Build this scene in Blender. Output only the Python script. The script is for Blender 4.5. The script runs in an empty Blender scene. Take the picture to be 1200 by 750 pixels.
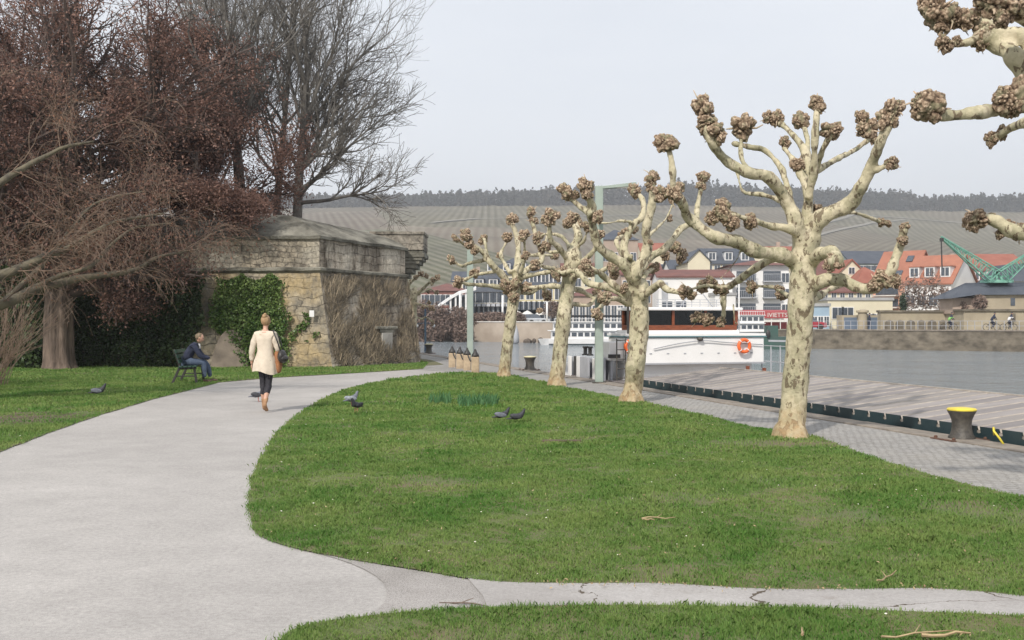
import bpy, bmesh, math, random
import numpy as np
from mathutils import Vector, Matrix, noise as mnoise
random.seed(7); RNG = np.random.default_rng(7)
scn = bpy.context.scene
COL = scn.collection
PI = math.pi
CAMZ = 1.64; F = 1250.0; HY = 375.0; HX = 600.0

def P(px, py, Y):                      # a point at distance Y seen at photo pixel px,py
    return Vector(((px-HX)/F*Y, Y, CAMZ-(py-HY)/F*Y))
def G(px, py, z=0.0):                  # a point on the horizontal plane z
    Y = (CAMZ-z)*F/(py-HY)
    return Vector(((px-HX)/F*Y, Y, z))

# ------------------------------------------------------------------ helpers
def link(o): COL.objects.link(o); return o
def tag(o, label=None, cat=None, group=None, kind=None):
    if label: o['label'] = label
    if cat: o['category'] = cat
    if group: o['group'] = group
    if kind: o['kind'] = kind
    return o
def empty(name, loc=(0,0,0), label=None, cat=None, group=None, rz=0, kind=None):
    o = bpy.data.objects.new(name, None); o.location = loc; o.rotation_euler.z = rz
    o.empty_display_size = .2
    link(o); return tag(o, label, cat, group, kind)
def wloc(o):
    v = Vector((0,0,0))
    while o: v += o.location; o = o.parent
    return v
def copy_tree(o, parent=None):
    c = o.copy(); link(c); c.parent = parent
    for ch in [x for x in o.children]: copy_tree(ch, c)
    return c
def kids(o):
    return list(o.children)
def mkobj(name, me, m, parent=None, loc=None):
    o = bpy.data.objects.new(name, me)
    if m is not None and not me.materials: 
        for mm in (m if isinstance(m, (list, tuple)) else [m]): me.materials.append(mm)
    if parent: o.parent = parent
    if loc is not None: o.location = loc
    return link(o)

class MB:
    def __init__(s): s.v = []; s.f = []; s.mi = []
    def add(s, vs, fs, mi=0):
        n = len(s.v); s.v += [tuple(v) for v in vs]
        for f in fs: s.f.append(tuple(i+n for i in f)); s.mi.append(mi)
    def box(s, c, d, rz=0, mi=0, M=None):
        x, y, z = d[0]/2, d[1]/2, d[2]/2
        vs = [Vector(p) for p in ((-x,-y,-z),(x,-y,-z),(x,y,-z),(-x,y,-z),(-x,-y,z),(x,-y,z),(x,y,z),(-x,y,z))]
        R = M if M is not None else Matrix.Rotation(rz, 3, 'Z')
        vs = [R@v + Vector(c) for v in vs]
        s.add(vs, [(0,3,2,1),(4,5,6,7),(0,1,5,4),(1,2,6,5),(2,3,7,6),(3,0,4,7)], mi)
    def b2(s, a, b, mi=0):             # box from min corner to max corner
        s.box([(a[i]+b[i])/2 for i in range(3)], [abs(b[i]-a[i]) for i in range(3)], mi=mi)
    def bar(s, a, b, w, h=None, mi=0):
        a = Vector(a); b = Vector(b); d = b-a; L = d.length
        if L < 1e-6: return
        q = d.to_track_quat('X', 'Z').to_matrix()
        s.box((a+b)/2, (L, w, h or w), M=q, mi=mi)
    def prism(s, poly, z0, z1, mi=0):
        n = len(poly)
        def zz(z, i): return z[i] if isinstance(z, (list, tuple)) else z
        vs = [(p[0], p[1], zz(z0,i)) for i, p in enumerate(poly)] + [(p[0], p[1], zz(z1,i)) for i, p in enumerate(poly)]
        s.add(vs, [tuple(reversed(range(n))), tuple(range(n, 2*n))] + [(i,(i+1)%n,(i+1)%n+n,i+n) for i in range(n)], mi)
    def tube(s, pts, rad, n=8, cap=True, mi=0):
        pts = [Vector(p) for p in pts]; m = len(pts)
        if not isinstance(rad, (list, tuple)): rad = [rad]*m
        up = Vector((0.13, 0.2, 1)).normalized(); rings = []; prev = None
        for i, p in enumerate(pts):
            t = (pts[min(i+1,m-1)]-pts[max(i-1,0)])
            if t.length < 1e-9: t = Vector((0,0,1))
            t.normalize()
            if prev is None:
                a = t.cross(up)
                if a.length < .05: a = t.cross(Vector((1,0,0)))
            else: a = prev - t*prev.dot(t)
            a.normalize(); prev = a; b = t.cross(a)
            rings.append([p + (a*math.cos(2*PI*k/n)+b*math.sin(2*PI*k/n))*rad[i] for k in range(n)])
        vs = [v for r in rings for v in r]; fs = []
        for i in range(m-1):
            for k in range(n):
                fs.append((i*n+k, i*n+(k+1)%n, (i+1)*n+(k+1)%n, (i+1)*n+k))
        if cap: fs.append(tuple(reversed(range(n)))); fs.append(tuple(range((m-1)*n, m*n)))
        s.add(vs, fs, mi)
    def lathe(s, prof, n=20, c=(0,0,0), mi=0):
        vs = []; fs = []; m = len(prof)
        for r, z in prof:
            for k in range(n): vs.append((c[0]+r*math.cos(2*PI*k/n), c[1]+r*math.sin(2*PI*k/n), c[2]+z))
        for i in range(m-1):
            for k in range(n): fs.append((i*n+k, i*n+(k+1)%n, (i+1)*n+(k+1)%n, (i+1)*n+k))
        fs.append(tuple(reversed(range(n)))); fs.append(tuple(range((m-1)*n, m*n)))
        s.add(vs, fs, mi)
    def ball(s, c, r, n=8, m=6, mi=0, M=None):
        if not isinstance(r, (tuple, list)): r = (r, r, r)
        vs = []; fs = []
        for i in range(1, m):
            a = PI*i/m
            for k in range(n):
                v = Vector((r[0]*math.sin(a)*math.cos(2*PI*k/n), r[1]*math.sin(a)*math.sin(2*PI*k/n), r[2]*math.cos(a)))
                vs.append((M@v if M else v)+Vector(c))
        t = len(vs); tv = Vector((0,0,r[2])); vs.append((M@tv if M else tv)+Vector(c)); vs.append((M@-tv if M else -tv)+Vector(c))
        for i in range(m-2):
            for k in range(n): fs.append((i*n+k, (i+1)*n+k, (i+1)*n+(k+1)%n, i*n+(k+1)%n))
        for k in range(n): fs.append((t, k, (k+1)%n)); fs.append((t+1, (m-2)*n+(k+1)%n, (m-2)*n+k))
        s.add(vs, fs, mi)
    def mesh(s, name, off=Vector((0,0,0)), smooth=False):
        me = bpy.data.meshes.new(name)
        me.from_pydata([(v[0]-off[0], v[1]-off[1], v[2]-off[2]) for v in s.v], [], s.f)
        if any(s.mi): me.polygons.foreach_set('material_index', s.mi)
        if smooth: me.polygons.foreach_set('use_smooth', [True]*len(me.polygons))
        me.update(); return me
    def build(s, name, m, parent=None, loc=None, smooth=False, bevel=0, sharp=None):
        off = wloc(parent) if parent else Vector(loc or (0,0,0))
        me = s.mesh(name, off, smooth)
        o = mkobj(name, me, m, parent, loc if not parent else None)
        if bevel:
            b = o.modifiers.new('b', 'BEVEL'); b.width = bevel; b.segments = 2; b.limit_method = 'ANGLE'
        if sharp:
            me.set_sharp_from_angle(angle=sharp)
        return o

def np_mesh(name, V, faces_n, m, parent=None, loc=None, smooth=False, attr=None):
    """V: (N*faces_n,3) array, consecutive groups of faces_n verts are one face"""
    off = wloc(parent) if parent else Vector(loc or (0,0,0))
    V = np.asarray(V, dtype=np.float32) - np.array(off, dtype=np.float32)
    n = len(V); nf = n//faces_n
    me = bpy.data.meshes.new(name)
    me.vertices.add(n); me.vertices.foreach_set('co', V.ravel())
    me.loops.add(n); me.loops.foreach_set('vertex_index', np.arange(n, dtype=np.int32))
    me.polygons.add(nf); me.polygons.foreach_set('loop_start', np.arange(0, n, faces_n, dtype=np.int32))
    me.polygons.foreach_set('loop_total', np.full(nf, faces_n, dtype=np.int32))
    me.update(calc_edges=True)
    if attr is not None:
        a = me.attributes.new('rnd', 'FLOAT', 'POINT'); a.data.foreach_set('value', np.repeat(attr, faces_n).astype(np.float32))
    return mkobj(name, me, m, parent, loc if not parent else None)

def leaf_quads(C, size, asp=.6, rng=RNG, upbias=0.0):
    """one diamond shaped leaf per centre, random attitude"""
    n = len(C); size = np.broadcast_to(np.asarray(size), (n,)).reshape(n,1)
    a = rng.normal(size=(n,3)); a[:,2] += upbias; a /= np.linalg.norm(a,axis=1,keepdims=True)
    b = rng.normal(size=(n,3)); b -= (a*b).sum(1,keepdims=True)*a; b /= np.linalg.norm(b,axis=1,keepdims=True)
    c = np.cross(a,b)
    V = np.stack([C-b*size, C-c*size*asp+a*size*.12, C+b*size, C+c*size*asp+a*size*.12], axis=1)
    return V.reshape(-1,3)

# ------------------------------------------------------------------ materials
MATS = {}
def mat(name, c, c2=None, scale=5, rough=.8, bump=0, bscale=None, metal=0, detail=6, spec=.5, lo=.35, hi=.65, rnd=False, bdist=.02, stretch=None, trans=0):
    m = bpy.data.materials.new(name); m.use_nodes = True
    nt = m.node_tree; N = nt.nodes; L = nt.links; bs = N['Principled BSDF']
    bs.inputs['Roughness'].default_value = rough; bs.inputs['Metallic'].default_value = metal
    bs.inputs['Specular IOR Level'].default_value = spec
    tc = N.new('ShaderNodeTexCoord'); vec = tc.outputs['Object']
    if stretch:
        mp = N.new('ShaderNodeMapping'); mp.inputs['Scale'].default_value = stretch; L.new(vec, mp.inputs['Vector']); vec = mp.outputs['Vector']
    c2 = c2 or tuple(min(1, x*.8) for x in c)
    no = N.new('ShaderNodeTexNoise'); no.inputs['Scale'].default_value = scale; no.inputs['Detail'].default_value = detail; no.inputs['Roughness'].default_value = .6
    L.new(vec, no.inputs['Vector'])
    cr = N.new('ShaderNodeValToRGB'); cr.color_ramp.elements[0].position = lo; cr.color_ramp.elements[1].position = hi
    cr.color_ramp.elements[0].color = (*c, 1); cr.color_ramp.elements[1].color = (*c2, 1)
    fac = no.outputs['Fac']
    if rnd:
        at = N.new('ShaderNodeAttribute'); at.attribute_name = 'rnd'
        mx = N.new('ShaderNodeMath'); mx.operation = 'MULTIPLY_ADD'; mx.inputs[1].default_value = .36; L.new(at.outputs['Fac'], mx.inputs[0])
        sb = N.new('ShaderNodeMath'); sb.operation = 'SUBTRACT'; sb.inputs[1].default_value = .18; L.new(fac, sb.inputs[0]); L.new(sb.outputs[0], mx.inputs[2]); fac = mx.outputs[0]
    L.new(fac, cr.inputs['Fac']); L.new(cr.outputs['Color'], bs.inputs['Base Color'])
    if bump:
        n2 = N.new('ShaderNodeTexNoise'); n2.inputs['Scale'].default_value = bscale or scale*4; n2.inputs['Detail'].default_value = 5; L.new(vec, n2.inputs['Vector'])
        bp = N.new('ShaderNodeBump'); bp.inputs['Strength'].default_value = bump; bp.inputs['Distance'].default_value = bdist
        L.new(n2.outputs['Fac'], bp.inputs['Height']); L.new(bp.outputs['Normal'], bs.inputs['Normal'])
    MATS[name] = m; return m

class NG:      # tiny node graph helper
    def __init__(s, name):
        s.m = bpy.data.materials.new(name); s.m.use_nodes = True; s.N = s.m.node_tree.nodes; s.L = s.m.node_tree.links
        s.bs = s.N['Principled BSDF']; s.tc = s.N.new('ShaderNodeTexCoord')
    def n(s, t, **kw):
        x = s.N.new('ShaderNode'+t)
        for k, v in kw.items():
            if hasattr(x, k) and k not in ('Scale',): setattr(x, k, v)
            else: x.inputs[k].default_value = v
        return x
    def l(s, a, b): s.L.new(a, b)
    def noise(s, vec, scale, detail=5, rough=.6, dist=0):
        x = s.N.new('ShaderNodeTexNoise'); x.inputs['Scale'].default_value = scale; x.inputs['Detail'].default_value = detail
        x.inputs['Roughness'].default_value = rough; x.inputs['Distortion'].default_value = dist
        if vec is not None: s.l(vec, x.inputs['Vector'])
        return x.outputs['Fac']
    def ramp(s, fac, stops):
        x = s.N.new('ShaderNodeValToRGB'); cr = x.color_ramp
        while len(cr.elements) < len(stops): cr.elements.new(.5)
        for e, (p, c) in zip(cr.elements, stops):
            e.position = p; e.color = (*c, 1) if isinstance(c, tuple) else (c, c, c, 1)
        s.l(fac, x.inputs['Fac']); return x.outputs['Color']
    def mix(s, fac, a, b, mode='MIX'):
        x = s.N.new('ShaderNodeMix'); x.data_type = 'RGBA'; x.blend_type = mode
        for sock, v in ((x.inputs[0], fac), (x.inputs[6], a), (x.inputs[7], b)):
            if isinstance(v, (int, float)): sock.default_value = v
            elif isinstance(v, tuple): sock.default_value = (*v, 1)
            else: s.l(v, sock)
        return x.outputs[2]
    def math(s, op, a, b=None, c=None):
        x = s.N.new('ShaderNodeMath'); x.operation = op
        for i, v in enumerate((a, b, c)):
            if v is None: continue
            if isinstance(v, (int, float)): x.inputs[i].default_value = v
            else: s.l(v, x.inputs[i])
        return x.outputs[0]
    def mapping(s, vec, scale=(1,1,1), rot=(0,0,0), loc=(0,0,0)):
        x = s.N.new('ShaderNodeMapping'); x.inputs['Scale'].default_value = scale; x.inputs['Rotation'].default_value = rot; x.inputs['Location'].default_value = loc
        s.l(vec, x.inputs['Vector']); return x.outputs['Vector']
    def bump(s, h, strength=.5, dist=.02, normal=None):
        x = s.N.new('ShaderNodeBump'); x.inputs['Strength'].default_value = strength; x.inputs['Distance'].default_value = dist
        s.l(h, x.inputs['Height'])
        if normal is not None: s.l(normal, x.inputs['Normal'])
        return x.outputs['Normal']
    def vor(s, vec, scale, feature='F1', out='Distance', rnd=1):
        x = s.N.new('ShaderNodeTexVoronoi'); x.feature = feature; x.inputs['Scale'].default_value = scale; x.inputs['Randomness'].default_value = rnd
        s.l(vec, x.inputs['Vector']); return x.outputs[out]
    def fin(s, col, rough=.8, normal=None, spec=.5):
        if isinstance(col, tuple): s.bs.inputs['Base Color'].default_value = (*col, 1)
        else: s.l(col, s.bs.inputs['Base Color'])
        s.bs.inputs['Roughness'].default_value = rough; s.bs.inputs['Specular IOR Level'].default_value = spec
        if normal is not None: s.l(normal, s.bs.inputs['Normal'])
        return s.m

def mat_bark_plane():
    g = NG('plane_bark'); o = g.tc.outputs['Object']
    st = g.mapping(o, (1,1,.55))
    base = g.ramp(g.noise(st, 3.2, 4), [(.28,(.25,.235,.15)),(.42,(.38,.35,.23)),(.55,(.49,.44,.30)),(.75,(.57,.51,.37))])
    v = g.vor(g.mapping(o, (1,1,.5)), 17, 'F1', 'Color')
    sep = g.N.new('ShaderNodeSeparateColor'); g.l(v, sep.inputs[0])
    dn = g.noise(st, 12, 6, .7)
    fl = g.math('GREATER_THAN', g.math('ADD', g.math('MULTIPLY', sep.outputs[0], .34), dn), .785)
    c = g.mix(g.math('MULTIPLY', fl, .85), base, (.13,.095,.06))
    gr = g.math('GREATER_THAN', g.noise(st, 5, 6, .7), .63)
    c = g.mix(g.math('MULTIPLY', gr, .7), c, (.17,.175,.11))
    c = g.mix(.5, c, g.ramp(g.noise(o, 13, 6, .75), [(.3,.28),(.7,.72)]), 'OVERLAY')
    pl2 = g.math('GREATER_THAN', g.noise(g.mapping(o, (1,1,.45), loc=(4,2,9)), 6.5, 7, .65), .56)
    c = g.mix(g.math('MULTIPLY', pl2, .5), c, (.62,.55,.40))
    # orange brown foot of the trunk (object origin is the tree's foot)
    sx = g.N.new('ShaderNodeSeparateXYZ'); g.l(o, sx.inputs[0])
    ft = g.math('MULTIPLY', g.math('SUBTRACT', g.math('ADD', .35, g.math('MULTIPLY', g.noise(o, 6), .5)), sx.outputs[2]), 2.2)
    ftc = g.N.new('ShaderNodeClamp'); g.l(ft, ftc.inputs[0])
    c = g.mix(g.math('MULTIPLY', ftc.outputs[0], g.ramp(g.noise(o, 9, 5), [(.3,.25),(.65,.85)])), c, (.36,.24,.12))
    nm = g.bump(g.math('ADD', g.noise(o, 22, 5), g.math('MULTIPLY', fl, -.6)), .8, .018)
    return g.fin(c, .75, nm, .3)
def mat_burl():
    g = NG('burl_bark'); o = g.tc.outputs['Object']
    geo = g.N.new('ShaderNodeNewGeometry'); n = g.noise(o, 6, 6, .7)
    f = g.math('ADD', g.math('MULTIPLY_ADD', geo.outputs['Pointiness'], 3.2, -1.6), g.math('MULTIPLY', n, 1.0))  # crevice shade and knob highlights put into the colour by pointiness
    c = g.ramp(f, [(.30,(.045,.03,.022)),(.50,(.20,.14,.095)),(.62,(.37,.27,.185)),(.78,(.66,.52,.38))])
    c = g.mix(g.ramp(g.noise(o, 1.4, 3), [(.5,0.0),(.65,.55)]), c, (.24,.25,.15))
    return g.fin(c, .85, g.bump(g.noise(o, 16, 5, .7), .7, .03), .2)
def mat_wall(name, cols, bw, bh, ax, stain=None, dark=None, mort=.3, cscale=.6, stre=(1,1,1), bdist=.05):
    """masonry; ax = unit direction along the wall"""
    g = NG(name); o = g.tc.outputs['Object']
    sx = g.N.new('ShaderNodeSeparateXYZ'); g.l(o, sx.inputs[0])
    u = g.math('ADD', g.math('MULTIPLY', sx.outputs[0], ax[0]), g.math('MULTIPLY', sx.outputs[1], ax[1]))
    cb = g.N.new('ShaderNodeCombineXYZ'); g.l(u, cb.inputs[0]); g.l(sx.outputs[2], cb.inputs[1])
    ds = g.N.new('ShaderNodeTexNoise'); ds.inputs['Scale'].default_value = 1.6; ds.inputs['Detail'].default_value = 4; g.l(cb.outputs[0], ds.inputs['Vector'])
    mxv = g.N.new('ShaderNodeVectorMath'); mxv.operation = 'MULTIPLY_ADD'; g.l(ds.outputs['Color'], mxv.inputs[0]); mxv.inputs[1].default_value = (.65,.38,0); g.l(cb.outputs[0], mxv.inputs[2])
    br = g.N.new('ShaderNodeTexBrick'); g.l(mxv.outputs[0], br.inputs['Vector'])
    br.inputs['Scale'].default_value = 1; br.inputs['Brick Width'].default_value = bw; br.inputs['Row Height'].default_value = bh
    br.inputs['Mortar Size'].default_value = .018; br.inputs['Mortar Smooth'].default_value = .6; br.inputs['Bias'].default_value = 0
    br.offset_frequency = 2; br.squash = .75; br.squash_frequency = 3
    br.inputs['Color1'].default_value = (*cols[0],1); br.inputs['Color2'].default_value = (*cols[1],1); br.inputs['Mortar'].default_value = (*cols[2],1)
    c = br.outputs['Color']
    big = g.noise(g.mapping(o, stre), cscale, 6, .65)
    if stain: c = g.mix(g.ramp(big, [(.42, 0.0), (.62, 1.0)]), c, stain)
    if dark: c = g.mix(g.ramp(g.noise(g.mapping(o, stre, loc=(7,3,1)), cscale*1.7, 7, .7), [(.45, 0.0), (.66, 1.0)]), c, dark)
    fine = g.noise(o, 9, 6, .7)
    c = g.mix(.55, c, g.ramp(fine, [(.25,.15),(.75,.95)]), 'OVERLAY')
    h = g.math('ADD', g.math('MULTIPLY', br.outputs['Fac'], -.7), g.math('MULTIPLY', fine, .8))
    return g.fin(c, .9, g.bump(h, .9, bdist), .2)
def mat_path():
    g = NG('path_asphalt'); o = g.tc.outputs['Object']
    c = g.ramp(g.noise(o, .35, 5, .6), [(.3,(.34,.322,.305)),(.7,(.43,.408,.387))])
    st = g.ramp(g.noise(o, 2.2, 9, .85), [(.35,.40),(.65,.58)])
    c = g.mix(.55, c, st, 'OVERLAY')
    c = g.mix(.5, c, g.ramp(g.noise(o, 28, 5, .85), [(.32,.28),(.68,.72)]), 'OVERLAY')
    c = g.mix(g.math('GREATER_THAN', g.noise(o, 19, 6, .8), .69), c, (.17,.14,.115))
    gr = g.noise(o, 140, 3, .8)
    c = g.mix(.45, c, g.ramp(gr, [(.3,.2),(.7,.8)]), 'OVERLAY')
    sp = g.vor(o, 14, 'F1', 'Distance'); sp = g.math('LESS_THAN', g.math('ADD', sp, g.math('MULTIPLY', g.noise(o, 3), .35)), .20)
    c = g.mix(g.math('MULTIPLY', sp, .55), c, (.16,.13,.10))
    return g.fin(c, .9, g.bump(gr, .35, .004), .25)
def mat_patch():
    g = NG('old_asphalt'); o = g.tc.outputs['Object']
    c = g.ramp(g.noise(o, 1.1, 7, .7), [(.3,(.215,.20,.185)),(.7,(.32,.30,.285))])
    gr = g.vor(o, 95, 'F1', 'Distance')
    c = g.mix(.6, c, g.ramp(gr, [(.1,.25),(.6,.75)]), 'OVERLAY')
    return g.fin(c, .9, g.bump(gr, .5, .006), .25)
def mat_slab():
    g = NG('cracked_concrete'); o = g.tc.outputs['Object']
    c = g.ramp(g.noise(o, .9, 7, .7), [(.3,(.30,.28,.265)),(.7,(.44,.42,.405))])
    wr = g.N.new('ShaderNodeTexNoise'); wr.inputs['Scale'].default_value = 2.2; wr.inputs['Detail'].default_value = 6; g.l(o, wr.inputs['Vector'])
    mv = g.N.new('ShaderNodeVectorMath'); mv.operation = 'MULTIPLY_ADD'; g.l(wr.outputs['Color'], mv.inputs[0]); mv.inputs[1].default_value = (.5,.5,0); g.l(o, mv.inputs[2])
    cr = g.vor(g.mapping(mv.outputs[0], (.55,1.1,0)), 1.0, 'DISTANCE_TO_EDGE', 'Distance')
    msk = g.math('LESS_THAN', cr, g.math('MULTIPLY', g.math('SUBTRACT', g.noise(o, 1.7), .40), .028))
    c = g.mix(msk, c, (.10,.08,.06))
    gr = g.noise(o, 60, 5, .8); c = g.mix(.4, c, g.ramp(gr, [(.3,.25),(.7,.75)]), 'OVERLAY')
    dirt = g.ramp(g.noise(o, 3, 8, .8), [(.55, 0.0), (.75, .6)])
    c = g.mix(dirt, c, (.17,.14,.10))
    return g.fin(c, .9, g.bump(g.math('SUBTRACT', gr, g.math('MULTIPLY', msk, 2.0)), .5, .008), .25)
def mat_cobble():
    g = NG('quay_setts'); o = g.tc.outputs['Object']
    r = g.mapping(o, (1,1,0), (0,0,-.276))
    wr = g.N.new('ShaderNodeTexNoise'); wr.inputs['Scale'].default_value = 2.5; wr.inputs['Detail'].default_value = 3; g.l(r, wr.inputs['Vector'])
    mv = g.N.new('ShaderNodeVectorMath'); mv.operation = 'MULTIPLY_ADD'; g.l(wr.outputs['Color'], mv.inputs[0]); mv.inputs[1].default_value = (.13,.13,0); g.l(r, mv.inputs[2])
    br = g.N.new('ShaderNodeTexBrick'); g.l(mv.outputs[0], br.inputs['Vector']); br.inputs['Scale'].default_value = 1
    br.inputs['Brick Width'].default_value = .12; br.inputs['Row Height'].default_value = .10; br.inputs['Mortar Size'].default_value = .008; br.inputs['Mortar Smooth'].default_value = .5
    br.inputs['Color1'].default_value = (.29,.28,.265,1); br.inputs['Color2'].default_value = (.36,.345,.325,1); br.inputs['Mortar'].default_value = (.21,.195,.175,1)
    c = g.mix(.45, br.outputs['Color'], g.ramp(g.noise(o, .7, 6, .7), [(.3,.35),(.7,.65)]), 'OVERLAY')
    c = g.mix(g.ramp(g.noise(o, .28, 6, .7), [(.5,0.0),(.75,.5)]), c, (.36,.33,.28))
    fine = g.noise(o, 45, 5, .7); c = g.mix(.4, c, g.ramp(fine, [(.25,.2),(.75,.8)]), 'OVERLAY')
    return g.fin(c, .8, g.bump(g.math('ADD', g.math('MULTIPLY', br.outputs['Fac'], -1.0), g.math('MULTIPLY', fine, .5)), .9, .02), .35)
def mat_water():
    g = NG('river_water'); o = g.tc.outputs['Object']
    n1 = g.noise(g.mapping(o, (1,2.2,1), (0,0,.5)), 1.1, 6, .65); n2 = g.noise(g.mapping(o, (1,1.8,1), (0,0,-.3)), 4.5, 4, .6)
    n3 = g.noise(g.mapping(o, (1,.75,1), (0,0,.35)), .22, 6, .7); h = g.math('ADD', g.math('ADD', n1, g.math('MULTIPLY', n2, .35)), g.math('MULTIPLY', n3, 6.5))
    c = g.ramp(g.noise(g.mapping(o, (.25,1,1), (0,0,.6)), .12, 5), [(.3,(.20,.235,.26)),(.7,(.27,.30,.315))])
    return g.fin(c, .08, g.bump(h, 1.0, .40), .5)
def mat_vine():
    g = NG('vineyard_rows'); o = g.tc.outputs['Object']
    cell = g.N.new('ShaderNodeTexVoronoi'); cell.inputs['Scale'].default_value = .0058; g.l(g.mapping(o, (1,.62,0)), cell.inputs['Vector'])
    sep = g.N.new('ShaderNodeSeparateColor'); g.l(cell.outputs['Color'], sep.inputs[0])
    sx = g.N.new('ShaderNodeSeparateXYZ'); g.l(o, sx.inputs[0])
    cp = g.N.new('ShaderNodeSeparateXYZ'); g.l(cell.outputs['Position'], cp.inputs[0])
    # every plot has straight rows of its own direction, running down the slope towards the town
    phi = g.math('ARCTAN2', cp.outputs[0], g.math('MULTIPLY_ADD', cp.outputs[1], 1/.62, 300.0))
    ang = g.math('ADD', phi, g.math('MULTIPLY_ADD', sep.outputs[0], .26, -.22))
    u = g.math('SUBTRACT', g.math('MULTIPLY', sx.outputs[0], g.math('COSINE', ang)), g.math('MULTIPLY', sx.outputs[1], g.math('SINE', ang)))
    rows = g.math('SINE', g.math('MULTIPLY', u, 2*PI/6.2))
    base = g.ramp(sep.outputs[1], [(.0,(.135,.10,.075)),(.25,(.095,.09,.05)),(.45,(.17,.135,.10)),(.65,(.08,.085,.042)),(.85,(.15,.115,.085)),(1,(.20,.165,.125))])
    c = g.mix(g.math('MULTIPLY', g.math('MULTIPLY_ADD', rows, .5, .5), g.math('MULTIPLY_ADD', g.noise(o, .035, 4), .9, .02)), base, (.27,.245,.19))
    c = g.mix(.7, c, g.ramp(g.noise(o, .02, 6, .7), [(.3,.3),(.7,.7)]), 'OVERLAY')
    c = g.mix(.4, c, g.ramp(g.noise(o, .5, 4, .7), [(.3,.3),(.7,.7)]), 'OVERLAY')
    return g.fin(c, 1, None, .1)
def mat_glass(name, c=(.03,.04,.05), rough=.08):
    m = mat(name, c, tuple(x*1.6 for x in c), 3, rough, spec=.8); return m
def mat_leafy(name, c, c2, tr=.25, scale=1.5, rough=.6):
    m = mat(name, c, c2, scale, rough, rnd=True, lo=.3, hi=.7, spec=.3)
    nt = m.node_tree; N = nt.nodes; L = nt.links; bs = N['Principled BSDF']; out = N['Material Output']
    t = N.new('ShaderNodeBsdfTranslucent'); mx = N.new('ShaderNodeMixShader'); mx.inputs[0].default_value = tr
    L.new(bs.inputs['Base Color'].links[0].from_socket, t.inputs['Color']); L.new(bs.outputs[0], mx.inputs[1]); L.new(t.outputs[0], mx.inputs[2]); L.new(mx.outputs[0], out.inputs['Surface'])
    return m

M_bark = mat_bark_plane(); M_burl = mat_burl()
M_path = mat_path(); M_patch = mat_patch(); M_slab = mat_slab(); M_cob = mat_cobble(); M_water = mat_water(); M_vine = mat_vine()
M_earth = mat('bare_earth', (.14,.10,.07), (.08,.055,.04), 2, .95, .6, 30)
M_soil = mat('lawn_soil', (.10,.13,.045), (.15,.12,.065), 1.3, .95, .5, 40)
M_grass = mat_leafy('grass_blades', (.095,.225,.038), (.265,.345,.105), .35, .9)
M_kerb = mat('kerb_stone', (.29,.25,.205), (.18,.155,.13), 4, .85, .6, 30)
M_treebark = mat('brown_bark', (.24,.18,.14), (.085,.062,.048), 7, .9, 1.0, 14, stretch=(1,1,.16), bdist=.06)
M_greybark = mat('grey_bark', (.20,.185,.16), (.12,.11,.10), 4, .9, .4, 20)
M_darkbark = mat('dark_brown_bark', (.12,.085,.07), (.06,.045,.04), 4, .9, .4, 20)
M_olivebark = mat('olive_bark', (.15,.13,.085), (.07,.06,.045), 5, .85, .5, 20)
M_redleaf = mat_leafy('dry_red_leaves', (.125,.068,.055), (.32,.19,.145), .3, .5)
M_brownleaf = mat_leafy('dry_brown_leaves', (.13,.06,.04), (.25,.13,.08), .25, .5)
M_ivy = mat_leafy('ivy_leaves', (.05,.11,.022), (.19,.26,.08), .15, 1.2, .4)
M_ivy_shaded = mat_leafy('shaded_ivy_leaves', (.022,.045,.016), (.06,.09,.03), .1, 1.2, .45)  # ivy leaf colour with the trees' shade painted in
M_forest = mat_leafy('far_tree_crowns', (.03,.035,.03), (.07,.062,.052), 0, .02)
M_twig = mat_leafy('tan_twigs', (.20,.14,.10), (.10,.07,.055), 0, 2)
M_creeper = mat_leafy('dry_creeper', (.34,.27,.18), (.08,.065,.045), 0, 1.6)
M_daff = mat_leafy('daffodil_leaves', (.085,.20,.08), (.15,.28,.12), .2, 2)
M_iron = mat('black_iron', (.025,.025,.027), (.045,.04,.035), 12, .5, .3, 60)
M_bolliron = mat('weathered_iron', (.09,.08,.065), (.045,.04,.035), 14, .5, .5, 50)
M_rust = mat('rusty_plate', (.16,.075,.045), (.07,.045,.035), 12, .85, .5, 50)
M_yel = mat('yellow_paint', (.75,.62,.06), (.60,.47,.05), 9, .5, .2, 40)
M_polegreen = mat('grey_green_paint', (.34,.40,.35), (.27,.33,.285), 2, .55, .15, 30)
M_white = mat('white_paint', (.80,.80,.80), (.70,.69,.67), 1.2, .4, .05, 10)
M_offwhite = mat('off_white_render', (.72,.70,.66), (.58,.56,.52), .6, .8, .1, 5)
M_greyp = mat('grey_panel_paint', (.42,.43,.46), (.34,.35,.37), 2, .5, .1, 20)
M_teal = mat('dark_teal_steel', (.014,.035,.042), (.025,.045,.05), 5, .5, .2, 40)
M_hatch = [mat('hatch_aluminium_%s' % n, c, c2, 2.5, .55, .25, 40, stretch=(.4,2.5,1)) for n, c, c2 in (('a',(.285,.25,.225),(.215,.19,.17)),('b',(.235,.205,.195),(.18,.16,.15)),('c',(.32,.285,.265),(.25,.22,.205)))]
M_groove = mat('pale_groove', (.47,.42,.36), (.30,.265,.23), 6, .6)
M_wood = mat('varnished_wood', (.26,.075,.03), (.16,.045,.02), 6, .35, .2, 30, stretch=(1,1,4))
M_glass = mat_glass('dark_glass'); M_fglass = mat_glass('window_glass', (.07,.08,.095), .15)
M_orange = mat('orange_ring', (.85,.16,.04), (.75,.13,.03), 5, .5)
M_skin = mat('skin', (.52,.31,.22), (.46,.26,.18), 9, .5)
M_stonepost = mat('sandstone', (.50,.39,.26), (.34,.26,.18), 5, .9, .6, 30)

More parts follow.
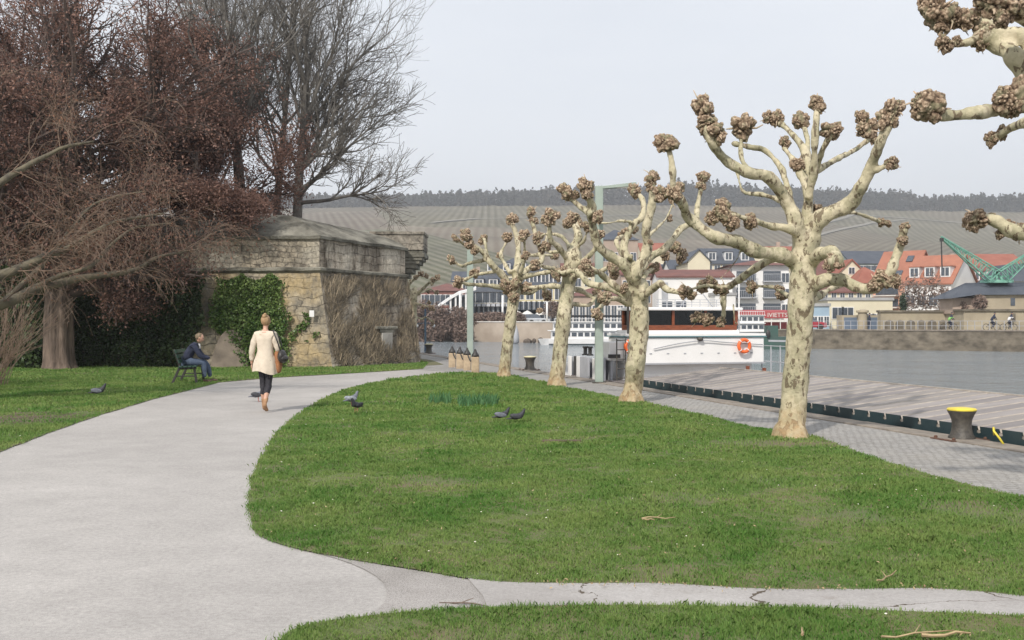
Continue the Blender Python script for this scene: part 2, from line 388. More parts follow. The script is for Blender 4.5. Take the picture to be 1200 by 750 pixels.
# ------------------------------------------------------------------ the ground, paths, quay, lawns, river
QA = Vector((6.56, 13.7, 0)); QD = Vector((-.2706, .9627, 0)); QN = Vector((.9627, .2706, 0))
def Q(u, v, z=0): return QA + QN*u + QD*v + Vector((0,0,z))        # quay coordinates: u out over the water, v along the quay away from the camera
def sheet(name, poly, z, m, kind='structure', loc=(0,0,0), z0=None):
    from mathutils.geometry import delaunay_2d_cdt
    vs2, _, fs2, _, _, _ = delaunay_2d_cdt([Vector((p[0], p[1])) for p in poly], [], [list(range(len(poly)))], 1, 1e-5)
    fs3 = []
    for f in fs2:
        A_ = sum(vs2[f[i]].x*vs2[f[(i+1)%len(f)]].y-vs2[f[(i+1)%len(f)]].x*vs2[f[i]].y for i in range(len(f)))
        fs3.append(tuple(f) if A_ > 0 else tuple(reversed(f)))
    me = bpy.data.meshes.new(name); me.from_pydata([(v.x-loc[0], v.y-loc[1], z-loc[2]) for v in vs2], [], fs3); me.update()
    o = mkobj(name, me, m, None, loc); tag(o, kind=kind); return o
def smooth_poly(pts, it=2, closed=True):
    pts = [Vector(p) for p in pts]
    for _ in range(it):
        q = []
        n = len(pts)
        for i in range(n):
            a, b = pts[i], pts[(i+1) % n]
            q += [a*.75+b*.25, a*.25+b*.75]
        pts = q
    return pts
def rough_poly(pts, amp, step, seed):
    out = []; n = len(pts)
    for i in range(n):
        a, b = pts[i], pts[(i+1) % n]; d = (b-a).length; k = max(1, min(300, int(d/step)))
        for j in range(k):
            p = a.lerp(b, j/k); nv = mnoise.noise_vector(p*1.7+Vector((seed,0,0)))*amp + mnoise.noise_vector(p*7+Vector((seed,0,0)))*amp*.4
            out.append(Vector((p.x+nv.x, p.y+nv.y, 0)))
    return out

near = [Q(0,-60), Q(0,58), Vector((-24,92,0)), Vector((-150,150,0)), Vector((-900,300,0)), Vector((-900,-60,0)), Vector((-20,-60,0))]
sheet('ground', near, -.02, M_earth)
# quay wall down into the river
qw = MB(); qw.bar(Q(-.35,-60,-1.3), Q(-.35,58,-1.3), .7, 2.55)
tag(qw.build('quay_wall', M_kerb, loc=tuple(Q(0,0)), smooth=False), 'weathered stone wall of the near quay that drops to the river beside the barge', 'quay wall')
kb = MB()
v = -14.0; r = random.Random(3)
while v < 57:
    L = r.uniform(.8,1.15); kb.bar(Q(-.21, v+.01, -.02+r.uniform(-.004,.004)), Q(-.21, v+L-.012, -.02+r.uniform(-.004,.004)), .42, .09); v += L
k = kb.build('kerb', M_kerb, loc=tuple(Q(0,0)), bevel=.012); tag(k, kind='structure')

path_poly = [G(-900,760), Vector((-9,3,0)), Vector((-9,-8,0)), Vector((9,-8,0)), G(1330,790), G(1400,735)]
path_poly = [Vector((-30,-8,0)), Vector((8.5,-8,0)), Vector((8.5,7.2,0)), Vector((3.7,9.5,0)), Vector((2,14,0)), Vector((.6,30,0)), Vector((-.4,34.5,0)), Q(-3.0,26), Q(-6,34), Q(-9,58), Vector((-30,58,0)), Vector((-40,30,0))]
sheet('path', path_poly, 0.0, M_path)
cob = [Q(-.42,-12), Q(-.42,57), Q(-9,57), Q(-6,34), Q(-4.4,24), Vector((-2.2,34.3,0)), Vector((-1.2,31.5,0)), Vector((-1.6,27,0)), Vector((1.3,18,0)), Vector((3.3,9.6,0)), Q(-4,-12)]
sheet('quay_paving', cob, .004, M_cob)

lawn_px = [(296,622),(291,598),(292,572),(301,545),(320,511),(345,488),(380,466),(420,452),(470,443),(530,437),(568,436.5),(605,441),(645,450),(690,460),(755,471.5),(830,489),(885,502),(960,512),(1003,531),(1060,549),(1120,566),(1200,584),(1330,615),(1500,660),(1420,722),(1300,712),(1200,700),(1100,691),(1000,693),(850,690),(760,684),(620,685),(560,681),(480,668),(400,655),(335,641),(306,632)]
lawnA = rough_poly(smooth_poly([G(*p) for p in lawn_px], 2), .03, .12, 1)
low_px = [(324,750),(345,737),(400,727),(480,718.5),(560,713),(700,710),(850,712),(1000,716),(1200,723),(1400,735),(1600,900),(1000,1400),(250,1400),(270,850)]
lawnB = rough_poly(smooth_poly([G(*p) for p in low_px], 1), .025, .1, 2)
left_px = [(-900,760),(-300,625),(-60,553),(0,530),(60,506.5),(120,486),(180,468),(234,454.5),(256,448.5),(319,443),(424,437),(495,432.5)]
left_pts = [G(*p) for p in left_px] + [Vector((-3.2,41,0)), Vector((-5.6,48,0)), Vector((-45,50,0)), Vector((-60,20,0))]
lawnC = rough_poly(left_pts, .03, .2, 3)
far_px = [(493,428),(497,421.5),(507,422),(522,427),(508,428.5)]
lawnD = [G(*p) for p in [(480,429),(482,421),(494,420.5),(507,422.5),(520,427.5),(500,428.6)]]
for nm, pl in (('lawn', lawnA), ('lawn', lawnB), ('lawn', lawnC), ('lawn', lawnD)):
    sheet(nm, pl, .011, M_soil)
patch_px = [(352,644),(400,650),(440,662),(480,668),(530,676),(548,681),(566,690),(575,716),(520,722),(420,726),(448,712),(455,695),(448,680),(420,664),(385,652)]
sheet('asphalt_patch', smooth_poly([G(*p) for p in patch_px],1), .005, M_patch)
slab_px = [(548,679),(600,678),(760,676),(1000,684),(1200,690),(1450,712),(1500,750),(1200,735),(1000,727),(700,722),(575,722),(566,700)]
sheet('concrete_path', [G(*p) for p in slab_px], .010, M_slab)

# river and the land beyond
RW = -1.2
sheet('river', [Vector((-900,-60,0)), Vector((1400,-60,0)), Vector((1400,620,0)), Vector((-900,620,0))], RW, M_water)
def bankpt(px, py): return G(px, py, RW)
bank = [Vector((420,-55,0)), Vector((150,25,0)), bankpt(1200,412), bankpt(955,408.7), bankpt(800,404.5), bankpt(640,401), bankpt(480,399.5), Vector((-160,220,0)), Vector((-900,420,0))]
bank = [Vector((p.x, p.y, 0)) for p in bank]
sheet('far_bank', bank + [Vector((-900,620,0)), Vector((1400,620,0)), Vector((1400,-55,0))], .6, mat('bank_ground', (.15,.15,.09), (.22,.19,.15), .08, .95, 0))

# hill with vineyards
def hill_h(x, y):
    t = (y-330)/(1120-330); 
    rt = min(1, max(0, (x-150)/250))
    if t <= 0: return -3 + 3*max(-1,t)
    H = 119 - 3*rt + 4*math.sin(x*.004+1)
    if t < 1: h = H*(t**1.25)
    else: h = H + (y-1120)*(.02+.05*rt)*max(0,1-(y-1120)/900)
    h += 9*math.sin(x*.006+2)*math.sin(min(t,1)*PI) + 4*math.sin(x*.017+y*.004)*math.sin(min(t,1)*PI)
    h *= 1 - .35*min(1, max(0, (-x-500)/800))
    return h
hb = MB(); nx, ny = 130, 90
for j in range(ny+1):
    for i in range(nx+1):
        x = -1300+2900*i/nx; y = 300+1500*j/ny; hb.v.append((x, y, hill_h(x, y)))
for j in range(ny):
    for i in range(nx):
        a = j*(nx+1)+i; hb.f.append((a, a+1, a+nx+2, a+nx+1)); hb.mi.append(0)
tag(hb.build('hill', M_vine, loc=(0,300,0), smooth=True), kind='structure')
def hill_hit(px, py):
    y = 335
    while y < 1500:
        p = P(px, py, y)
        if hill_h(p.x, p.y) >= p.z: return Vector((p.x, p.y, hill_h(p.x, p.y)))
        y += 3
    return None
M_road = mat('pale_farm_track', (.27,.25,.20), (.20,.185,.15), .1, .95)
for rd in ([(862,322),(905,300),(940,283),(975,272),(1020,262),(1060,258)], [(985,251),(1060,256),(1130,262),(1210,264)], [(930,268),(965,262),(1000,252)], [(505,262),(560,257),(640,254),(760,252)]):
    pts = [hill_hit(*p) for p in rd]; pts = [p for p in pts if p]
    rb = MB()
    fine = []
    for a, b in zip(pts, pts[1:]):
        for k in range(8): fine.append(a.lerp(b, k/8))
    fine.append(pts[-1])
    for a, b in zip(fine, fine[1:]):
        d = (b-a); n = Vector((-d.y, d.x, 0)).normalized()*2.4
        q = [a-n, b-n, b+n, a+n]; rb.add([(p.x, p.y, hill_h(p.x, p.y)+.7) for p in q], [(0,1,2,3)])
    tag(rb.build('farm_track', M_road, loc=(0,0,0)), kind='structure')
# forest along the ridge
C = []; S = []
r = np.random.default_rng(11)
for i in range(4600):
    x = r.uniform(-900, 1300); y = r.uniform(1110, 1230) if i % 2 else r.uniform(1105,1130)
    if 780 < (600+1250*x/y) < 0: continue
    H = r.uniform(15,20) + 3*math.sin(x*.013) + (7 if 170 < x < 420 else 0)
    if i % 2 == 0: H *= .8
    px = 600+1250*x/y
    if px > 1010: H *= .95
    z = hill_h(x, y); n = 60; 
    zz = r.uniform(0,1,n); wd = 2.6*np.sqrt(np.clip(1-zz**3,0,1)); a = np.stack([x+r.uniform(-1,1,n)*wd, y+r.uniform(-1,1,n)*wd, z+H*zz], 1); C.append(a); S.append(np.full(n, r.uniform(1.0,1.6)))
C = np.concatenate(C); S = np.concatenate(S)
fo = np_mesh('forest', leaf_quads(C, S, .8), 4, M_forest, loc=(0,1150,100), attr=np.repeat(r.uniform(0,1,len(C)//60), 60))
tag(fo, 'dark band of leafless woodland along the top of the vineyard hill', 'forest', kind='stuff')

# ------------------------------------------------------------------ grass blades, daisies, fallen leaves
def pip(P2, poly):
    x, y = P2[:,0], P2[:,1]; px = np.array([p[0] for p in poly]); py = np.array([p[1] for p in poly]); ins = np.zeros(len(x), bool); j = len(px)-1
    for i in range(len(px)):
        c = ((py[i] > y) != (py[j] > y)) & (x < (px[j]-px[i])*(y-py[i])/(py[j]-py[i]+1e-12)+px[i]); ins ^= c; j = i
    return ins
def in_view(P2, pad=1.5):
    return (np.abs(P2[:,0]) < P2[:,1]*.5+pad)
def vnoise(P2, s, seed=0):
    f = np.zeros(len(P2)); rr = np.random.default_rng(seed)
    for k in range(14):
        a = rr.uniform(0, 2*PI); w = s*rr.uniform(.5,2.2); f += np.sin(P2[:,0]*w*np.cos(a)+P2[:,1]*w*np.sin(a)+rr.uniform(0,7))
    return f/14
_b1 = G(15,492); _b2 = G(938,521); _b3 = G(880,520); _b4 = G(1150,600)
BARE = [(_b1.x,_b1.y,1.3,1.5),(_b2.x,_b2.y,.55,.5),(_b3.x,_b3.y,.6,.5),(_b4.x,_b4.y,.5,.5)]
def blades(poly, bands, seed):
    rr = np.random.default_rng(seed); Vs = []; As = []
    for (y0, y1, dens, h, w) in bands:
        xs = [p[0] for p in poly]; xm = y1*.5+1.5
        x0 = max(min(xs), -xm); x1 = min(max(xs), xm)
        if x1 <= x0: continue
        n = int((x1-x0)*(y1-y0)*dens)
        p = np.stack([rr.uniform(x0,x1,n), rr.uniform(y0,y1,n)], 1)
        p = p[in_view(p)]; p = p[pip(p, poly)]
        bare = vnoise(p, 2.2, 5) + .5*vnoise(p, 9, 6)
        p = p[rr.uniform(size=len(p)) < np.clip(1.15+bare*1.9, .22, 1)]
        n = len(p)
        if not n: continue
        for cx_, cy_, rx_, ry_ in BARE:
            e_ = ((p[:,0]-cx_)/rx_)**2+((p[:,1]-cy_)/ry_)**2 + vnoise(p, 5, 33)*.9; p = p[(e_ > 1) | (rr.uniform(size=len(p)) < .22+.5*np.clip(e_,0,1)**2)]
        n = len(p)
        p = p + rr.normal(size=p.shape)*.022
        tall = np.clip(1 + vnoise(p, 3.1, 8)*1.0 + vnoise(p, 11, 9)*.9 + vnoise(p, 26, 10)*.8, .35, 2.3)
        hh = h*tall*rr.uniform(.55,1.25,n); a = rr.uniform(0,2*PI,n); ww = w*rr.uniform(.7,1.3,n)
        lean = rr.uniform(.1,.9,n); la = rr.uniform(0,2*PI,n)
        dx, dy = np.cos(a)*ww, np.sin(a)*ww; z0 = .008
        B = np.stack([p[:,0], p[:,1], np.full(n, z0)], 1); D = np.stack([dx, dy, 0*dx], 1)
        Md = B + np.stack([np.cos(la)*lean*hh*.3, np.sin(la)*lean*hh*.3, hh*.6], 1)
        T = B + np.stack([np.cos(la)*lean*hh, np.sin(la)*lean*hh, hh*(1-.25*lean)], 1)
        V = np.stack([B-D, B+D, Md+D*.7, T, Md-D*.7], 1)
        Vs.append(V.reshape(-1,3)); As.append(np.clip(.5+.3*vnoise(p,4.0,12)+.35*vnoise(p,1.1,14)+rr.normal(size=n)*.22, 0, 1))
    return np.concatenate(Vs), np.concatenate(As)
bands = [(3.5,6.6,14000,.026,.0021),(6.6,9,9500,.027,.0026),(9,13,5600,.030,.0036),(13,19,2600,.036,.0055),(19,28,1100,.045,.009),(28,46,450,.05,.014)]
for pl, sd in ((lawnA,1),(lawnB,2),(lawnC,3)):
    V, A = blades(pl, bands, sd)
    g = np_mesh('grass', V, 5, M_grass, loc=(0,0,0), attr=A)
    tag(g, ['short green grass of the big lawn between path and quay','green grass strip along the bottom edge below the concrete path','green grass on the left between the path and the old wall'][sd-1], 'grass', kind='stuff')
def scatter(poly, n, seed, y0=5, y1=34, pw=1.0):
    rr = np.random.default_rng(seed); out = []
    while len(out) < n:
        y = y0 + (y1-y0)*rr.uniform()**pw; x = rr.uniform(-.52,.52)*y
        if pip(np.array([[x,y]]), poly)[0]: out.append((x,y))
    return out
M_petal = mat('white_petal', (.78,.76,.68), (.7,.66,.5), 20, .7); M_straw = mat('dry_straw', (.46,.35,.20), (.22,.14,.08), 9, .8)
db = MB()
for x, y in scatter(lawnA, 95, 21, pw=1.5)+scatter(lawnB, 8, 22, 4.5, 6)+scatter(lawnC, 30, 23, 14, 34):
    s = random.uniform(.005,.009); db.ball((x,y,.05), (s,s,s*.5), 6, 4)
tag(db.build('daisies', M_petal, loc=(0,12,0)), 'tiny white daisies dotted over the lawns', 'flowers', kind='stuff')
C = np.array([(x,y,.045) for x, y in scatter(lawnA, 900, 31, pw=1.3)+scatter(lawnB, 40, 32, 4.5, 6)+scatter(lawnC, 260, 33, 14, 34)])
Cp = []
for px, py in [(640,684),(660,686),(690,683),(720,686),(800,686),(840,690),(905,692),(960,690),(1045,689),(1080,690),(1110,690)]:
    b = G(px, py, .01)
    for k in range(14): Cp.append((b.x+random.gauss(0,.09), b.y+random.gauss(0,.05), .025))
C = np.concatenate([C, np.array(Cp)])
fl = np_mesh('fallen_leaves', leaf_quads(C, RNG.uniform(.005,.014,len(C)), .45, upbias=1.5), 4, M_straw, loc=(0,12,0))
tag(fl, 'dry leaves and straw bits scattered on the grass', 'leaf litter', kind='stuff')
def stick(px, py, L, ang, lab, r0=.006, branch=True, m=M_straw, z=.05):
    b = G(px, py, .03); s = MB(); d = Vector((math.cos(ang), math.sin(ang), 0))
    pts = [b+d*(t*L-L/2)+Vector((0,random.gauss(0,.01),z+random.uniform(-.008,.012)-.03)) for t in (0,.2,.45,.7,1)]
    s.tube(pts, [r0, r0*.9, r0*.8, r0*.7, r0*.4], 5)
    if branch: s.tube([pts[2], pts[2]+Matrix.Rotation(.7,3,'Z')@d*L*.25+Vector((0,0,.02))], [r0*.6, r0*.3], 4)
    tag(s.build('twig', m, loc=tuple(b)), lab, 'twig', 'dry sticks lying on the grass')
stick(772,610,.28,.1,'pale broken straw stick lying in the middle right of the big lawn')
stick(760,612,.10,-.4,'very short pale chip lying just left of the broken straw stick', .007, False)
stick(1040,679,.34,.9,'thin bent stalk in the grass just above the concrete path on the right')
stick(1075,747,.42,.25,'long thin dry stalk at the bottom edge of the lower grass strip')
stick(1110,748,.26,.1,'thick flat straw piece at the bottom edge below the long stalk', .010, False)
stick(940,745,.11,1.3,'short upright pale stub at the bottom of the lower grass strip', .008, False)
stick(543,704,.30,-.35,'dark brown twig lying on the grey asphalt patch', .006, True, M_treebark, .012)
# worn stone in the lawn
s = MB(); b = G(655,517,.02)
s.prism([(b.x-.24,b.y-.04),(b.x-.1,b.y-.09),(b.x+.2,b.y-.07),(b.x+.30,b.y+.0),(b.x+.16,b.y+.07),(b.x-.2,b.y+.05)], .0, .038)
tag(s.build('stone_slab', M_earth, loc=tuple(b), bevel=.012), 'flat worn stone slab sunk in the middle of the lawn', 'stone slab')
# daffodil leaves: two clumps
def clump(px0, px1, py, lab, n, seed):
    rr = random.Random(seed); q = MB(); b = G((px0+px1)/2, py)
    for k in range(n):
        p = G(rr.uniform(px0, px1), py+rr.gauss(0,1.6)); h = rr.uniform(.10,.25); a = rr.uniform(0,2*PI); l = rr.uniform(.1,.5)*h
        w = Vector((math.cos(a+1.5), math.sin(a+1.5), 0))*.011; d = Vector((math.cos(a)*l, math.sin(a)*l, 0))
        q.add([p-w, p+w, p+w+d*.4+Vector((0,0,h*.6)), p+d+Vector((0,0,h)), p-w+d*.4+Vector((0,0,h*.6))], [(0,1,2,3,4)])
    tag(q.build('daffodil_clump', M_daff, loc=tuple(b)), lab, 'plant', 'clumps of bulb leaves on the lawn', kind='stuff')
clump(503,528,473,'smaller left clump of blue-green daffodil leaves on the lawn', 110, 1)
clump(537,583,474.5,'wider right clump of blue-green daffodil leaves on the lawn', 260, 2)
# worn earth patches on the left lawn and under the big plane tree
for cx_, cy_, rx_, ry_ in BARE[:1]:
    sheet('bare_soil', rough_poly([Vector((cx_+rx_*.9*math.cos(t*PI/6), cy_+ry_*.9*math.sin(t*PI/6), 0)) for t in range(12)], .22, .2, 9), .014, M_earth)

# ------------------------------------------------------------------ pollarded plane trees
dg_cache = []
def catmull(pts, sub=5):
    out = []; n = len(pts)
    for i in range(n-1):
        p0 = pts[max(i-1,0)]; p1 = pts[i]; p2 = pts[i+1]; p3 = pts[min(i+2,n-1)]
        for k in range(sub):
            t = k/sub; out.append(.5*((2*p1)+(p2-p0)*t+(2*p0-5*p1+4*p2-p3)*t*t+(3*p1-p0-3*p2+p3)*t*t*t))
    out.append(pts[-1]); return out
def make_burls():
    res = []
    for sd in range(6):
        rr = np.random.default_rng(100+sd)
        bm = bmesh.new(); bmesh.ops.create_icosphere(bm, subdivisions=5, radius=1)
        co = np.array([v.co for v in bm.verts]); co /= np.linalg.norm(co, axis=1, keepdims=True)
        def dirs(n): d = rr.normal(size=(n,3)); return d/np.linalg.norm(d,axis=1,keepdims=True)
        def domes(n, w0, w1, h):
            d = dirs(n); w = rr.uniform(w0,w1,n); hh = h*rr.uniform(.6,1.25,n)
            ang = np.arccos(np.clip(co@d.T,-1,1)); return np.max(hh*np.sqrt(np.clip(1-(ang/w)**2,0,1)), axis=1)
        r = .56 + domes(10,.42,.8,.33) + domes(60,.12,.26,.15) + domes(170,.05,.11,.05)
        off = Vector((sd*3.3,1,2)); r += np.array([.18*mnoise.noise(Vector(c)*1.3+off)+.04*mnoise.noise(Vector(c)*9+off) for c in co])
        co = co*r[:,None]
        for v, c in zip(bm.verts, co): v.co = Vector(c)
        tb = MB(); r2 = random.Random(sd)
        for q_ in range(4):
            dv = Vector((r2.gauss(0,1), r2.gauss(0,1), r2.gauss(.3,1))).normalized(); L_ = r2.uniform(.05,.32)
            tb.tube([dv*.6, dv*(.75+L_*.5), dv*(.8+L_)+Vector((r2.gauss(0,.12),r2.gauss(0,.12),.08))], [.085, .06, .035], 5)
        tm = tb.mesh('x', smooth=True); bm.from_mesh(tm)
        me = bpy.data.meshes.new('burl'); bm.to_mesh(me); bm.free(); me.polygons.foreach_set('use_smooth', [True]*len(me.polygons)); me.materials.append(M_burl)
        res.append(me)
    return res
BURLS = make_burls()
M_stub = mat('cut_shoot_bark', (.36,.27,.19), (.17,.12,.085), 20, .85)
def fuse(name, mb, m, parent, voxel, disp=.017):
    off = wloc(parent); me = mb.mesh('tmp', off)
    o = bpy.data.objects.new('tmp', me); link(o)
    md = o.modifiers.new('r', 'REMESH'); md.mode = 'VOXEL'; md.voxel_size = voxel; md.use_smooth_shade = True
    sm = o.modifiers.new('s', 'SMOOTH'); sm.factor = .7; sm.iterations = 4
    bpy.context.view_layer.update(); dg = bpy.context.evaluated_depsgraph_get()
    m2 = bpy.data.meshes.new_from_object(o.evaluated_get(dg)); bpy.data.objects.remove(o)
    n = len(m2.vertices); co = np.empty(n*3, np.float32); m2.vertices.foreach_get('co', co); no = np.empty(n*3, np.float32); m2.vertex_normals.foreach_get('vector', no)
    co = co.reshape(-1,3); no = no.reshape(-1,3)
    f = np.array([mnoise.noise(Vector(c)*3.2)*1.0+mnoise.noise(Vector(c)*8)*.6+mnoise.noise(Vector(c)*19)*.28 for c in co], np.float32)
    co += no*(f*disp)[:,None]; m2.vertices.foreach_set('co', co.ravel()); m2.update()
    m2.name = name; m2.polygons.foreach_set('use_smooth', [True]*len(m2.polygons)); m2.materials.clear(); m2.materials.append(m)
    ob = bpy.data.objects.new(name, m2); ob.parent = parent; return link(ob)
JT = 2.3
def plane_tree(label, base_px, conv, trunk, limbs, burls, scale, voxel, seed, base=None):
    """conv maps traced units to photo pixels; trunk/limbs: (d0,d1,w0,w1,points); burls: (u,v,size,d). d = metres nearer (-) or farther (+) than the trunk"""
    rr = random.Random(seed)
    b = base if base is not None else G(*base_px); Y0 = b.y
    root = empty('plane_tree', tuple(b), label, 'tree', 'pollarded plane trees along the quay')
    m = MB(); tw = []
    def W(u, v, d):
        px, py = conv(u, v); return P(px, py, Y0+d)
    k = scale/F*Y0
    for (d0, d1, w0, w1, pts) in [trunk]+limbs:
        n = len(pts); P3 = []
        for i, (u, v) in enumerate(pts):
            t = i/(n-1); jt = (rr.gauss(0,1)*JT/scale, rr.gauss(0,1)*JT/scale) if (0 < i < n-1 and pts is not trunk[4]) else (0,0); P3.append(W(u+jt[0], v+jt[1], d0+(d1-d0)*(t**.8)+(rr.gauss(0,.07) if 0 < i < n-1 else 0)))
        fine = catmull(P3, 5); q = len(fine)
        rad = [(w0+(w1-w0)*(i/(q-1)))*k/2*(.98 if pts is trunk[4] else .90)*(1+(.03 if pts is trunk[4] else .09)*math.sin(i*1.3+rr.random()*2)+(.16*math.exp(-((i/(q-1)-.97)/.08)**2))) for i in range(q)]
        if pts is trunk[4]:
            # flared foot with root buttresses
            for i in range(min(6, q)): rad[i] *= 1+.32*(1-i/6)**2
            fine[0] = Vector((fine[0].x, fine[0].y, -.06))
        m.tube(fine, rad, 12)
        m.ball(fine[-1], rad[-1]*1.02, 10, 8)
    for a in range(6):
        an = a*PI/3+rr.random(); m.tube([b+Vector((0,0,.28)), b+Vector((math.cos(an)*trunk[2]*k*.45, math.sin(an)*trunk[2]*k*.45, .1)), b+Vector((math.cos(an)*trunk[2]*k*.72, math.sin(an)*trunk[2]*k*.72, -.08))], [trunk[2]*k*.34, trunk[2]*k*.22, trunk[2]*k*.1], 8)
    fuse('trunk', m, M_bark, root, voxel)
    for i, (u, v, s, d) in enumerate(burls):
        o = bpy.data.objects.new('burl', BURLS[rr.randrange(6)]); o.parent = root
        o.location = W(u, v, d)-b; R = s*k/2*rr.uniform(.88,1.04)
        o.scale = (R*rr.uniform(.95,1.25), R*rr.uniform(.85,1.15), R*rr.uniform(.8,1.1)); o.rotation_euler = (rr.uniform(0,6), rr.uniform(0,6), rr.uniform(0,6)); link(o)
    return root

# A: the big tree on the right (units of a crop: px = 740+.5864u, py = 80+.5864v)
cA = lambda u, v: (740+.5864*u, 80+.5864*v)
trunkA = (0,0,54,50,[(320,735),(322,690),(328,620),(335,550),(338,480),(342,420),(345,370),(350,335)])
limA = [
 (0,-.9,34,20,[(335,400),(300,372),(255,362),(205,350),(160,332),(122,300),(100,268),(84,244)]),
 (-.9,-1.0,15,13,[(84,250),(80,205),(74,160)]),
 (-.05,.6,24,15,[(335,395),(300,378),(262,388),(222,418),(196,436)]),
 (.6,.7,14,11,[(185,440),(180,468),(184,495)]),
 (.6,.5,12,10,[(190,440),(150,436),(112,444)]),
 (-.4,-.35,8,5,[(222,352),(205,385),(178,420)]),
 (0,-.7,36,17,[(345,370),(330,300),(306,258),(275,222),(230,205),(192,182),(162,150),(148,112)]),
 (-.5,-.2,16,13,[(236,206),(219,175),(221,135)]),
 (.1,.5,17,11,[(318,270),(296,205),(268,165),(238,158),(205,150)]),
 (0,.9,15,9,[(325,285),(298,252),(258,247),(222,238),(203,215),(204,188)]),
 (0,-.6,21,14,[(345,345),(318,325),(275,315),(240,303),(200,292)]),
 (0,.2,32,16,[(350,380),(348,310),(344,250),(334,205)]),
 (0,1.0,24,14,[(352,300),(356,225),(346,170),(322,132),(296,108)]),
 (.5,.9,13,12,[(352,190),(350,140),(342,110)]),
 (-.1,-.5,22,13,[(352,260),(368,200),(372,130),(372,82)]),
 (.1,.6,16,12,[(350,225),(322,190),(306,160)]),
 (.1,1.1,18,12,[(368,205),(405,182),(446,162),(482,135)]),
 (0,-.4,18,12,[(366,210),(386,170),(398,132)]),
 (0,-1.0,42,18,[(350,350),(380,298),(430,268),(470,238),(488,195),(500,150),(516,105)]),
 (-.7,-.8,14,13,[(488,205),(515,192)]),
 (.2,.9,12,9,[(405,290),(440,288),(470,302),(500,308)]),
 (0,-.9,32,20,[(352,455),(380,432),(415,422),(448,438),(480,440),(508,420)]),
 (-.9,-1.1,22,16,[(505,425),(522,395),(536,355),(545,322)]),
 (0,1.0,22,11,[(350,475),(380,455),(405,440),(430,432)]),
 (0,-.8,30,28,[(352,400),(380,372),(403,368),(408,385)]),
 (.1,1.2,12,8,[(335,470),(305,455),(282,440),(250,435)]),
 (.1,.5,18,12,[(345,300),(362,284)]),
 (.6,.6,5,3,[(204,470),(212,505),(222,500),(245,495)])]
burA = [(70,148,50,-1.0),(84,250,44,-.95),(60,252,38,-.9),(180,443,36,.6),(165,430,26,.6),(140,436,30,.55),(108,446,34,.5),(155,425,24,.5),(152,503,40,.7),(132,498,30,.75),(178,508,26,.7),
 (145,80,50,-.7),(168,130,50,-.7),(150,108,36,-.7),(150,125,34,-.65),(222,118,56,-.2),(182,286,50,-.6),(160,300,34,-.55),(235,305,36,-.45),(200,310,36,-.6),(330,192,38,.2),
 (290,100,42,1.0),(272,98,28,1.0),(306,148,38,.6),(339,105,44,.9),(372,70,34,-.5),(372,82,30,-.5),(400,125,46,-.4),(410,118,30,-.4),(472,122,50,1.1),(460,100,34,1.1),(484,140,30,1.1),(520,82,56,-1.0),(512,104,44,-1.0),
 (518,190,34,-.8),(500,308,26,.9),(512,310,22,.9),(505,420,44,-.95),(525,425,34,-1.0),(485,432,34,-.9),(545,318,28,-1.1),(541,345,26,-1.1),(408,385,34,-.8),(395,395,30,-.75),(438,432,24,1.0),(370,283,32,.4),(240,437,34,1.2),(300,455,28,.9),(296,440,24,.9),(205,188,12,.9)]
plane_tree('largest plane tree in full view, standing in front of the ribbed barge deck', (927,513), cA, trunkA, limA, burA, .5864, .022, 1)
# B (px = 500+.4u, py = 180+.4v)
cB = lambda u, v: (500+.4*u, 180+.4*v)
trunkB = (0,0,56,60,[(600,732),(605,690),(612,620),(620,550),(624,480),(622,430),(620,395)])
limB = [
 (0,-.6,42,22,[(620,400),(622,350),(638,285),(648,210),(655,140),(660,95)]),
 (0,-1.1,36,24,[(610,400),(588,335),(540,295),(505,258),(485,200),(476,150),(470,115)]),
 (-1.0,-.9,22,18,[(482,180),(455,160),(425,130)]),
 (0,.9,32,18,[(618,380),(598,330),(588,270),(600,215),(622,175),(626,140),(614,115)]),
 (0,-.8,26,16,[(600,425),(560,390),(515,360),(485,345),(465,330)]),
 (0,1.0,28,14,[(600,430),(540,400),(480,380),(440,345),(400,350),(385,345)]),
 (0,.8,24,14,[(620,395),(645,350),(668,335)]),
 (.2,1.4,30,18,[(625,340),(655,295),(700,262),(748,222),(785,200),(800,150),(812,75)]),
 (-.2,-1.0,30,18,[(630,420),(665,388),(690,385),(720,400),(752,408)]),
 (.3,1.2,14,10,[(640,250),(680,215),(705,185),(720,150)]),
 (0,-1.2,20,12,[(590,440),(545,430),(515,450),(500,470)]),
 (0,1.3,24,14,[(618,330),(575,300),(560,262),(580,240)]),
 (.4,1.6,12,9,[(600,200),(560,190),(520,205),(480,196)]),
 (0,.9,18,10,[(600,300),(575,330),(552,350)])]
burB = [(660,70,50,-.6),(655,95,40,-.6),(610,110,52,.9),(600,100,34,.9),(465,95,62,-1.1),(468,118,44,-1.1),(408,112,54,-.9),(430,125,38,-.9),(465,325,40,-.8),(478,348,34,-.8),(385,350,36,1.0),(405,352,28,1.0),
 (662,338,44,.8),(675,330,30,.8),(728,275,44,1.3),(745,300,48,1.3),(812,68,50,1.4),(805,95,40,1.4),(752,405,44,-1.0),(775,412,36,-1.0),(718,118,60,1.2),(740,100,46,1.2),(500,472,46,-1.2),(520,420,48,-1.1),(545,340,44,.9),(550,355,34,.9),(580,238,48,1.3),(605,225,34,1.3),(500,190,40,-1.0),(430,190,50,1.5),(412,205,36,1.5),(515,425,34,-1.1),(580,395,36,-.3),(655,260,24,-.5),(712,190,26,1.2),(700,300,34,1.2)]
plane_tree('second plane tree from the right, its trunk in front of the boat wheelhouse', (740,472), cB, trunkB, limB, burB, .4, .026, 2)
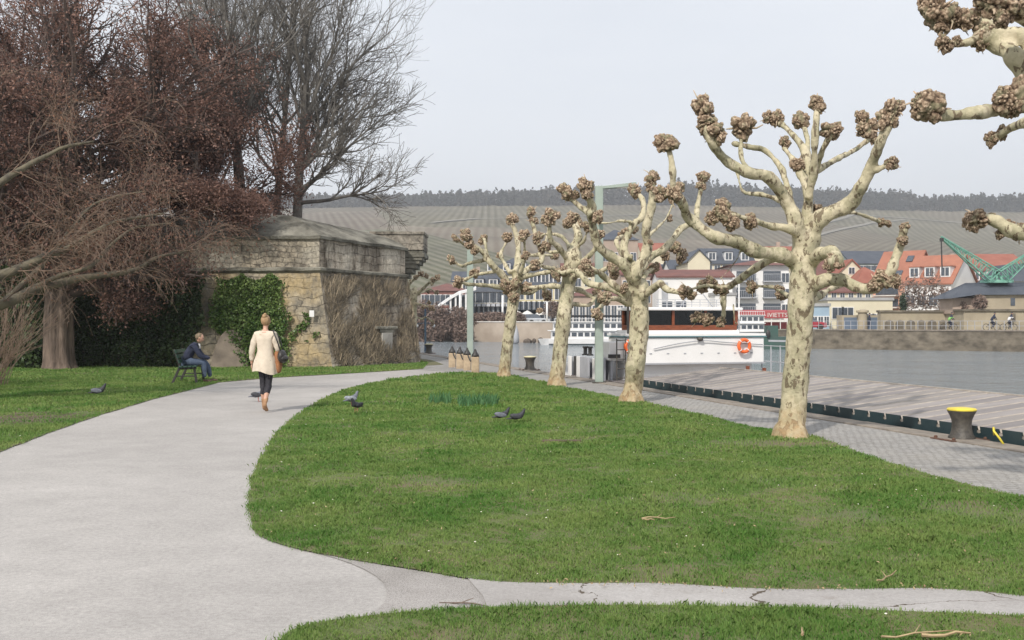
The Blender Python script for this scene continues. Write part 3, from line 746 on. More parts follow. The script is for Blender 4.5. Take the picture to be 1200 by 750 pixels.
# C
trunkC = (0,0,44,46,[(380,682),(384,640),(392,570),(402,480),(412,400),(422,340),(430,300)])
limC = [
 (0,.5,40,22,[(425,320),(436,270),(442,225),(432,200)]),
 (0,-.8,24,14,[(420,320),(385,285),(360,240),(362,195)]),
 (0,-.9,22,14,[(432,330),(470,300),(495,270),(500,240)]),
 (0,.9,18,10,[(425,290),(395,255),(360,235),(330,245)]),
 (0,-1.1,24,14,[(415,375),(460,350),(500,342),(545,325)]),
 (0,.8,22,12,[(410,395),(450,400),(485,412),(520,425)]),
 (0,.8,24,12,[(408,395),(370,390),(330,400),(295,392)]),
 (0,-1,20,12,[(410,360),(380,340),(345,340),(320,325)]),
 (0,1,18,10,[(422,310),(400,290),(370,290),(345,280)]),
 (0,.7,18,12,[(405,440),(440,440),(478,438),(500,410)]),
 (0,-.5,16,10,[(430,280),(460,260),(470,225)])]
burC = [(425,190,50,.5),(445,205,36,.5),(362,182,50,-.8),(350,200,34,-.8),(500,240,44,-.9),(322,248,36,.9),(548,325,44,-1.1),(548,345,34,-1.1),(520,425,44,.8),(500,405,34,.7),(295,392,36,.8),(318,328,40,-1),(340,278,34,1),(505,180,40,.7),(470,215,36,-.5),(470,330,44,-.5),(455,345,34,-.5),(400,345,36,-.3),(385,360,30,-.3),(420,445,30,.5),(352,270,34,-.5),(480,350,34,-.5)]
plane_tree('thick orange-stained plane tree standing third from the right, left of the green mast', (652,452), cB, trunkC, limC, burC, .4, .03, 3)
# D
trunkD = (0,0,34,36,[(228,657),(230,620),(238,550),(246,490),(254,430),(258,400)])
limD = [
 (0,-.7,26,14,[(256,410),(232,365),(195,330),(162,295),(135,268),(118,250)]),
 (0,.5,26,16,[(256,400),(262,350),(262,300),(258,250),(250,205)]),
 (0,.9,24,14,[(262,390),(300,345),(325,300),(318,240),(308,190)]),
 (0,1.0,18,10,[(245,385),(215,345),(190,345),(150,352),(110,370)]),
 (0,-1,20,12,[(265,370),(300,345),(345,340),(378,345)]),
 (0,.6,20,12,[(265,405),(305,398),(335,402),(352,412)]),
 (0,1.2,16,10,[(245,350),(222,300),(232,262)]),
 (0,-.9,18,10,[(240,400),(200,385),(160,395),(120,385),(92,375)]),
 (0,1.2,16,10,[(215,350),(185,310),(168,270),(165,255)]),
 (-.3,-.6,14,10,[(175,310),(130,315),(95,318),(72,308)]),
 (-.3,-.6,14,10,[(140,275),(105,262),(88,248)]),
 (.5,1.3,14,9,[(310,300),(345,270),(355,200),(362,185)]),
 (0,-1.2,16,10,[(262,380),(285,335),(290,290),(285,250)]),
 (0,.8,16,10,[(258,345),(290,310),(330,300),(375,300)])]
burD = [(115,240,44,-.7),(125,268,38,-.7),(85,250,32,-.6),(140,285,30,-.7),(252,192,44,.5),(306,172,44,.9),(312,195,34,.9),(95,378,36,1.0),(140,350,34,1.0),(378,348,38,-1),(352,414,36,.6),(235,245,38,1.2),(92,375,34,-.9),(165,252,38,1.2),(72,310,34,-.6),(362,182,44,1.3),(284,240,38,-1.2),(240,395,50,-.1),(262,380,46,-.2),(225,385,36,-.2),(280,395,38,0),(255,420,34,-.2),(378,300,34,.8),(330,240,34,1),(110,232,34,-.7),(215,300,24,1),(290,300,30,-1),(330,460,24,.3)]
plane_tree('leftmost full plane tree on the lawn, standing near the stone chain posts', (591,442), cB, trunkD, limD, burD, .4, .03, 4)
# E: smaller one half hidden behind the bastion (px = 470+.1733u, py = 320+.1733v)
cE = lambda u, v: (470+.1733*u, 320+.1733*v)
bE = Vector((-4.75, 50.5, 0))
trunkE = (0,0,52,44,[(72,720),(76,560),(82,400),(86,250),(88,160),(90,120)])
limE = [
 (0,-1,30,18,[(90,160),(120,110),(165,80),(200,50),(235,35)]),(0,-.8,30,18,[(88,150),(80,90),(100,40),(130,10)]),
 (0,1,30,18,[(86,200),(50,150),(20,120),(-20,90)]),(0,.8,28,18,[(88,190),(60,100),(50,50),(20,20)]),
 (0,-.8,24,14,[(86,210),(120,225),(160,235),(200,235)]),(0,.6,24,14,[(84,290),(130,310),(170,308),(210,330)]),(0,1.2,24,14,[(90,140),(150,120),(180,130),(235,130)]),
 (0,-1,24,14,[(84,260),(40,230),(-10,240)])]
burE = [(245,28,55,-1),(215,45,40,-1),(135,5,50,-.8),(170,20,45,-.8),(-25,85,50,1),(15,10,50,.8),(205,238,50,-.8),(150,230,36,-.8),(215,335,40,.6),(240,130,44,1.2),(180,120,40,1.2),(100,30,44,-.8),(-15,240,50,-1),(190,200,36,.2),(60,60,40,.8),(120,140,30,.4)]
plane_tree('small distant plane tree half hidden behind the corner of the old wall', None, cE, trunkE, limE, burE, .1733, .04, 5, base=bE)
# F: the near tree whose trunk stands outside the frame on the right (px = 1000+.4u, py = .4v)
cF = lambda u, v: (1000+.4*u, .4*v)
bF = Vector((5.75, 8.7, 0))
trunkF = (0,0,150,130,[(1065,1490),(1062,1300),(1055,1100),(1050,900),(1045,700),(1040,560)])
limF = [
 (0,-.4,100,50,[(1045,650),(960,480),(820,400),(700,360),(560,322),(480,300)]),
 (-.4,-.5,44,36,[(500,300),(420,318),(340,325),(275,345),(225,330)]),
 (-.2,.5,60,28,[(800,420),(650,390),(520,362),(460,376),(415,405)]),
 (0,.3,100,55,[(1042,620),(930,380),(760,250),(600,220),(500,225),(465,170),(425,128),(380,105)]),
 (.3,.2,36,30,[(430,128),(380,112),(330,124),(275,130)]),
 (.2,.3,50,44,[(560,215),(500,110),(430,90),(380,65),(320,50),(250,40)]),
 (.1,-.3,50,40,[(620,210),(560,100),(490,40),(420,20)]),
 (0,.4,90,34,[(1045,700),(880,640),(700,660),(560,690),(470,680),(410,655),(375,640)]),
 (0,.8,90,40,[(1045,600),(1150,400),(1300,250),(1350,100)]),
 (0,.8,90,40,[(1045,700),(1250,600),(1400,500)]),(0,-.3,80,40,[(1045,560),(1040,300),(1000,100),(1010,-60)])]
burF = [(215,308,95,-.5),(240,325,80,-.5),(200,290,60,-.5),(440,290,80,-.4),(480,280,110,-.4),(465,310,80,-.4),(405,405,52,.5),(435,390,50,.45),(400,425,30,.5),(265,130,62,.2),(300,120,46,.2),(380,95,72,.3),(370,125,60,.3),(400,85,60,.3),
 (240,30,105,.3),(280,50,100,.3),(320,60,80,.3),(250,75,70,.3),(350,50,60,.3),(215,10,70,.3),(400,10,110,-.3),(450,20,110,-.3),(500,15,110,-.3),(430,50,80,-.3),(360,640,75,.4),(345,655,60,.4),(400,640,44,.4),(455,660,50,.4),(435,685,44,.4),(490,680,60,.4),(1350,90,110,.8),(1410,490,110,.8),(1010,-60,120,-.3)]
plane_tree('nearest plane tree, only its dark knobbly branch ends reach in at the right edge', None, cF, trunkF, limF, burF, .4, .02, 6, base=bF)

# ------------------------------------------------------------------ the old bastion
base = [Vector(p) for p in ((-34,39.4,0),(-11.2,36.9,0),(-6.15,36.6,0),(-3.45,40.5,0),(-5.5,48,0),(-34,48,0))]
ztop = [3.38,3.38,3.38,3.30,3.1,3.1]
topo = [Vector(p) for p in ((-34,39.9,0),(-11.4,37.4,0),(-6.70,37.1,0),(-4.1,40.9,0),(-6.1,48,0),(-34,48,0))]
zc = [4.49,4.49,4.49,4.32,4.2,4.2]
inner = [Vector(p) for p in ((-34,41.8,5.45),(-11.8,39.3,5.48),(-8.2,39.1,5.48),(-5.5,42.1,5.05),(-7.6,48,5.0),(-34,48,5.4))]
bast = empty('bastion', (-8.5,40,0), 'old battered stone bastion with sloping capstones beside the path', 'fortification')
def axis(a, b): d = (b-a).normalized(); return (d.x, d.y)
M_wallU = mat_wall('rubble_masonry', ((.40,.345,.26),(.285,.245,.185),(.18,.155,.12)), .34, .20, axis(topo[1],topo[2]), (.36,.33,.27), (.12,.105,.085), cscale=.7)
M_wallL = mat_wall('stained_masonry', ((.42,.36,.26),(.27,.24,.19),(.17,.15,.12)), .8, .33, axis(base[1],base[2]), (.36,.28,.16), (.13,.12,.10), cscale=.8, stre=(1,1,.8))
M_wallR = mat_wall('dark_streaked_masonry', ((.36,.31,.25),(.22,.19,.15),(.12,.10,.08)), .6, .3, axis(base[2],base[3]), (.50,.45,.37), (.07,.055,.04), cscale=1.1, stre=(1,1,.22))
M_cap = mat('weathered_capstone', (.27,.255,.21), (.075,.07,.055), 1.3, .95, .8, 12, stretch=(1,1,1), lo=.36, hi=.64, bdist=.05)
def face_grid(a0, a1, z0a, z0b, b0, b1, z1a, z1b, nx, nz, amp, seed):
    """wall sheet between a bottom edge and a top edge, gently uneven"""
    m = MB(); n = Vector(((a1-a0).y, -(a1-a0).x, 0)).normalized()
    for j in range(nz+1):
        t = j/nz
        for i in range(nx+1):
            s = i/nx; p = a0.lerp(a1, s).lerp(b0.lerp(b1, s), t); z = (z0a*(1-s)+z0b*s)*(1-t)+(z1a*(1-s)+z1b*s)*t
            e = min(s,1-s,t*1.0,1-t)*12; e = min(1,e)
            d = (mnoise.noise(Vector((p.x*1.3,p.y*1.3,z*2.0))+Vector((seed,0,0)))*1.0+mnoise.noise(Vector((p.x*4,p.y*4,z*5)))*.5)*amp*e
            m.v.append((p.x+n.x*d, p.y+n.y*d, z))
    for j in range(nz):
        for i in range(nx):
            a = j*(nx+1)+i; m.f.append((a,a+1,a+nx+2,a+nx+1)); m.mi.append(0)
    return m
for i, mL, mU in ((0,M_wallL,M_wallU),(1,M_wallL,M_wallU),(2,M_wallR,M_wallR),(3,M_wallR,M_wallR)):
    L = (base[i+1]-base[i]).length; nx = int(L/.09)
    w = face_grid(base[i], base[i+1], -.15, -.15, topo[i], topo[i+1], ztop[i], ztop[i+1], nx, 36, .06, 3+i).build('wall', mL, bast, smooth=True)
    w = face_grid(topo[i], topo[i+1], ztop[i], ztop[i+1], topo[i], topo[i+1], zc[i], zc[i+1], nx, 12, .05, 9+i).build('parapet_wall', mU, bast, smooth=True)
def offs(pl, d):
    out = []
    for i, p in enumerate(pl):
        a = pl[i-1] if i else None; b = pl[i+1] if i+1 < len(pl) else None
        ns = []
        if a is not None: ns.append(Vector(((p-a).y, -(p-a).x, 0)).normalized())
        if b is not None: ns.append(Vector(((b-p).y, -(b-p).x, 0)).normalized())
        n = sum(ns, Vector((0,0,0))).normalized(); c = n.dot(ns[0]); out.append(p+n*d/c)
    return out
def ribbon_course(pl, zs, prof, m, name):
    """sweep a (outward, height) profile along the wall line"""
    q = MB(); rows = [offs(pl, d) for d, h in prof]
    nseg = len(pl)
    # subdivide for slight waviness
    V = []
    for r_, (d, h) in zip(rows, prof):
        V.append([Vector((p.x, p.y, zs[i]+h)) for i, p in enumerate(r_)])
    sub = []
    for line in V:
        o = []
        for a, b in zip(line, line[1:]):
            k = max(1, int((b-a).length/.35))
            for j in range(k): 
                p = a.lerp(b, j/k); o.append(p+Vector((0,0,mnoise.noise(Vector((p.x*2,p.y*2,0)))*.022)))
        o.append(line[-1]); sub.append(o)
    n = min(len(o) for o in sub)
    for o in sub:
        while len(o) > n: o.pop(-2)
    m_ = len(sub)
    q.v = [tuple(p) for o in sub for p in o]
    for j in range(m_-1):
        for i in range(n-1): q.f.append((j*n+i, j*n+i+1, (j+1)*n+i+1, (j+1)*n+i)); q.mi.append(0)
    return q.build(name, m, bast, smooth=False)
pl = topo[:5]
ribbon_course(pl, ztop, [(-.05,-.10),(.02,-.10),(.13,-.02),(.14,.06),(.02,.10),(-.05,.10)], M_cap, 'string_course')
ribbon_course(pl, zc, [(-.05,-.03),(.10,-.03),(.12,.07),(.02,.10)], M_cap, 'coping')
# sloping capstones
cap = MB()
for i in range(4):
    o0 = offs(topo[:5], .03); a, b = o0[i], o0[i+1]; c, d = inner[i+1], inner[i]
    k = max(2, int((b-a).length/.4)); rows = 6
    idx = len(cap.v)
    for j in range(rows+1):
        for s in range(k+1):
            p0 = Vector((*a.lerp(b, s/k).xy, (zc[i]+.095)*(1-s/k)+(zc[i+1]+.095)*s/k)); p1 = d.lerp(c, s/k)
            p = p0.lerp(p1, j/rows); p.z += mnoise.noise(Vector((p.x*1.5,p.y*1.5,2)))*.07*(1 if 0<j<rows else .3) + .10*math.sin(j/rows*PI); cap.v.append(tuple(p))
    for j in range(rows):
        for s in range(k): t = idx+j*(k+1)+s; cap.f.append((t,t+1,t+k+2,t+k+1)); cap.mi.append(0)
cap.build('capstones', M_cap, bast, smooth=True)
tp = MB(); tp.add([tuple(p-Vector((0,0,.01))) for p in inner], [tuple(range(6))]); tp.build('top_fill', M_earth, bast)
# corner turret on corbels
t = MB(); x0, x1, y0, y1 = -5.48, -3.42, 41.3, 43.2
t.b2((x0,y0,4.35),(x1,y1,4.95)); t.b2((x0-.04,y0-.04,4.95),(x1+.04,y1+.04,5.07))
M_tur = mat_wall('turret_masonry', ((.30,.26,.21),(.20,.175,.145),(.10,.09,.075)), .55, .3, (1,0), (.33,.30,.25), (.09,.08,.065), cscale=.9)
t.build('turret', M_tur, bast, bevel=.02)
cbl = MB()
for z, e in ((4.27,.10),(4.16,.16),(4.04,.06),(3.9,-.05),(3.74,-.18),(3.56,-.34),(3.38,-.52),(3.2,-.68)):
    cbl.b2((x0+.2-e*.2, y0+.1-e*.5, z-.09 if z>4.1 else z-.085),(x1-.12+e*1.0, y1, z+.085-.001))
cbl.build('corbel', M_cap, bast, bevel=.03)
# stone buttress standing between the two ivies
bt = MB(); bx = -9.75
prof = [(-1.0,0),(-.95,.35),(-.80,.8),(-.62,1.15),(-.36,1.36),(0,1.42),(.28,1.32),(.46,1.08),(.62,.7),(.78,.3),(.86,0)]
n = len(prof)
prof = [(x*.72+.12, z*.93) for x, z in prof]; vs = [(bx+x, 36.55+.15*z, z) for x, z in prof]+[(bx+x*.95, 37.5, z) for x, z in prof]
bt.add(vs, [tuple(range(n))]+[(i+1,i,i+n,i+n+1) for i in range(n-1)])
bt.build('buttress', mat('brown_render', (.24,.20,.155), (.15,.125,.10), 1.8, .95, .5, 12), bast, bevel=.05)
# niche ledge on the dark face, small white plate near the corner
def onR(s, z, out=0):
    a = base[2].lerp(base[3], s); b = topo[2].lerp(topo[3], s); p = a.lerp(b, z/3.35); n = Vector(((base[3]-base[2]).y, -(base[3]-base[2]).x, 0)).normalized()
    return Vector((p.x, p.y, z))+n*out
nb = MB(); nb.bar(onR(.50,1.36,.09), onR(.74,1.36,.09), .26, .10); nb.bar(onR(.54,1.24,.05), onR(.70,1.24,.05), .2, .14); nb.build('ledge', M_cap, bast, bevel=.02)
nb = MB(); nb.bar(onR(.56,.78,.03), onR(.68,.78,.03), .10, .78); nb.build('memorial_panel', mat('pale_panel', (.42,.40,.36), (.30,.28,.25), 3, .8, .3, 20), bast, bevel=.015)
pp = P(365.5, 367.5, 36.7); 
nb = MB(); nb.box((pp.x, 36.68, pp.z), (.16,.03,.22)); tag(nb.build('wall_plate', M_white, loc=(pp.x,36.68,pp.z)), 'small white plate fixed to the yellowish wall near the bastion corner', 'sign')
# dry creeper over the dark face
V = []; rr = random.Random(5); A = []
for k in range(5200):
    s = rr.uniform(0.01,.995); z = rr.uniform(.05, 3.0)
    if mnoise.noise(Vector((s*5, z*.9, 3))) < -.12: continue
    L = rr.uniform(.15,.6); sl = rr.gauss(.05,.06); w = rr.uniform(.006,.016)
    p0 = onR(s, z, rr.uniform(.01,.10)); s2 = min(1,max(0,s+sl)); p1 = onR(s2, min(3.3,z+L), rr.uniform(.02,.14)); d = (p1-p0).cross(Vector((rr.gauss(.7,.3),rr.gauss(-.6,.3),0))).normalized()*w
    V += [p0-d, p0+d, p1+d*.4, p1-d*.4]; A.append(rr.random())
o = np_mesh('dry_creeper', np.array([tuple(v) for v in V]), 4, M_creeper, loc=tuple(onR(.5,0)), attr=np.array(A)); tag(o, 'dry brown creeper stems hanging over the dark side of the bastion', 'creeper', kind='stuff')
# ivy
def ivy(name, lab, fn, n, m, size, loc, seed, cat='ivy'):
    rr = np.random.default_rng(seed); C = []
    while len(C) < n:
        p = fn(rr)
        if p is not None: C.append(p)
    C = np.array(C); A = np.clip(rr.normal(.5,.25,len(C)),0,1)
    o = np_mesh(name, leaf_quads(C, rr.uniform(size*.6,size*1.3,len(C)), .7, rr, .3), 4, m, loc=loc, attr=A); tag(o, lab, cat); return o
def onL(x, z, out=0):
    y0 = 36.6 if x > -11.2 else 36.9+(-11.2-x)*(39.4-36.9)/22.8
    if x > -11.2: y0 = 36.6+(-6.15-x)*.3/5.05
    return (x, y0+.5*min(z,3.38)/3.38-out, z)
def f1(rr):
    z = rr.uniform(.1, 3.35); x = rr.uniform(-10.6,-7.5)
    l = -10.3+.12*math.sin(z*2.1+1) + (.75*max(0,1.5-z) ) ; r_ = -7.95-.12*math.sin(z*3)+(.25 if z<1 else 0)-(.15 if z>3.0 else 0)
    if z > 3.28-.25*abs(math.sin(x*3)): return None
    if x < l + rr.normal()*.08 or x > r_ + rr.normal()*.12: return None
    out = .06+.30*rr.uniform()**.7*(.6+.8*abs(mnoise.noise(Vector((x*1.6,z*1.6,1))))); return onL(x, z, out)
ivy('ivy', 'bright green ivy panel climbing the wall just left of the yellowish stones', f1, 12500, M_ivy, .05, (-9,36.4,0), 3)
def f1b(rr):
    z = rr.uniform(.9,1.9); x = rr.uniform(-7.7,-6.6)
    if mnoise.noise(Vector((x*2.6,z*2.6,4))) < -.02+.3*(x+7.7)/1.1: return None
    return onL(x, z, rr.uniform(.03,.15))
ivy('ivy', 'sparse thin ivy shoots creeping right over the yellowish stones', f1b, 380, M_ivy, .045, (-7.2,36.5,0), 4)
def f2(rr):
    x = rr.uniform(-16.5,-10.3); z = rr.uniform(.05,3.4)
    top = 3.3-.2*math.sin(x*2)-.15*math.sin(x*5)
    if z > top: return None
    if x > -10.62+.1*math.sin(z*2) and z>.9: return None
    if x > -10.75 - .25*max(0,1.4-z) and z <= 1.45: return None
    out = .1+.55*rr.uniform()**.6*(.6+.9*abs(mnoise.noise(Vector((x*.9,z*.9,1))))); return onL(x, z, out)
ivy('ivy', 'large dark ivy hedge covering the shaded wall behind the bench', f2, 17000, M_ivy_shaded, .06, (-13.4,36.4,0), 5)
def f3(rr):
    x = rr.uniform(-23,-15.6); z = rr.uniform(.05,3.5)
    if z > 3.2+.3*math.sin(x*1.7): return None
    out = .5+1.7*rr.uniform()**.6*(.6+.9*abs(mnoise.noise(Vector((x*.6,z*.6,7))))); return onL(x, z, out)
ivy('evergreen_bush', 'dark evergreen bushes in deep shade behind the thick trunk on the left', f3, 22000, M_ivy_shaded, .075, (-19,36,0), 6, 'bush')

# ------------------------------------------------------------------ branching trees
class Twigs:
    def __init__(s, seed): s.r = random.Random(seed); s.polys = []; s.tips = []; s.count = 0
    def rv(s):
        while 1:
            v = Vector((s.r.uniform(-1,1), s.r.uniform(-1,1), s.r.uniform(-1,1)))
            if .05 < v.length < 1: return v.normalized()
    def branch(s, p, d, L, r, lev, cfg, inside=None):
        c = cfg[lev]; n = c['seg']; step = L/n; pts = [p.copy()]; rad = [r]; d = d.normalized(); kids_ = []
        r1 = r*c.get('taper', .35)
        for i in range(n):
            d = (d + s.rv()*c['wander'] + Vector((0,0,c.get('up',0)))).normalized(); p = p+d*step
            pts.append(p.copy()); rad.append(r+(r1-r)*(i+1)/n)
            if inside and lev > 0 and not inside(p): break
            if (i+1)/n >= c['start']: kids_.append((p.copy(), d.copy(), rad[-1]))
        s.polys.append((pts, rad, lev)); s.count += 1
        if lev+1 < len(cfg):
            for k in range(c['kids']):
                if not kids_: break
                q, dd, rr = kids_[min(len(kids_)-1, int(s.r.random()*len(kids_)))]
                ax = dd.cross(s.rv()); 
                if ax.length < .1: continue
                a = c['ang']*s.r.uniform(.6,1.3); nd = Matrix.Rotation(a, 3, ax.normalized())@dd
                s.branch(q, nd, L*c['ratio']*s.r.uniform(.65,1.25), min(rr*.8, r*c['rr']), lev+1, cfg, inside)
            # continuation
            if c.get('cont', True) and kids_:
                s.branch(pts[-1], d, L*c['ratio']*1.05, rad[-1], lev+1, cfg, inside)
        else: s.tips.append((p, d))
    def mb(s, rmin=.004, levs=None):
        m = MB()
        for pts, rad, lev in s.polys:
            if levs and lev not in levs: continue
            m.tube(pts, [max(rmin, x) for x in rad], (10,8,5,3,3,3,3)[lev], cap=False)
        return m

def bare_tree(x, y, z, H, r0, seed, lab, lean=(0,0), m=M_greybark, up=.05, spread=.55):
    T = Twigs(seed); root = empty('bare_tree', (x,y,z), lab, 'tree', 'tall leafless trees on top of the bastion')
    cfg = [dict(seg=7,wander=.06,up=.05,kids=10,start=.25,ang=spread,ratio=.62,rr=.40,taper=.5),
           dict(seg=7,wander=.15,up=up,kids=7,start=.25,ang=.6,ratio=.58,rr=.45,taper=.35),
           dict(seg=6,wander=.2,up=up,kids=5,start=.2,ang=.6,ratio=.55,rr=.5,taper=.4),
           dict(seg=5,wander=.22,up=.03,kids=5,start=.15,ang=.65,ratio=.6,rr=.45,taper=.4),
           dict(seg=4,wander=.25,up=.02,kids=0,start=.2,ang=.6,ratio=.5,rr=.5,taper=.5)]
    T.branch(Vector((x,y,z-.2)), Vector((lean[0],lean[1],1)), H*.5, r0, 0, cfg)
    T.mb(.009, (0,1,2)).build('trunk', m, root, smooth=True)
    T.mb(.0052, (3,4)).build('twigs', m, root)
    return root
bare_tree(-10.6, 42.5, 5.2, 12.5, .26, 21, 'leafless tree on the bastion with the stout trunk nearest the red-brown crown', (-.10,0))
bare_tree(-9.85, 44.5, 5.2, 13.5, .17, 22, 'leafless middle tree on the bastion with a dark upright trunk', (.02,0))
bt3 = bare_tree(-8.85, 43.5, 5.2, 12.5, .22, 25, 'leafless rightmost tree on the bastion whose long low branches reach right over the wall', (.14,0), spread=.8, up=.03)
bare_tree(-13.5, 47, 5.2, 14, .18, 24, 'leafless tree farthest back on the bastion, rising behind the red-brown crown', (.05,0))
# extra long low right branches of the right tree
T = Twigs(31); cfgb = [dict(seg=8,wander=.10,up=.02,kids=10,start=.2,ang=.6,ratio=.42,rr=.5,taper=.3),dict(seg=6,wander=.18,up=.04,kids=6,start=.15,ang=.6,ratio=.55,rr=.5,taper=.4),dict(seg=5,wander=.2,up=.03,kids=5,start=.15,ang=.6,ratio=.55,rr=.5,taper=.4),dict(seg=4,wander=.2,up=0,kids=0,start=.2,ang=.6,ratio=.5,rr=.5,taper=.5)]
for z, dd, L, r_ in ((6.4,(1,-.1,.18),3.6,.09),(6.9,(1,.1,.5),3.8,.10),(7.6,(1,-.2,.75),4.2,.10),(8.4,(.9,.2,1.0),4.0,.09),(8.8,(.6,-.2,1.3),4.4,.1),(6.5,(.6,-.5,.8),3.2,.08)):
    T.branch(Vector((-8.75,43.5,z)), Vector(dd), L, r_, 0, cfgb)
T.mb(.0085).build('low_branches', M_greybark, bt3)

# red-brown trees with dry leaves
def leafy_tree(x, y, z, H, r0, seed, lab, cen, rad, nl, leafm, lean=(0,0), lsize=.06, trunkm=M_treebark, cluster=.20, fork=.4, group='trees still holding dry red-brown leaves'):
    T = Twigs(seed); root = empty('brown_leaved_tree', (x,y,z), lab, 'tree', group)
    cen = Vector(cen); 
    def inside(p): q = p-cen; return (q.x/rad[0])**2+(q.y/rad[1])**2+(q.z/rad[2])**2 < 1.0+.25*mnoise.noise(p*.5)
    cfg = [dict(seg=6,wander=.04,up=.05,kids=13,start=fork,ang=1.0,ratio=.85,rr=.42,taper=.55),
           dict(seg=7,wander=.16,up=.02,kids=8,start=.2,ang=.7,ratio=.55,rr=.5,taper=.4),
           dict(seg=6,wander=.2,up=.0,kids=6,start=.15,ang=.7,ratio=.55,rr=.5,taper=.4),
           dict(seg=5,wander=.25,up=0,kids=3,start=.15,ang=.7,ratio=.6,rr=.5,taper=.4),
           dict(seg=3,wander=.25,up=0,kids=0,start=.2,ang=.6,ratio=.5,rr=.5,taper=.5)]
    T.branch(Vector((x,y,z-.1)), Vector((lean[0],lean[1],1)), H, r0, 0, cfg, inside)
    # ridged trunk
    T.mb(.008, (1,2,3,4)).build('twigs', M_darkbark, root)
    m = T.mb(.02, (0,)); 
    m2 = MB(); pts, rads, _ = [q for q in T.polys if q[2] == 0][0]
    fine = catmull(pts, 6); nr = 40; 
    for i, p in enumerate(fine):
        t = i/(len(fine)-1); R = r0*(1-.45*t)*(1+.35*max(0,1-t*9)**2)
        for k in range(nr):
            a = 2*PI*k/nr; rr_ = R*(1+.13*mnoise.noise(Vector((math.cos(a)*3.2, math.sin(a)*3.2, p.z*.7)))+.09*math.sin(a*7+p.z*.8)); m2.v.append((p.x+math.cos(a)*rr_, p.y+math.sin(a)*rr_, p.z))
    for i in range(len(fine)-1):
        for k in range(nr): m2.f.append((i*nr+k, i*nr+(k+1)%nr, (i+1)*nr+(k+1)%nr, (i+1)*nr+k)); m2.mi.append(0)
    m2.build('trunk', trunkm, root, smooth=True)
    rr = np.random.default_rng(seed); pos = []
    for pts, rads, lev in T.polys:
        if lev >= 3: pos += [tuple(p) for p in pts]
    pos = np.array(pos)
    # clumps: keep some tips, weight by noise so that there are gaps
    w = np.array([max(.08, .55+1.2*mnoise.noise(Vector(p)*.85+Vector((seed,0,0)))+.6*mnoise.noise(Vector(p)*2.4)) for p in pos]); w /= w.sum()
    idx = rr.choice(len(pos), nl, p=w); C = pos[idx]+rr.normal(size=(nl,3))*cluster
    A = np.clip(np.array([.5+.8*mnoise.noise(Vector(c)*.5) for c in C])+rr.normal(size=nl)*.2, 0, 1)
    np_mesh('leaves', leaf_quads(C, rr.uniform(lsize*.5,lsize*1.2,nl), .5, rr), 4, leafm, root, attr=A)
    return root
leafy_tree(-15.1, 35.6, 0, 5.2, .50, 41, 'big red-brown tree with a thick furrowed trunk standing on the left lawn', (-15.0,35.6,7.8), (6.8,5,6.4), 92000, M_redleaf, (0,0), lsize=.058)
leafy_tree(-12.9, 41.5, 5.2, 3.6, .22, 42, 'dark red-brown tree growing on the bastion behind the ivy wall', (-12.9,41,8.6), (5.2,3.2,4.3), 100000, M_redleaf, (.05,-.05), lsize=.058, fork=.15)
leafy_tree(-20.5, 40, 0, 6.5, .3, 43, 'red-brown tree at the far left edge of the picture, taller than the rest', (-20,39,10), (5.2,4,6.5), 60000, M_redleaf, (.05,0), lsize=.06)
leafy_tree(-11.3, 38.0, 5.0, 2.4, .12, 44, 'small brown-leaved tree drooping over the parapet above the ivy', (-11.9,36.9,4.8), (3.6,2.0,1.8), 40000, M_redleaf, (.1,-.15), lsize=.05, fork=.05)
# the near overhanging branches from a tree outside the frame on the left
root = empty('brown_leaved_tree', (-12.6,20.5,0), 'nearer tree left of the frame whose long bare limbs hang in over the left lawn', 'tree', 'trees still holding dry red-brown leaves')
m = MB(); T = Twigs(51); T.polys = []
cfgn = [dict(seg=8,wander=.22,up=.04,kids=6,start=.1,ang=.7,ratio=.6,rr=.5,taper=.4),dict(seg=7,wander=.26,up=-.06,kids=4,start=.1,ang=.6,ratio=.65,rr=.5,taper=.4),dict(seg=6,wander=.26,up=-.14,kids=0,start=.2,ang=.6,ratio=.5,rr=.5,taper=.5)]
limbs = [[(-180,520,20.5,.30),(-150,430,20.7,.28),(-90,385,21,.17),(0,358,21.5,.115),(45,338,22,.10),(100,325,22.5,.075),(150,318,23,.06),(190,300,23,.035),(230,293,23.4,.02)],
         [(-150,430,20.7,.2),(-60,350,20.5,.12),(30,312,21,.09),(80,290,21.5,.06),(130,262,22,.04),(190,250,22,.02)],
         [(40,340,22,.06),(70,322,22,.05),(105,312,22,.04),(150,270,22.5,.025),(200,262,22.5,.015)],
         [(-150,430,20.7,.2),(-70,290,20.2,.12),(0,215,20,.07),(60,180,20.5,.04),(110,165,20.5,.02)],
         [(-150,430,20.7,.22),(-110,250,20.5,.15),(-60,120,20.5,.09),(-10,40,20.5,.05)],
         [(0,358,21.5,.07),(60,300,22.5,.05),(110,240,23,.03),(170,225,23.4,.015)]]
for lm in limbs:
    pts = [P(a,b,c) for a,b,c,_ in lm]; f = catmull(pts, 5); rd = []
    for i in range(len(f)):
        t = i/5; j = min(int(t), len(lm)-2); u = t-j; rd.append(lm[j][3]*(1-u)+lm[j+1][3]*u)
    f = [p+mnoise.noise_vector(p*2)*.04 for p in f]
    m.tube(f, rd, 8)
    for k in range(max(4, len(f)//2)):
        i = T.r.randrange(len(f)//4, len(f)); d = T.rv(); d.z = abs(d.z)*.7; T.branch(f[i], d, T.r.uniform(.8,1.5), min(.013, rd[i]*.3), 0, cfgn)
m.tube([Vector((-12.6,20.5,-.1)), P(-180,520,20.5)+Vector((0,0,0)), P(-150,430,20.7)], [.36,.32,.28], 12)
m.build('trunk', M_olivebark, root, smooth=True)
T.mb(.0026).build('twigs', M_twig, root)
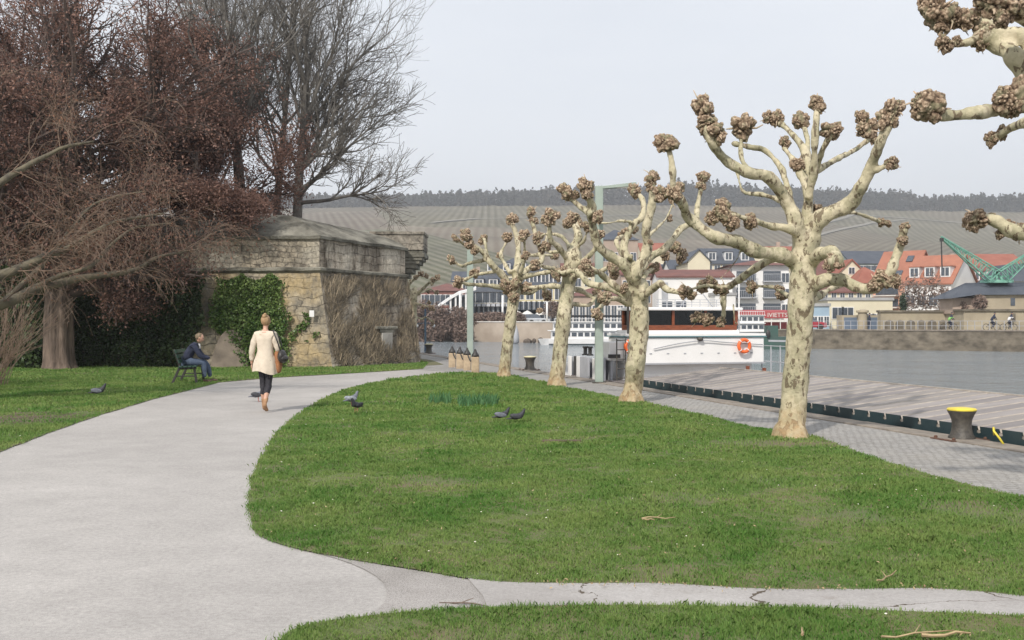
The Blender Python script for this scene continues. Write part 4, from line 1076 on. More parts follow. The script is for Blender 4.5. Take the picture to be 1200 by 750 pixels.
pos = np.array([tuple(p) for pts, _, lev in T.polys if lev > 0 for p in pts]); rr = np.random.default_rng(52)
C = pos[rr.choice(len(pos), 5200)]+rr.normal(size=(5200,3))*.12
np_mesh('leaves', leaf_quads(C, rr.uniform(.014,.034,5200), .5, rr), 4, M_brownleaf, root, attr=rr.random(5200))

# shrub of tan stems at the left edge
def stem_shrub(loc, n, h, w, seed, lab, m=M_twig, name='bare_shrub', lean=.5, th=.007, grp=None):
    T = Twigs(seed); rr = T.r; q = MB()
    cfg = [dict(seg=5,wander=.1,up=-.03,kids=5,start=.3,ang=.4,ratio=.5,rr=.6,taper=.4),dict(seg=4,wander=.15,up=0,kids=0,start=.2,ang=.5,ratio=.6,rr=.5,taper=.5)]
    for k in range(n):
        a = rr.uniform(0,2*PI); l = rr.uniform(0,lean); T.branch(Vector(loc)+Vector((math.cos(a)*rr.random()*w, math.sin(a)*rr.random()*w, 0)), Vector((math.cos(a)*l, math.sin(a)*l, 1)), h*rr.uniform(.6,1.1), th, 0, cfg)
    return tag(T.mb(th*.4).build(name, m, loc=loc), lab, 'shrub', grp)
stem_shrub((-13.3,26.5,0), 90, 1.9, .8, 61, 'tan leafless shrub with arching stems at the left edge of the lawn', lean=1.0, th=.010)
stem_shrub((-12.6,24.0,0), 45, 1.2, .5, 62, 'smaller tan shrub in front of the larger one at the left edge', lean=1.0, th=.008)

# ------------------------------------------------------------------ quay furniture
def bollard(loc, label, s=1.0, cap=M_yel, plate=True):
    root = empty('mooring_bollard', loc, label, 'bollard', 'mooring bollards on the quay edge')
    b = MB(); b.lathe([(.17*s,.01),(.17*s,.04*s),(.145*s,.07*s),(.128*s,.13*s),(.122*s,.2*s),(.128*s,.26*s),(.15*s,.32*s),(.178*s,.37*s),(.182*s,.385*s)], 28, loc)
    b.build('body', M_bolliron, root, smooth=True, sharp=.7)
    c = MB(); c.lathe([(.184*s,.386*s),(.186*s,.40*s),(.17*s,.415*s),(.08*s,.425*s)], 28, loc); c.build('cap', cap, root, smooth=True, sharp=.7)
    if plate:
        p = MB(); p.box((loc[0]-.02, loc[1], loc[2]+.009), (.58*s,.46*s,.018), rz=.27)
        p.build('base_plate', M_rust, root, bevel=.004)
        for sx in (-1,1):
            for sy in (-1,1):
                n = MB(); q = Matrix.Rotation(.27,3,'Z')@Vector((sx*.24*s, sy*.18*s, 0)); n.lathe([(.026,.016),(.026,.04),(.014,.05)], 6, (loc[0]-.02+q.x, loc[1]+q.y, loc[2])); n.build('bolt', M_rust, root)
    return root
b1 = G(1127,515.5); bollard((b1.x, b1.y, .004), 'large mooring bollard with yellow top on a rusty plate at the right', 1.04)
b2 = G(621,434); bollard((b2.x, b2.y, .004), 'mooring bollard seen between the two left plane trees, top bleached pale', 1.1, mat('bleached_yellow', (.62,.58,.36), (.5,.45,.28), 6, .6))
b3 = G(502.5,414.5); bollard((b3.x, b3.y, .004), 'farthest mooring bollard, beside the blue lamp post beyond the bastion', 1.15, MATS['bleached_yellow'])
ld_ = G(1160,522); m = MB()
for dx in (0, .42):
    o = QD*(-dx)+QN*.0
    a = Vector((ld_.x, ld_.y, 0))+o
hoopA = Vector((ld_.x+.17, ld_.y-.05, 0)); 
m.tube([hoopA+Vector((0,0,.0)), hoopA+Vector((-.06,.02,.10)), hoopA+Vector((-.12,.05,.19)), hoopA+QN*.06+Vector((-.16,.08,.225)), hoopA+QN*.14+Vector((-.19,.14,.20)), hoopA+QN*.17+Vector((-.2,.18,.12))], .014, 10)
h = m.build('ladder_rail', M_yel, loc=tuple(hoopA), smooth=True); tag(h, 'bent yellow ladder handrail sticking up beside the large bollard', 'handrail')
# stone posts with chains
posts = [G(530,430.5), G(539,432), G(547.5,434), G(557,437)]
for i, p in enumerate(posts):
    root = empty('stone_post', tuple(p), ['leftmost and farthest of the four stone chain posts','second stone chain post counted from the left','third stone chain post counted from the left','nearest, rightmost stone chain post of the four'][i], 'post', 'sandstone posts carrying a chain')
    s = .12; b = MB(); b.prism([(p.x-s,p.y-s),(p.x+s,p.y-s),(p.x+s,p.y+s),(p.x-s,p.y+s)], -.02, .50); b.build('shaft', M_stonepost, root, bevel=.02)
    c = MB(); pr = [(s*1.02,.50),(s*.95,.56),(s*.55,.63),(s*.30,.68),(s*.34,.70),(s*.10,.745)]
    c.lathe(pr, 14, tuple(p)); c.build('finial', M_iron, root, smooth=True)
for a, b in zip(posts, posts[1:]):
    ch = MB(); A = a+Vector((0,0,.60)); B = b+Vector((0,0,.60)); pts = [A.lerp(B, t/10)-Vector((0,0,.28*4*(t/10)*(1-t/10))) for t in range(11)]
    ch.tube(pts, .02, 6)
    tag(ch.build('chain', M_iron, loc=tuple(a), smooth=True), 'sagging iron chain between the two '+['farthest','middle','nearest'][posts.index(a)]+' stone posts', 'chain', 'chains between the stone posts')
# green mast lamps
def mast(px, py, topz, label, w=.21, arm=True, d=1):
    p = G(px, py); root = empty('lamp_mast', tuple(p), label, 'lamp mast', 'grey-green lamp masts on the quay')
    m = MB(); m.prism([(p.x-w/2,p.y-w/2),(p.x+w/2,p.y-w/2),(p.x+w/2,p.y+w/2),(p.x-w/2,p.y+w/2)], 0, topz); m.build('post', M_polegreen, root, bevel=.02)
    m = MB(); m.box((p.x,p.y,.02), (w*1.6,w*1.6,.04)); m.build('foot_plate', M_bolliron, root)
    if arm:
        L = .85; a = MB(); x0 = p.x+w/2*d-.02*d; x1 = p.x+(w/2+L)*d
        a.add([(x0,p.y-.1,topz-.08),(x1,p.y-.14,topz-.01),(x1,p.y+.14,topz-.01),(x0,p.y+.1,topz-.08),(x0,p.y-.1,topz-.01),(x1,p.y-.14,topz+.09),(x1,p.y+.14,topz+.09),(x0,p.y+.1,topz-.0)], [(0,3,2,1),(4,5,6,7),(0,1,5,4),(1,2,6,5),(2,3,7,6),(3,0,4,7)])
        a.build('lamp_arm', M_polegreen, root, bevel=.008)
        g = MB(); g.b2((min(x1,x1-.55*d), p.y-.11, topz-.05),(max(x1-.05*d,x1-.55*d), p.y+.11, topz-.02)); g.build('lamp_glass', M_offwhite, root)
    return root
mast(702, 449, 5.12, 'nearer grey-green lamp mast rising beside the barge stern')
mast(551, 422.5, 5.1, 'farther grey-green lamp mast behind the leftmost full plane tree', .25, arm=False)
p = Vector((-4.35, 53.5, 0)); root = empty('lamp_post', tuple(p), 'thin blue lamp post with white globes beyond the bastion corner', 'lamp post')
m = MB(); m.tube([p, p+Vector((0,0,2.2))], .05, 8); m.build('post', mat('blue_paint', (.05,.08,.16), (.10,.17,.2), 3, .5), root)
for dx in (-.42,.42):
    m = MB(); m.ball(p+Vector((dx,0,1.35)), .08, 10, 8); m.build('globe', M_white, root, smooth=True)
m = MB(); m.tube([p+Vector((-.42,0,1.45)), p+Vector((0,0,1.5)), p+Vector((.42,0,1.45))], .018, 6); m.build('arm', MATS['blue_paint'], root)

# ------------------------------------------------------------------ the barge
BG = empty('cargo_barge', tuple(Q(0,0)), 'long low cargo barge with ribbed hatch covers and brown wheelhouse moored at the quay', 'barge')
def Bx(m, u0, v0, z0, u1, v1, z1, mi=0):     # box in barge coordinates
    ps = [Q(u0,v0,z0),Q(u1,v0,z0),Q(u1,v1,z0),Q(u0,v1,z0),Q(u0,v0,z1),Q(u1,v0,z1),Q(u1,v1,z1),Q(u0,v1,z1)]
    m.add(ps, [(0,3,2,1),(4,5,6,7),(0,1,5,4),(1,2,6,5),(2,3,7,6),(3,0,4,7)], mi)
def part(nm, m, *boxes, parent=None, bevel=0):
    q = MB()
    for b in boxes: Bx(q, *b)
    return q.build(nm, m, parent or BG, bevel=bevel)
U0, U1 = .10, 4.75; V0, V1 = -13.5, 13.3
hb = MB(); outl = [(U0,V0),(U1,V0),(U1,18.6),(U1-.5,19.7),(U1-1.5,20.4),(U0+1.5,20.4),(U0+.5,19.7),(U0,18.6)]
hb.prism([tuple(Q(u,v))[:2] for u,v in outl], -1.75, -.16); hb.build('hull', M_teal, BG)
part('coaming', M_teal, (U0+.03,V0,-.16,U0+.12,V1+.06,.085), (U1-.12,V0,-.16,U1-.03,V1+.06,.045), (U0+.12,V1-.05,-.16,U1-.12,V1+.06,.045))
pitch = .425; nmod = int((V1-V0)/pitch); rr = random.Random(4)
UR = (U0+U1)/2
for k in range(nmod):
    v0 = V0+k*pitch; v1 = v0+pitch
    q = MB()
    g = .030; wgap = .052
    def top(v, u, z): return Q(u, v, z)
    def zt(u): return .175+ (.43-.175)*min((u-U0)/(UR-U0), (U1-u)/(U1-UR))
    us = [U0+.02, UR, U1-.02]
    # raised flat of the panel, then the narrow pale groove
    a0, a1 = v0+wgap*.5, v1-wgap*.5
    prof = [(v0, -.05, 1), (v0+.018, -.045, 1), (a0+.012, 0, 1), (a1-.012, 0, 0), (v1-.018, -.045, 0), (v1, -.05, 0)]
    idx = len(q.v)
    for u in us:
        for (v, dz, _) in prof: q.v.append(tuple(Q(u, v, zt(u)+dz)))
    np_ = len(prof)
    for i in range(len(us)-1):
        for j in range(np_-1):
            q.f.append((i*np_+j, (i+1)*np_+j, (i+1)*np_+j+1, i*np_+j+1)); q.mi.append(1 if j in (0,1,3,4) else 0)
    # dark end plates, wider at the top, with pale notch behind
    for u, s in ((U0+.02,-1),(U1-.02,1)):
        zz = zt(u); n = len(q.v); e = .012*s
        q.v += [tuple(Q(u+e, v0, .0)), tuple(Q(u+e, v1, .0)), tuple(Q(u+e, v1, .085)), tuple(Q(u+e, v1-.040, .095)), tuple(Q(u+e, v1-.020, zz+.004)), tuple(Q(u+e, v0+.020, zz+.004)), tuple(Q(u+e, v0+.040, .095)), tuple(Q(u+e, v0, .085))]
        q.f.append(tuple(range(n,n+8))); q.mi.append(2)
        n = len(q.v); e = -.004*s
        q.v += [tuple(Q(u+e, v0, .02)), tuple(Q(u+e, v1, .02)), tuple(Q(u+e, v1, zz-.05)), tuple(Q(u+e, v0, zz-.05))]
        q.f.append((n,n+1,n+2,n+3)); q.mi.append(1)
    off = wloc(BG); me = q.mesh('hatch_cover', off)
    for mm in (rr.choice(M_hatch), M_groove, M_teal): me.materials.append(mm)
    mkobj('hatch_cover', me, None, BG)
part('ridge_rail', M_groove, (UR-.03, V0, .415, UR+.03, V1, .445))
part('end_deck', M_hatch[1], (U0+.05, V1+.06, -.16, U1-.05, 18.5, .02))
# stern house
M_hull = mat('white_hull_paint', (.86,.85,.84), (.76,.75,.73), .8, .35, .06, 8)
HV = 15.2
part('stern_house', M_hull, (U0+.60,HV+.3,.02,U1-.25,HV+1.2,.45))
sh = MB()   # flared front bulkhead, white, wider above
vs = [(U0+.1,HV,.42),(U1-.02,HV,.46),(U1+.0,HV-.05,1.16),(U0+.05,HV-.05,1.10)]
sh.prism([tuple(Q(u,v))[:2] for u,v in ((U0+.55,HV),(U1-.02,HV),(U1-.02,HV+1.4),(U0+.55,HV+1.4))], .46, 1.17); sh.build('deckhouse', M_hull, BG, bevel=.03)
part('deck_edge', mat('teal_trim', (.10,.22,.24), (.12,.2,.22), 4, .5), (U0+.5,HV-.05,1.175,U1+.03,HV+1.45,1.205))
part('deck_slab', M_hull, (U0+.52,HV-.03,1.207,U1+.01,HV+1.42,1.27))
for k in range(7):
    part('vent', M_greyp, (U0+1.2+k*.5,HV-.012,.72,U0+1.27+k*.5,HV+.01,.75))
part('rubbing_strake', M_greyp, (U0+.56,HV-.03,.44,U1,HV-.002,.475))
# wheelhouse (brown wood, dark glass)
W0, W1, WV = 1.05, 3.98, HV+.15
part('wheelhouse_sill', M_wood, (W0,WV,1.36,W1,WV+1.25,1.50), bevel=.01)
part('wheelhouse_base', M_hull, (W0-.12,WV-.03,1.27,W1+.05,WV+1.3,1.36))
for u in (W0, W0+.98, W0+1.95, W1-.10):
    part('window_post', M_wood, (u,WV,1.50,u+.07+(.05 if u>3 else 0),WV+.08,1.90))
for u in (W0, W1-.1): part('window_post', M_wood, (u,WV+1.15,1.50,u+.1,WV+1.25,1.90)); part('window_post', M_wood, (u,WV+.6,1.50,u+.1,WV+.68,1.90))
M_tint = bpy.data.materials.new('tinted_glass'); M_tint.use_nodes = True
_N = M_tint.node_tree.nodes; _L = M_tint.node_tree.links; _g = _N.new('ShaderNodeBsdfGlossy'); _g.inputs['Roughness'].default_value = .03; _t = _N.new('ShaderNodeBsdfTransparent'); _t.inputs['Color'].default_value = (.42,.46,.46,1)
_m = _N.new('ShaderNodeMixShader'); _f = _N.new('ShaderNodeFresnel'); _f.inputs[0].default_value = 1.45; _L.new(_f.outputs[0], _m.inputs[0]); _L.new(_t.outputs[0], _m.inputs[1]); _L.new(_g.outputs[0], _m.inputs[2]); _L.new(_m.outputs[0], _N['Material Output'].inputs['Surface'])
for u0, u1 in ((W0+.075,W0+.975),(W0+1.055,W0+1.945),(W0+2.025,W1-.105)):
    part('window_pane', M_tint, (u0,WV+.03,1.502,u1,WV+.045,1.898))
part('side_pane', M_tint, (W1-.06,WV+.085,1.502,W1-.045,WV+1.14,1.898)); part('side_pane', M_tint, (W0+.045,WV+.085,1.502,W0+.06,WV+1.14,1.898))
part('cabin_back', mat('cabin_interior', (.06,.055,.05), (.03,.03,.03), 3, .8), (W0+.1,WV+1.17,1.50,W1-.1,WV+1.23,1.90)); part('cabin_floor', MATS['cabin_interior'], (W0+.06,WV+.09,1.502,W1-.12,WV+1.14,1.515))
part('wheelhouse_roof', M_hull, (W0-.10,WV-.12,1.90,W1+.12,WV+1.4,1.985), bevel=.02)
part('chair', M_offwhite, (2.95,WV+.7,1.60,3.35,WV+.95,1.66),(2.92,WV+.72,1.52,2.95,WV+.75,1.85),(3.35,WV+.72,1.52,3.38,WV+.75,1.66),(2.90,WV+.9,1.66,2.95,WV+.95,1.84))
part('console', M_wood, (W0+1.05,WV+.5,1.515,W0+1.4,WV+.8,1.78))
rl = MB()
for k in range(9):
    u = 1.75+k*.25; rl.bar(Q(u,WV+.3,1.985), Q(u,WV+.3,2.20), .018)
for z in (2.06,2.13,2.20): rl.bar(Q(1.7,WV+.3,z), Q(3.8,WV+.3,z), .016)
rl.bar(Q(2.4,WV+.3,1.99), Q(2.75,WV+.5,2.35), .022); rl.bar(Q(3.1,WV+.3,2.35), Q(3.4,WV+.3,1.99), .022); rl.bar(Q(2.75,WV+.5,2.35), Q(3.1,WV+.3,2.35), .018)
rl.bar(Q(3.85,WV+.4,1.98), Q(3.85,WV+.4,2.0), .05); rl.build('roof_railing', M_greyp, BG)
ms = MB(); ms.bar(Q(4.35,WV+.6,1.27), Q(4.35,WV+.6,2.9), .035); ms.build('white_mast', M_white, BG)
# rope and lifebuoy on the bulkhead
rp = MB(); pts = [Q(U0+1.3,HV-.05,.86), Q(U0+2.0,HV-.07,1.0), Q(U0+2.75,HV-.07,1.08), Q(U0+3.4,HV-.06,1.03), Q(U1-.1,HV-.06,.96)]
rp.tube(catmull(pts,5), .014, 6); rp.build('rope', M_greyp, BG, smooth=True)
fr = MB(); fr.ball(Q(2.75,HV-.08,1.12), (.09,.06,.06), 10, 8); fr.build('fairlead', M_bolliron, BG, smooth=True)
def torus(m, c, R, r, nrm, n=28, k=10, mi=0):
    nrm = nrm.normalized(); a = nrm.cross(Vector((0,0,1))).normalized(); b = nrm.cross(a); i0 = len(m.v)
    for i in range(n):
        t = 2*PI*i/n; d = a*math.cos(t)+b*math.sin(t)
        for j in range(k): s = 2*PI*j/k; m.v.append(tuple(Vector(c)+d*(R+r*math.cos(s))+nrm*r*math.sin(s)))
    for i in range(n):
        for j in range(k): m.f.append((i0+i*k+j, i0+((i+1)%n)*k+j, i0+((i+1)%n)*k+(j+1)%k, i0+i*k+(j+1)%k)); m.mi.append(mi)
for u, nm in ((4.05,'orange lifebuoy hanging at the right end of the white barge bulkhead'),(.72,'orange lifebuoy half hidden behind the plane tree trunk on the white bulkhead')):
    c = Q(u,HV-.13,.93); root = empty('lifebuoy', tuple(c), nm, 'lifebuoy', 'lifebuoys on the barge')
    m = MB(); torus(m, c, .165, .048, QD); m.build('ring', M_orange, root, smooth=True)
    for ang in (0, PI/2, PI, 3*PI/2):
        m = MB(); a = QN; b = Vector((0,0,1)); d = a*math.cos(ang+.78)+b*math.sin(ang+.78); torus(m, c+d*.165, .052, .012, d.cross(QD), 12, 6); m.build('band', M_white, root, smooth=True)
# aft/quayside fittings
rail = MB()
for k in range(4): rail.bar(Q(U1+.02, HV-1.3+k*.5, .0), Q(U1+.02, HV-1.3+k*.5, .95), .028)
for z in (.5,.93): rail.bar(Q(U1+.02,HV-1.8,z), Q(U1+.02,HV+.4,z), .022)
rail.bar(Q(U1-.05,HV-.3,1.07), Q(U1+.9,HV-.5,1.05), .05); rail.bar(Q(U1+.85,HV-.5,1.05), Q(U1+.85,HV-.5,.1), .03); rail.bar(Q(U1+.45,HV-.5,.7), Q(U1+.45,HV-.5,.05), .02)
rail.build('side_railing', M_greyp, BG)
part('fender_panel', M_greyp, (U0+.02,HV+.35,-.1,U0+.08,HV+1.0,.62), bevel=.01); part('fender_panel', M_hull, (U0+.02,HV+1.05,-.1,U0+.07,HV+1.25,.58), bevel=.01)
part('fender_panel', M_greyp, (U0+.02,HV+1.6,-.1,U0+.08,HV+2.3,.60), bevel=.01); part('fender_panel', M_hull, (U0+.02,HV+2.35,-.1,U0+.08,HV+2.6,.60), bevel=.01)
part('doorway', MATS['cabin_interior'], (U0+.12,HV+2.7,-.1,U0+.2,HV+3.1,.58)); part('fender_panel', M_hull, (U0+.02,HV+3.15,-.1,U0+.08,HV+3.35,.58), bevel=.01)
part('bulwark', M_greyp, (U0+.2,HV+.3,-.1,U0+.26,HV+3.6,.55)); part('stern_bulwark', M_hull, (U0+.2,HV+4.5,-.1,U1-.6,HV+4.56,.35))
part('locker', M_hull, (U0+.12,HV+.2,.55,U0+.54,HV+.9,1.05), bevel=.02)
part('deck_step', M_iron, (U0+.08,HV+.1,.62,U0+.40,HV+.18,.72))
pl_ = MB(); pl_.tube([Q(U0+.2,HV-.15,-.1), Q(U0+.2,HV-.15,1.15)], .018, 8); pl_.tube([Q(U0+.45,HV-.15,-.1), Q(U0+.45,HV-.15,1.15)], .018, 8)
for z in (.1,.35,.6,.85,1.1): pl_.tube([Q(U0+.2,HV-.15,z), Q(U0+.45,HV-.15,z)], .013, 6)
pl_.build('ladder', M_bolliron, BG)
pl_ = MB(); pl_.bar(Q(U0+.62,HV+.1,1.27), Q(U0+.62,HV+.1,2.35), .06); pl_.build('radar_post', M_iron, BG); part('radar_bar', M_hull, (U0+.66,HV+.1,2.0,U0+1.0,HV+.2,2.06),(U0+.66,HV+.1,2.1,U0+1.0,HV+.2,2.13))
for u, v in ((U0+.3,HV+2.2),(U0+.3,HV+2.6),(U0+.35,HV+3.9)):
    q = MB(); q.lathe([(.10,0),(.10,.03),(.055,.05),(.055,.2),(.085,.23),(.085,.26)], 12, tuple(Q(u,v,.62 if v<HV+3 else .0))); q.build('deck_bollard', M_iron, BG, smooth=True)
vt = MB()
for u, v in ((U0+.5,HV+1.4),(U0+.5,HV+1.9)):
    torus(vt, Q(u,v,.9), .08, .02, QD+QN*.5, 14, 6)
vt.build('hose_reel', M_greyp, BG, smooth=True)
part('mast_crutch', M_wood, (U1-.85,HV-.6,.02,U1-.79,HV-.5,.40),(U1-.35,HV-.6,.02,U1-.29,HV-.5,.34)); 

# ------------------------------------------------------------------ people, bench, pigeons
def skin_mesh(name, joints, edges, m, parent, sub=2, smooth=True):
    """joints: name -> (x,y,z,rx[,ry]); local to the parent's origin"""
    keys = list(joints); me = bpy.data.meshes.new(name); me.from_pydata([joints[k][:3] for k in keys], [(keys.index(a), keys.index(b)) for a, b in edges], [])
    o = bpy.data.objects.new(name, me); link(o)
    md = o.modifiers.new('s','SKIN'); md.use_smooth_shade = True
    sk = me.skin_vertices[0].data
    for i, k in enumerate(keys):
        j = joints[k]; sk[i].radius = (j[3], j[4] if len(j) > 4 else j[3]); sk[i].use_root = (i == 0)
    sb = o.modifiers.new('u','SUBSURF'); sb.levels = sub; sb.render_levels = sub
    bpy.context.view_layer.update(); dg = bpy.context.evaluated_depsgraph_get(); m2 = bpy.data.meshes.new_from_object(o.evaluated_get(dg)); bpy.data.objects.remove(o)
    m2.name = name; m2.materials.clear(); m2.materials.append(m); m2.polygons.foreach_set('use_smooth', [True]*len(m2.polygons))
    if name in ('cardigan','jacket','jeans','leggings'):
        for v in m2.vertices: v.co += v.normal*(.013*mnoise.noise(Vector((v.co.x*16,v.co.y*16,v.co.z*9)))+.008*mnoise.noise(v.co*34))
    ob = bpy.data.objects.new(name, m2); ob.parent = parent; return link(ob)
def add_hand(m, wrist, dirv, palmn, s=1.0, curl=.5):
    d = Vector(dirv).normalized(); n = Vector(palmn); n = (n-d*n.dot(d)).normalized(); side = d.cross(n); w = Vector(wrist)
    m.ball(w+d*.045*s, (.042*s,.042*s,.042*s), 8, 6, M=Matrix((side*.95, n*.42, d*1.25)).transposed())
    for i, L in enumerate((.066,.074,.070,.056)):
        b = w+d*.085*s+side*(.026-.0175*i)*s; p1 = b+(d*math.cos(curl*.5)+n*math.sin(curl*.5))*L*.45*s; p2 = p1+(d*math.cos(curl*1.3)+n*math.sin(curl*1.3))*L*.33*s; p3 = p2+(d*math.cos(curl*2)+n*math.sin(curl*2))*L*.25*s
        m.tube([b-d*.02*s, b, p1, p2, p3], [.0085*s,.0085*s,.008*s,.0072*s,.005*s], 6)
    b = w+d*.025*s+side*.032*s; m.tube([b-side*.01*s, b, b+(side*.6+d*.8)*.03*s, b+(side*.35+d*.9+n*.3)*.06*s], [.012*s,.0115*s,.0095*s,.006*s], 6)
def head_mesh(m, c, f, up, s=1.0):
    """head of height .23 s at centre c facing f"""
    f = Vector(f).normalized(); up = Vector(up); up = (up-f*up.dot(f)).normalized(); sd = up.cross(f)
    M = Matrix((sd, f, up)).transposed()
    def p(x, y, z): return Vector(c)+M@Vector((x*s, y*s, z*s))
    i0 = len(m.v); n, k = 16, 12
    m.ball(c, 1, n, k)
    for i in range(i0, len(m.v)):
        v = Vector(m.v[i])-Vector(c); z = v.z; w = 1-.30*max(0,-z)**1.5
        x = v.x*.075*w; y = v.y*.095*(1-.12*max(0,-z)) + (.012 if z < 0 else -.01*z); m.v[i] = tuple(p(x, y, z*.118))
    m.tube([p(0,.085,.012), p(0,.108,-.012), p(0,.112,-.022), p(0,.09,-.03)], [.007*s,.011*s,.014*s,.006*s], 6)       # nose
    for sx in (-1,1): m.ball(p(sx*.078,-.005,-.008), (.010*s,.018*s,.030*s), 8, 6, M=M)                                  # ears
    return p, M
M_cardi = mat('beige_knit', (.66,.57,.46), (.56,.48,.38), 8, .9, .5, 60); M_legging = mat('black_leggings', (.016,.015,.022), (.028,.026,.032), 10, .8, .2, 60)
M_boot = mat('tan_suede', (.40,.23,.12), (.28,.155,.08), 9, .8, .4, 60); M_hairb = mat('dark_blond_hair', (.27,.155,.075), (.42,.28,.15), 24, .6, .5, 60, stretch=(1,1,.3))
M_hairg = mat('greying_blond_hair', (.24,.185,.12), (.14,.10,.06), 24, .7, .5, 60); M_navy = mat('navy_wool', (.018,.024,.05), (.03,.036,.065), 9, .9, .4, 60); M_jean = mat('blue_denim', (.05,.075,.125), (.085,.115,.17), 10, .9, .4, 70)
M_blackl = mat('black_leather', (.018,.016,.016), (.035,.03,.028), 12, .4, .3, 60); M_browncloth = mat('rust_brown_cloth', (.36,.16,.07), (.25,.11,.05), 9, .9, .4, 60); M_shoe = mat('brown_leather', (.10,.05,.03), (.06,.03,.02), 12, .5, .2, 60)
M_eye = mat('eye_dark', (.03,.025,.02)); M_lip = mat('lip', (.38,.16,.13))

# walking woman seen from behind (+Y = walking direction)
wl = G(311,482.5); WM = empty('person', (wl.x, wl.y, .004), 'woman walking away along the path in a long beige cardigan and black leggings', 'person', rz=math.radians(-6))
RH = -1
J = dict(pelvis=(0,0,.92,.12,.09), waist=(0,-.005,1.06,.115,.09), chest=(0,-.005,1.26,.135,.095), uch=(0,-.01,1.37,.12,.08), neck=(0,0,1.455,.048), nk2=(0,.012,1.51,.046), hd=(0,.02,1.56,.05),
 shl=(-.155,-.01,1.375,.052), ell=(-.235,-.03,1.10,.038), wrl=(-.262,.03,.875,.026), hl=(-.268,.045,.84,.024),
 shr=(.155,-.01,1.375,.052), elr=(.225,.0,1.11,.038), wrr=(.20,.16,.97,.026), hr=(.195,.19,.95,.024),
 hpl=(-.07,0,.86,.075), knl=(-.060,.06,.48,.052), cal=(-.055,.04,.34,.052), anl=(-.045,.08,.085,.034), tol=(-.055,.21,.03,.028),
 hpr=(.07,0,.86,.075), knr=(.055,.02,.47,.052), car=(.05,-.07,.34,.05), anr=(.055,-.20,.15,.034), tor=(.065,-.115,.04,.03))
E = [('pelvis','waist'),('waist','chest'),('chest','uch'),('uch','neck'),('neck','nk2'),('nk2','hd'),('uch','shl'),('shl','ell'),('ell','wrl'),('wrl','hl'),('uch','shr'),('shr','elr'),('elr','wrr'),('wrr','hr'),
 ('pelvis','hpl'),('hpl','knl'),('knl','cal'),('cal','anl'),('anl','tol'),('pelvis','hpr'),('hpr','knr'),('knr','car'),('car','anr'),('anr','tor')]
def person_body(root, J, E, headc, f, up, hands, sf=1.0):
    body = skin_mesh('body', J, E, M_skin, root)
    h = MB(); p, M = head_mesh(h, headc, f, up, sf)
    for (w_, d_, n_, c_) in hands: add_hand(h, w_, d_, n_, 1.0, c_)
    n0 = len(body.data.vertices); bm = bmesh.new(); bm.from_mesh(body.data)
    me = h.mesh('x', smooth=True); bm.from_mesh(me); bm.to_mesh(body.data); bm.free()
    body.data.polygons.foreach_set('use_smooth', [True]*len(body.data.polygons))
    # fuse into one surface
    o = body; md = o.modifiers.new('r','REMESH'); md.mode = 'VOXEL'; md.voxel_size = .0075; md.use_smooth_shade = True
    bpy.context.view_layer.update(); dg = bpy.context.evaluated_depsgraph_get(); m2 = bpy.data.meshes.new_from_object(o.evaluated_get(dg)); o.modifiers.clear(); o.data = m2; m2.name = 'body'
    bm = bmesh.new(); bm.from_mesh(m2); seen = set(); kill = []
    for v in bm.verts:
        if v.index in seen: continue
        st = [v]; seen.add(v.index); isl = []
        while st:
            q_ = st.pop(); isl.append(q_)
            for e_ in q_.link_edges:
                w_ = e_.other_vert(q_)
                if w_.index not in seen: seen.add(w_.index); st.append(w_)
        if len(isl) < 2000: kill += isl
    bmesh.ops.delete(bm, geom=kill, context='VERTS'); bm.to_mesh(m2); bm.free()
    e = MB()
    for sx in (-1,1): e.ball(p(sx*.031,.083,.008), .011*sf, 8, 6)
    e.build('eyes', M_eye, None).parent = root; e = MB(); e.ball(p(0,.088,-.055), (.024*sf,.01*sf,.008*sf), 8, 6, M=M); e.build('mouth', M_lip, None).parent = root
    return p, M
p, M = person_body(WM, J, E, (0,.03,1.615), (0,1,-.08), (0,0,1), [((-.268,.045,.84),(-.02,.06,-.1),(1,.2,0),.5),((.195,.19,.95),(-.1,.7,-.1),(-1,0,-.2),1.0)], .98)
hh = MB(); hh.ball((0,.012,1.632), (.082,.10,.105), 16, 12); 
for i in range(len(hh.v)):
    v = hh.v[i]; 
    if v[1] > .085: hh.v[i] = (v[0], .085, v[2])
hh.ball((0,-.045,1.705), (.047,.045,.042), 12, 10); hh.ball((.015,-.055,1.735), (.03,.03,.026), 10, 8); hh.build('hair', M_hairb, None, smooth=True).parent = WM
# cardigan: torso + skirt part + sleeves
cj = dict(a=(0,-.005,.80,.225,.17), b=(0,-.005,.92,.20,.155), c=(0,-.005,1.08,.150,.115), d=(0,-.005,1.25,.165,.115), e=(0,-.01,1.375,.135,.092), n=(0,-.005,1.445,.066,.06),
 shl=(-.158,-.01,1.378,.072), ell=(-.238,-.03,1.10,.054), wrl=(-.26,.025,.90,.042), shr=(.158,-.01,1.378,.072), elr=(.228,0,1.11,.054), wrr=(.205,.13,.985,.042))
skin_mesh('cardigan', cj, [('a','b'),('b','c'),('c','d'),('d','e'),('e','n'),('e','shl'),('shl','ell'),('ell','wrl'),('e','shr'),('shr','elr'),('elr','wrr')], M_cardi, WM)
sk = MB(); prof = []; nseg = 40
for j, (z, rx, ry) in enumerate(((1.0,.165,.125),(.92,.195,.15),(.84,.215,.165),(.76,.222,.172),(.70,.226,.175))):
    for i in range(nseg):
        a = 2*PI*i/nseg; w_ = 1+.045*math.sin(a*9+1)*(j/4)+.02*math.sin(a*4); sk.v.append((rx*w_*math.cos(a), ry*w_*math.sin(a)-.005, z+(.018*math.sin(a*3+1)-.03*math.cos(a) if j == 4 else 0)))
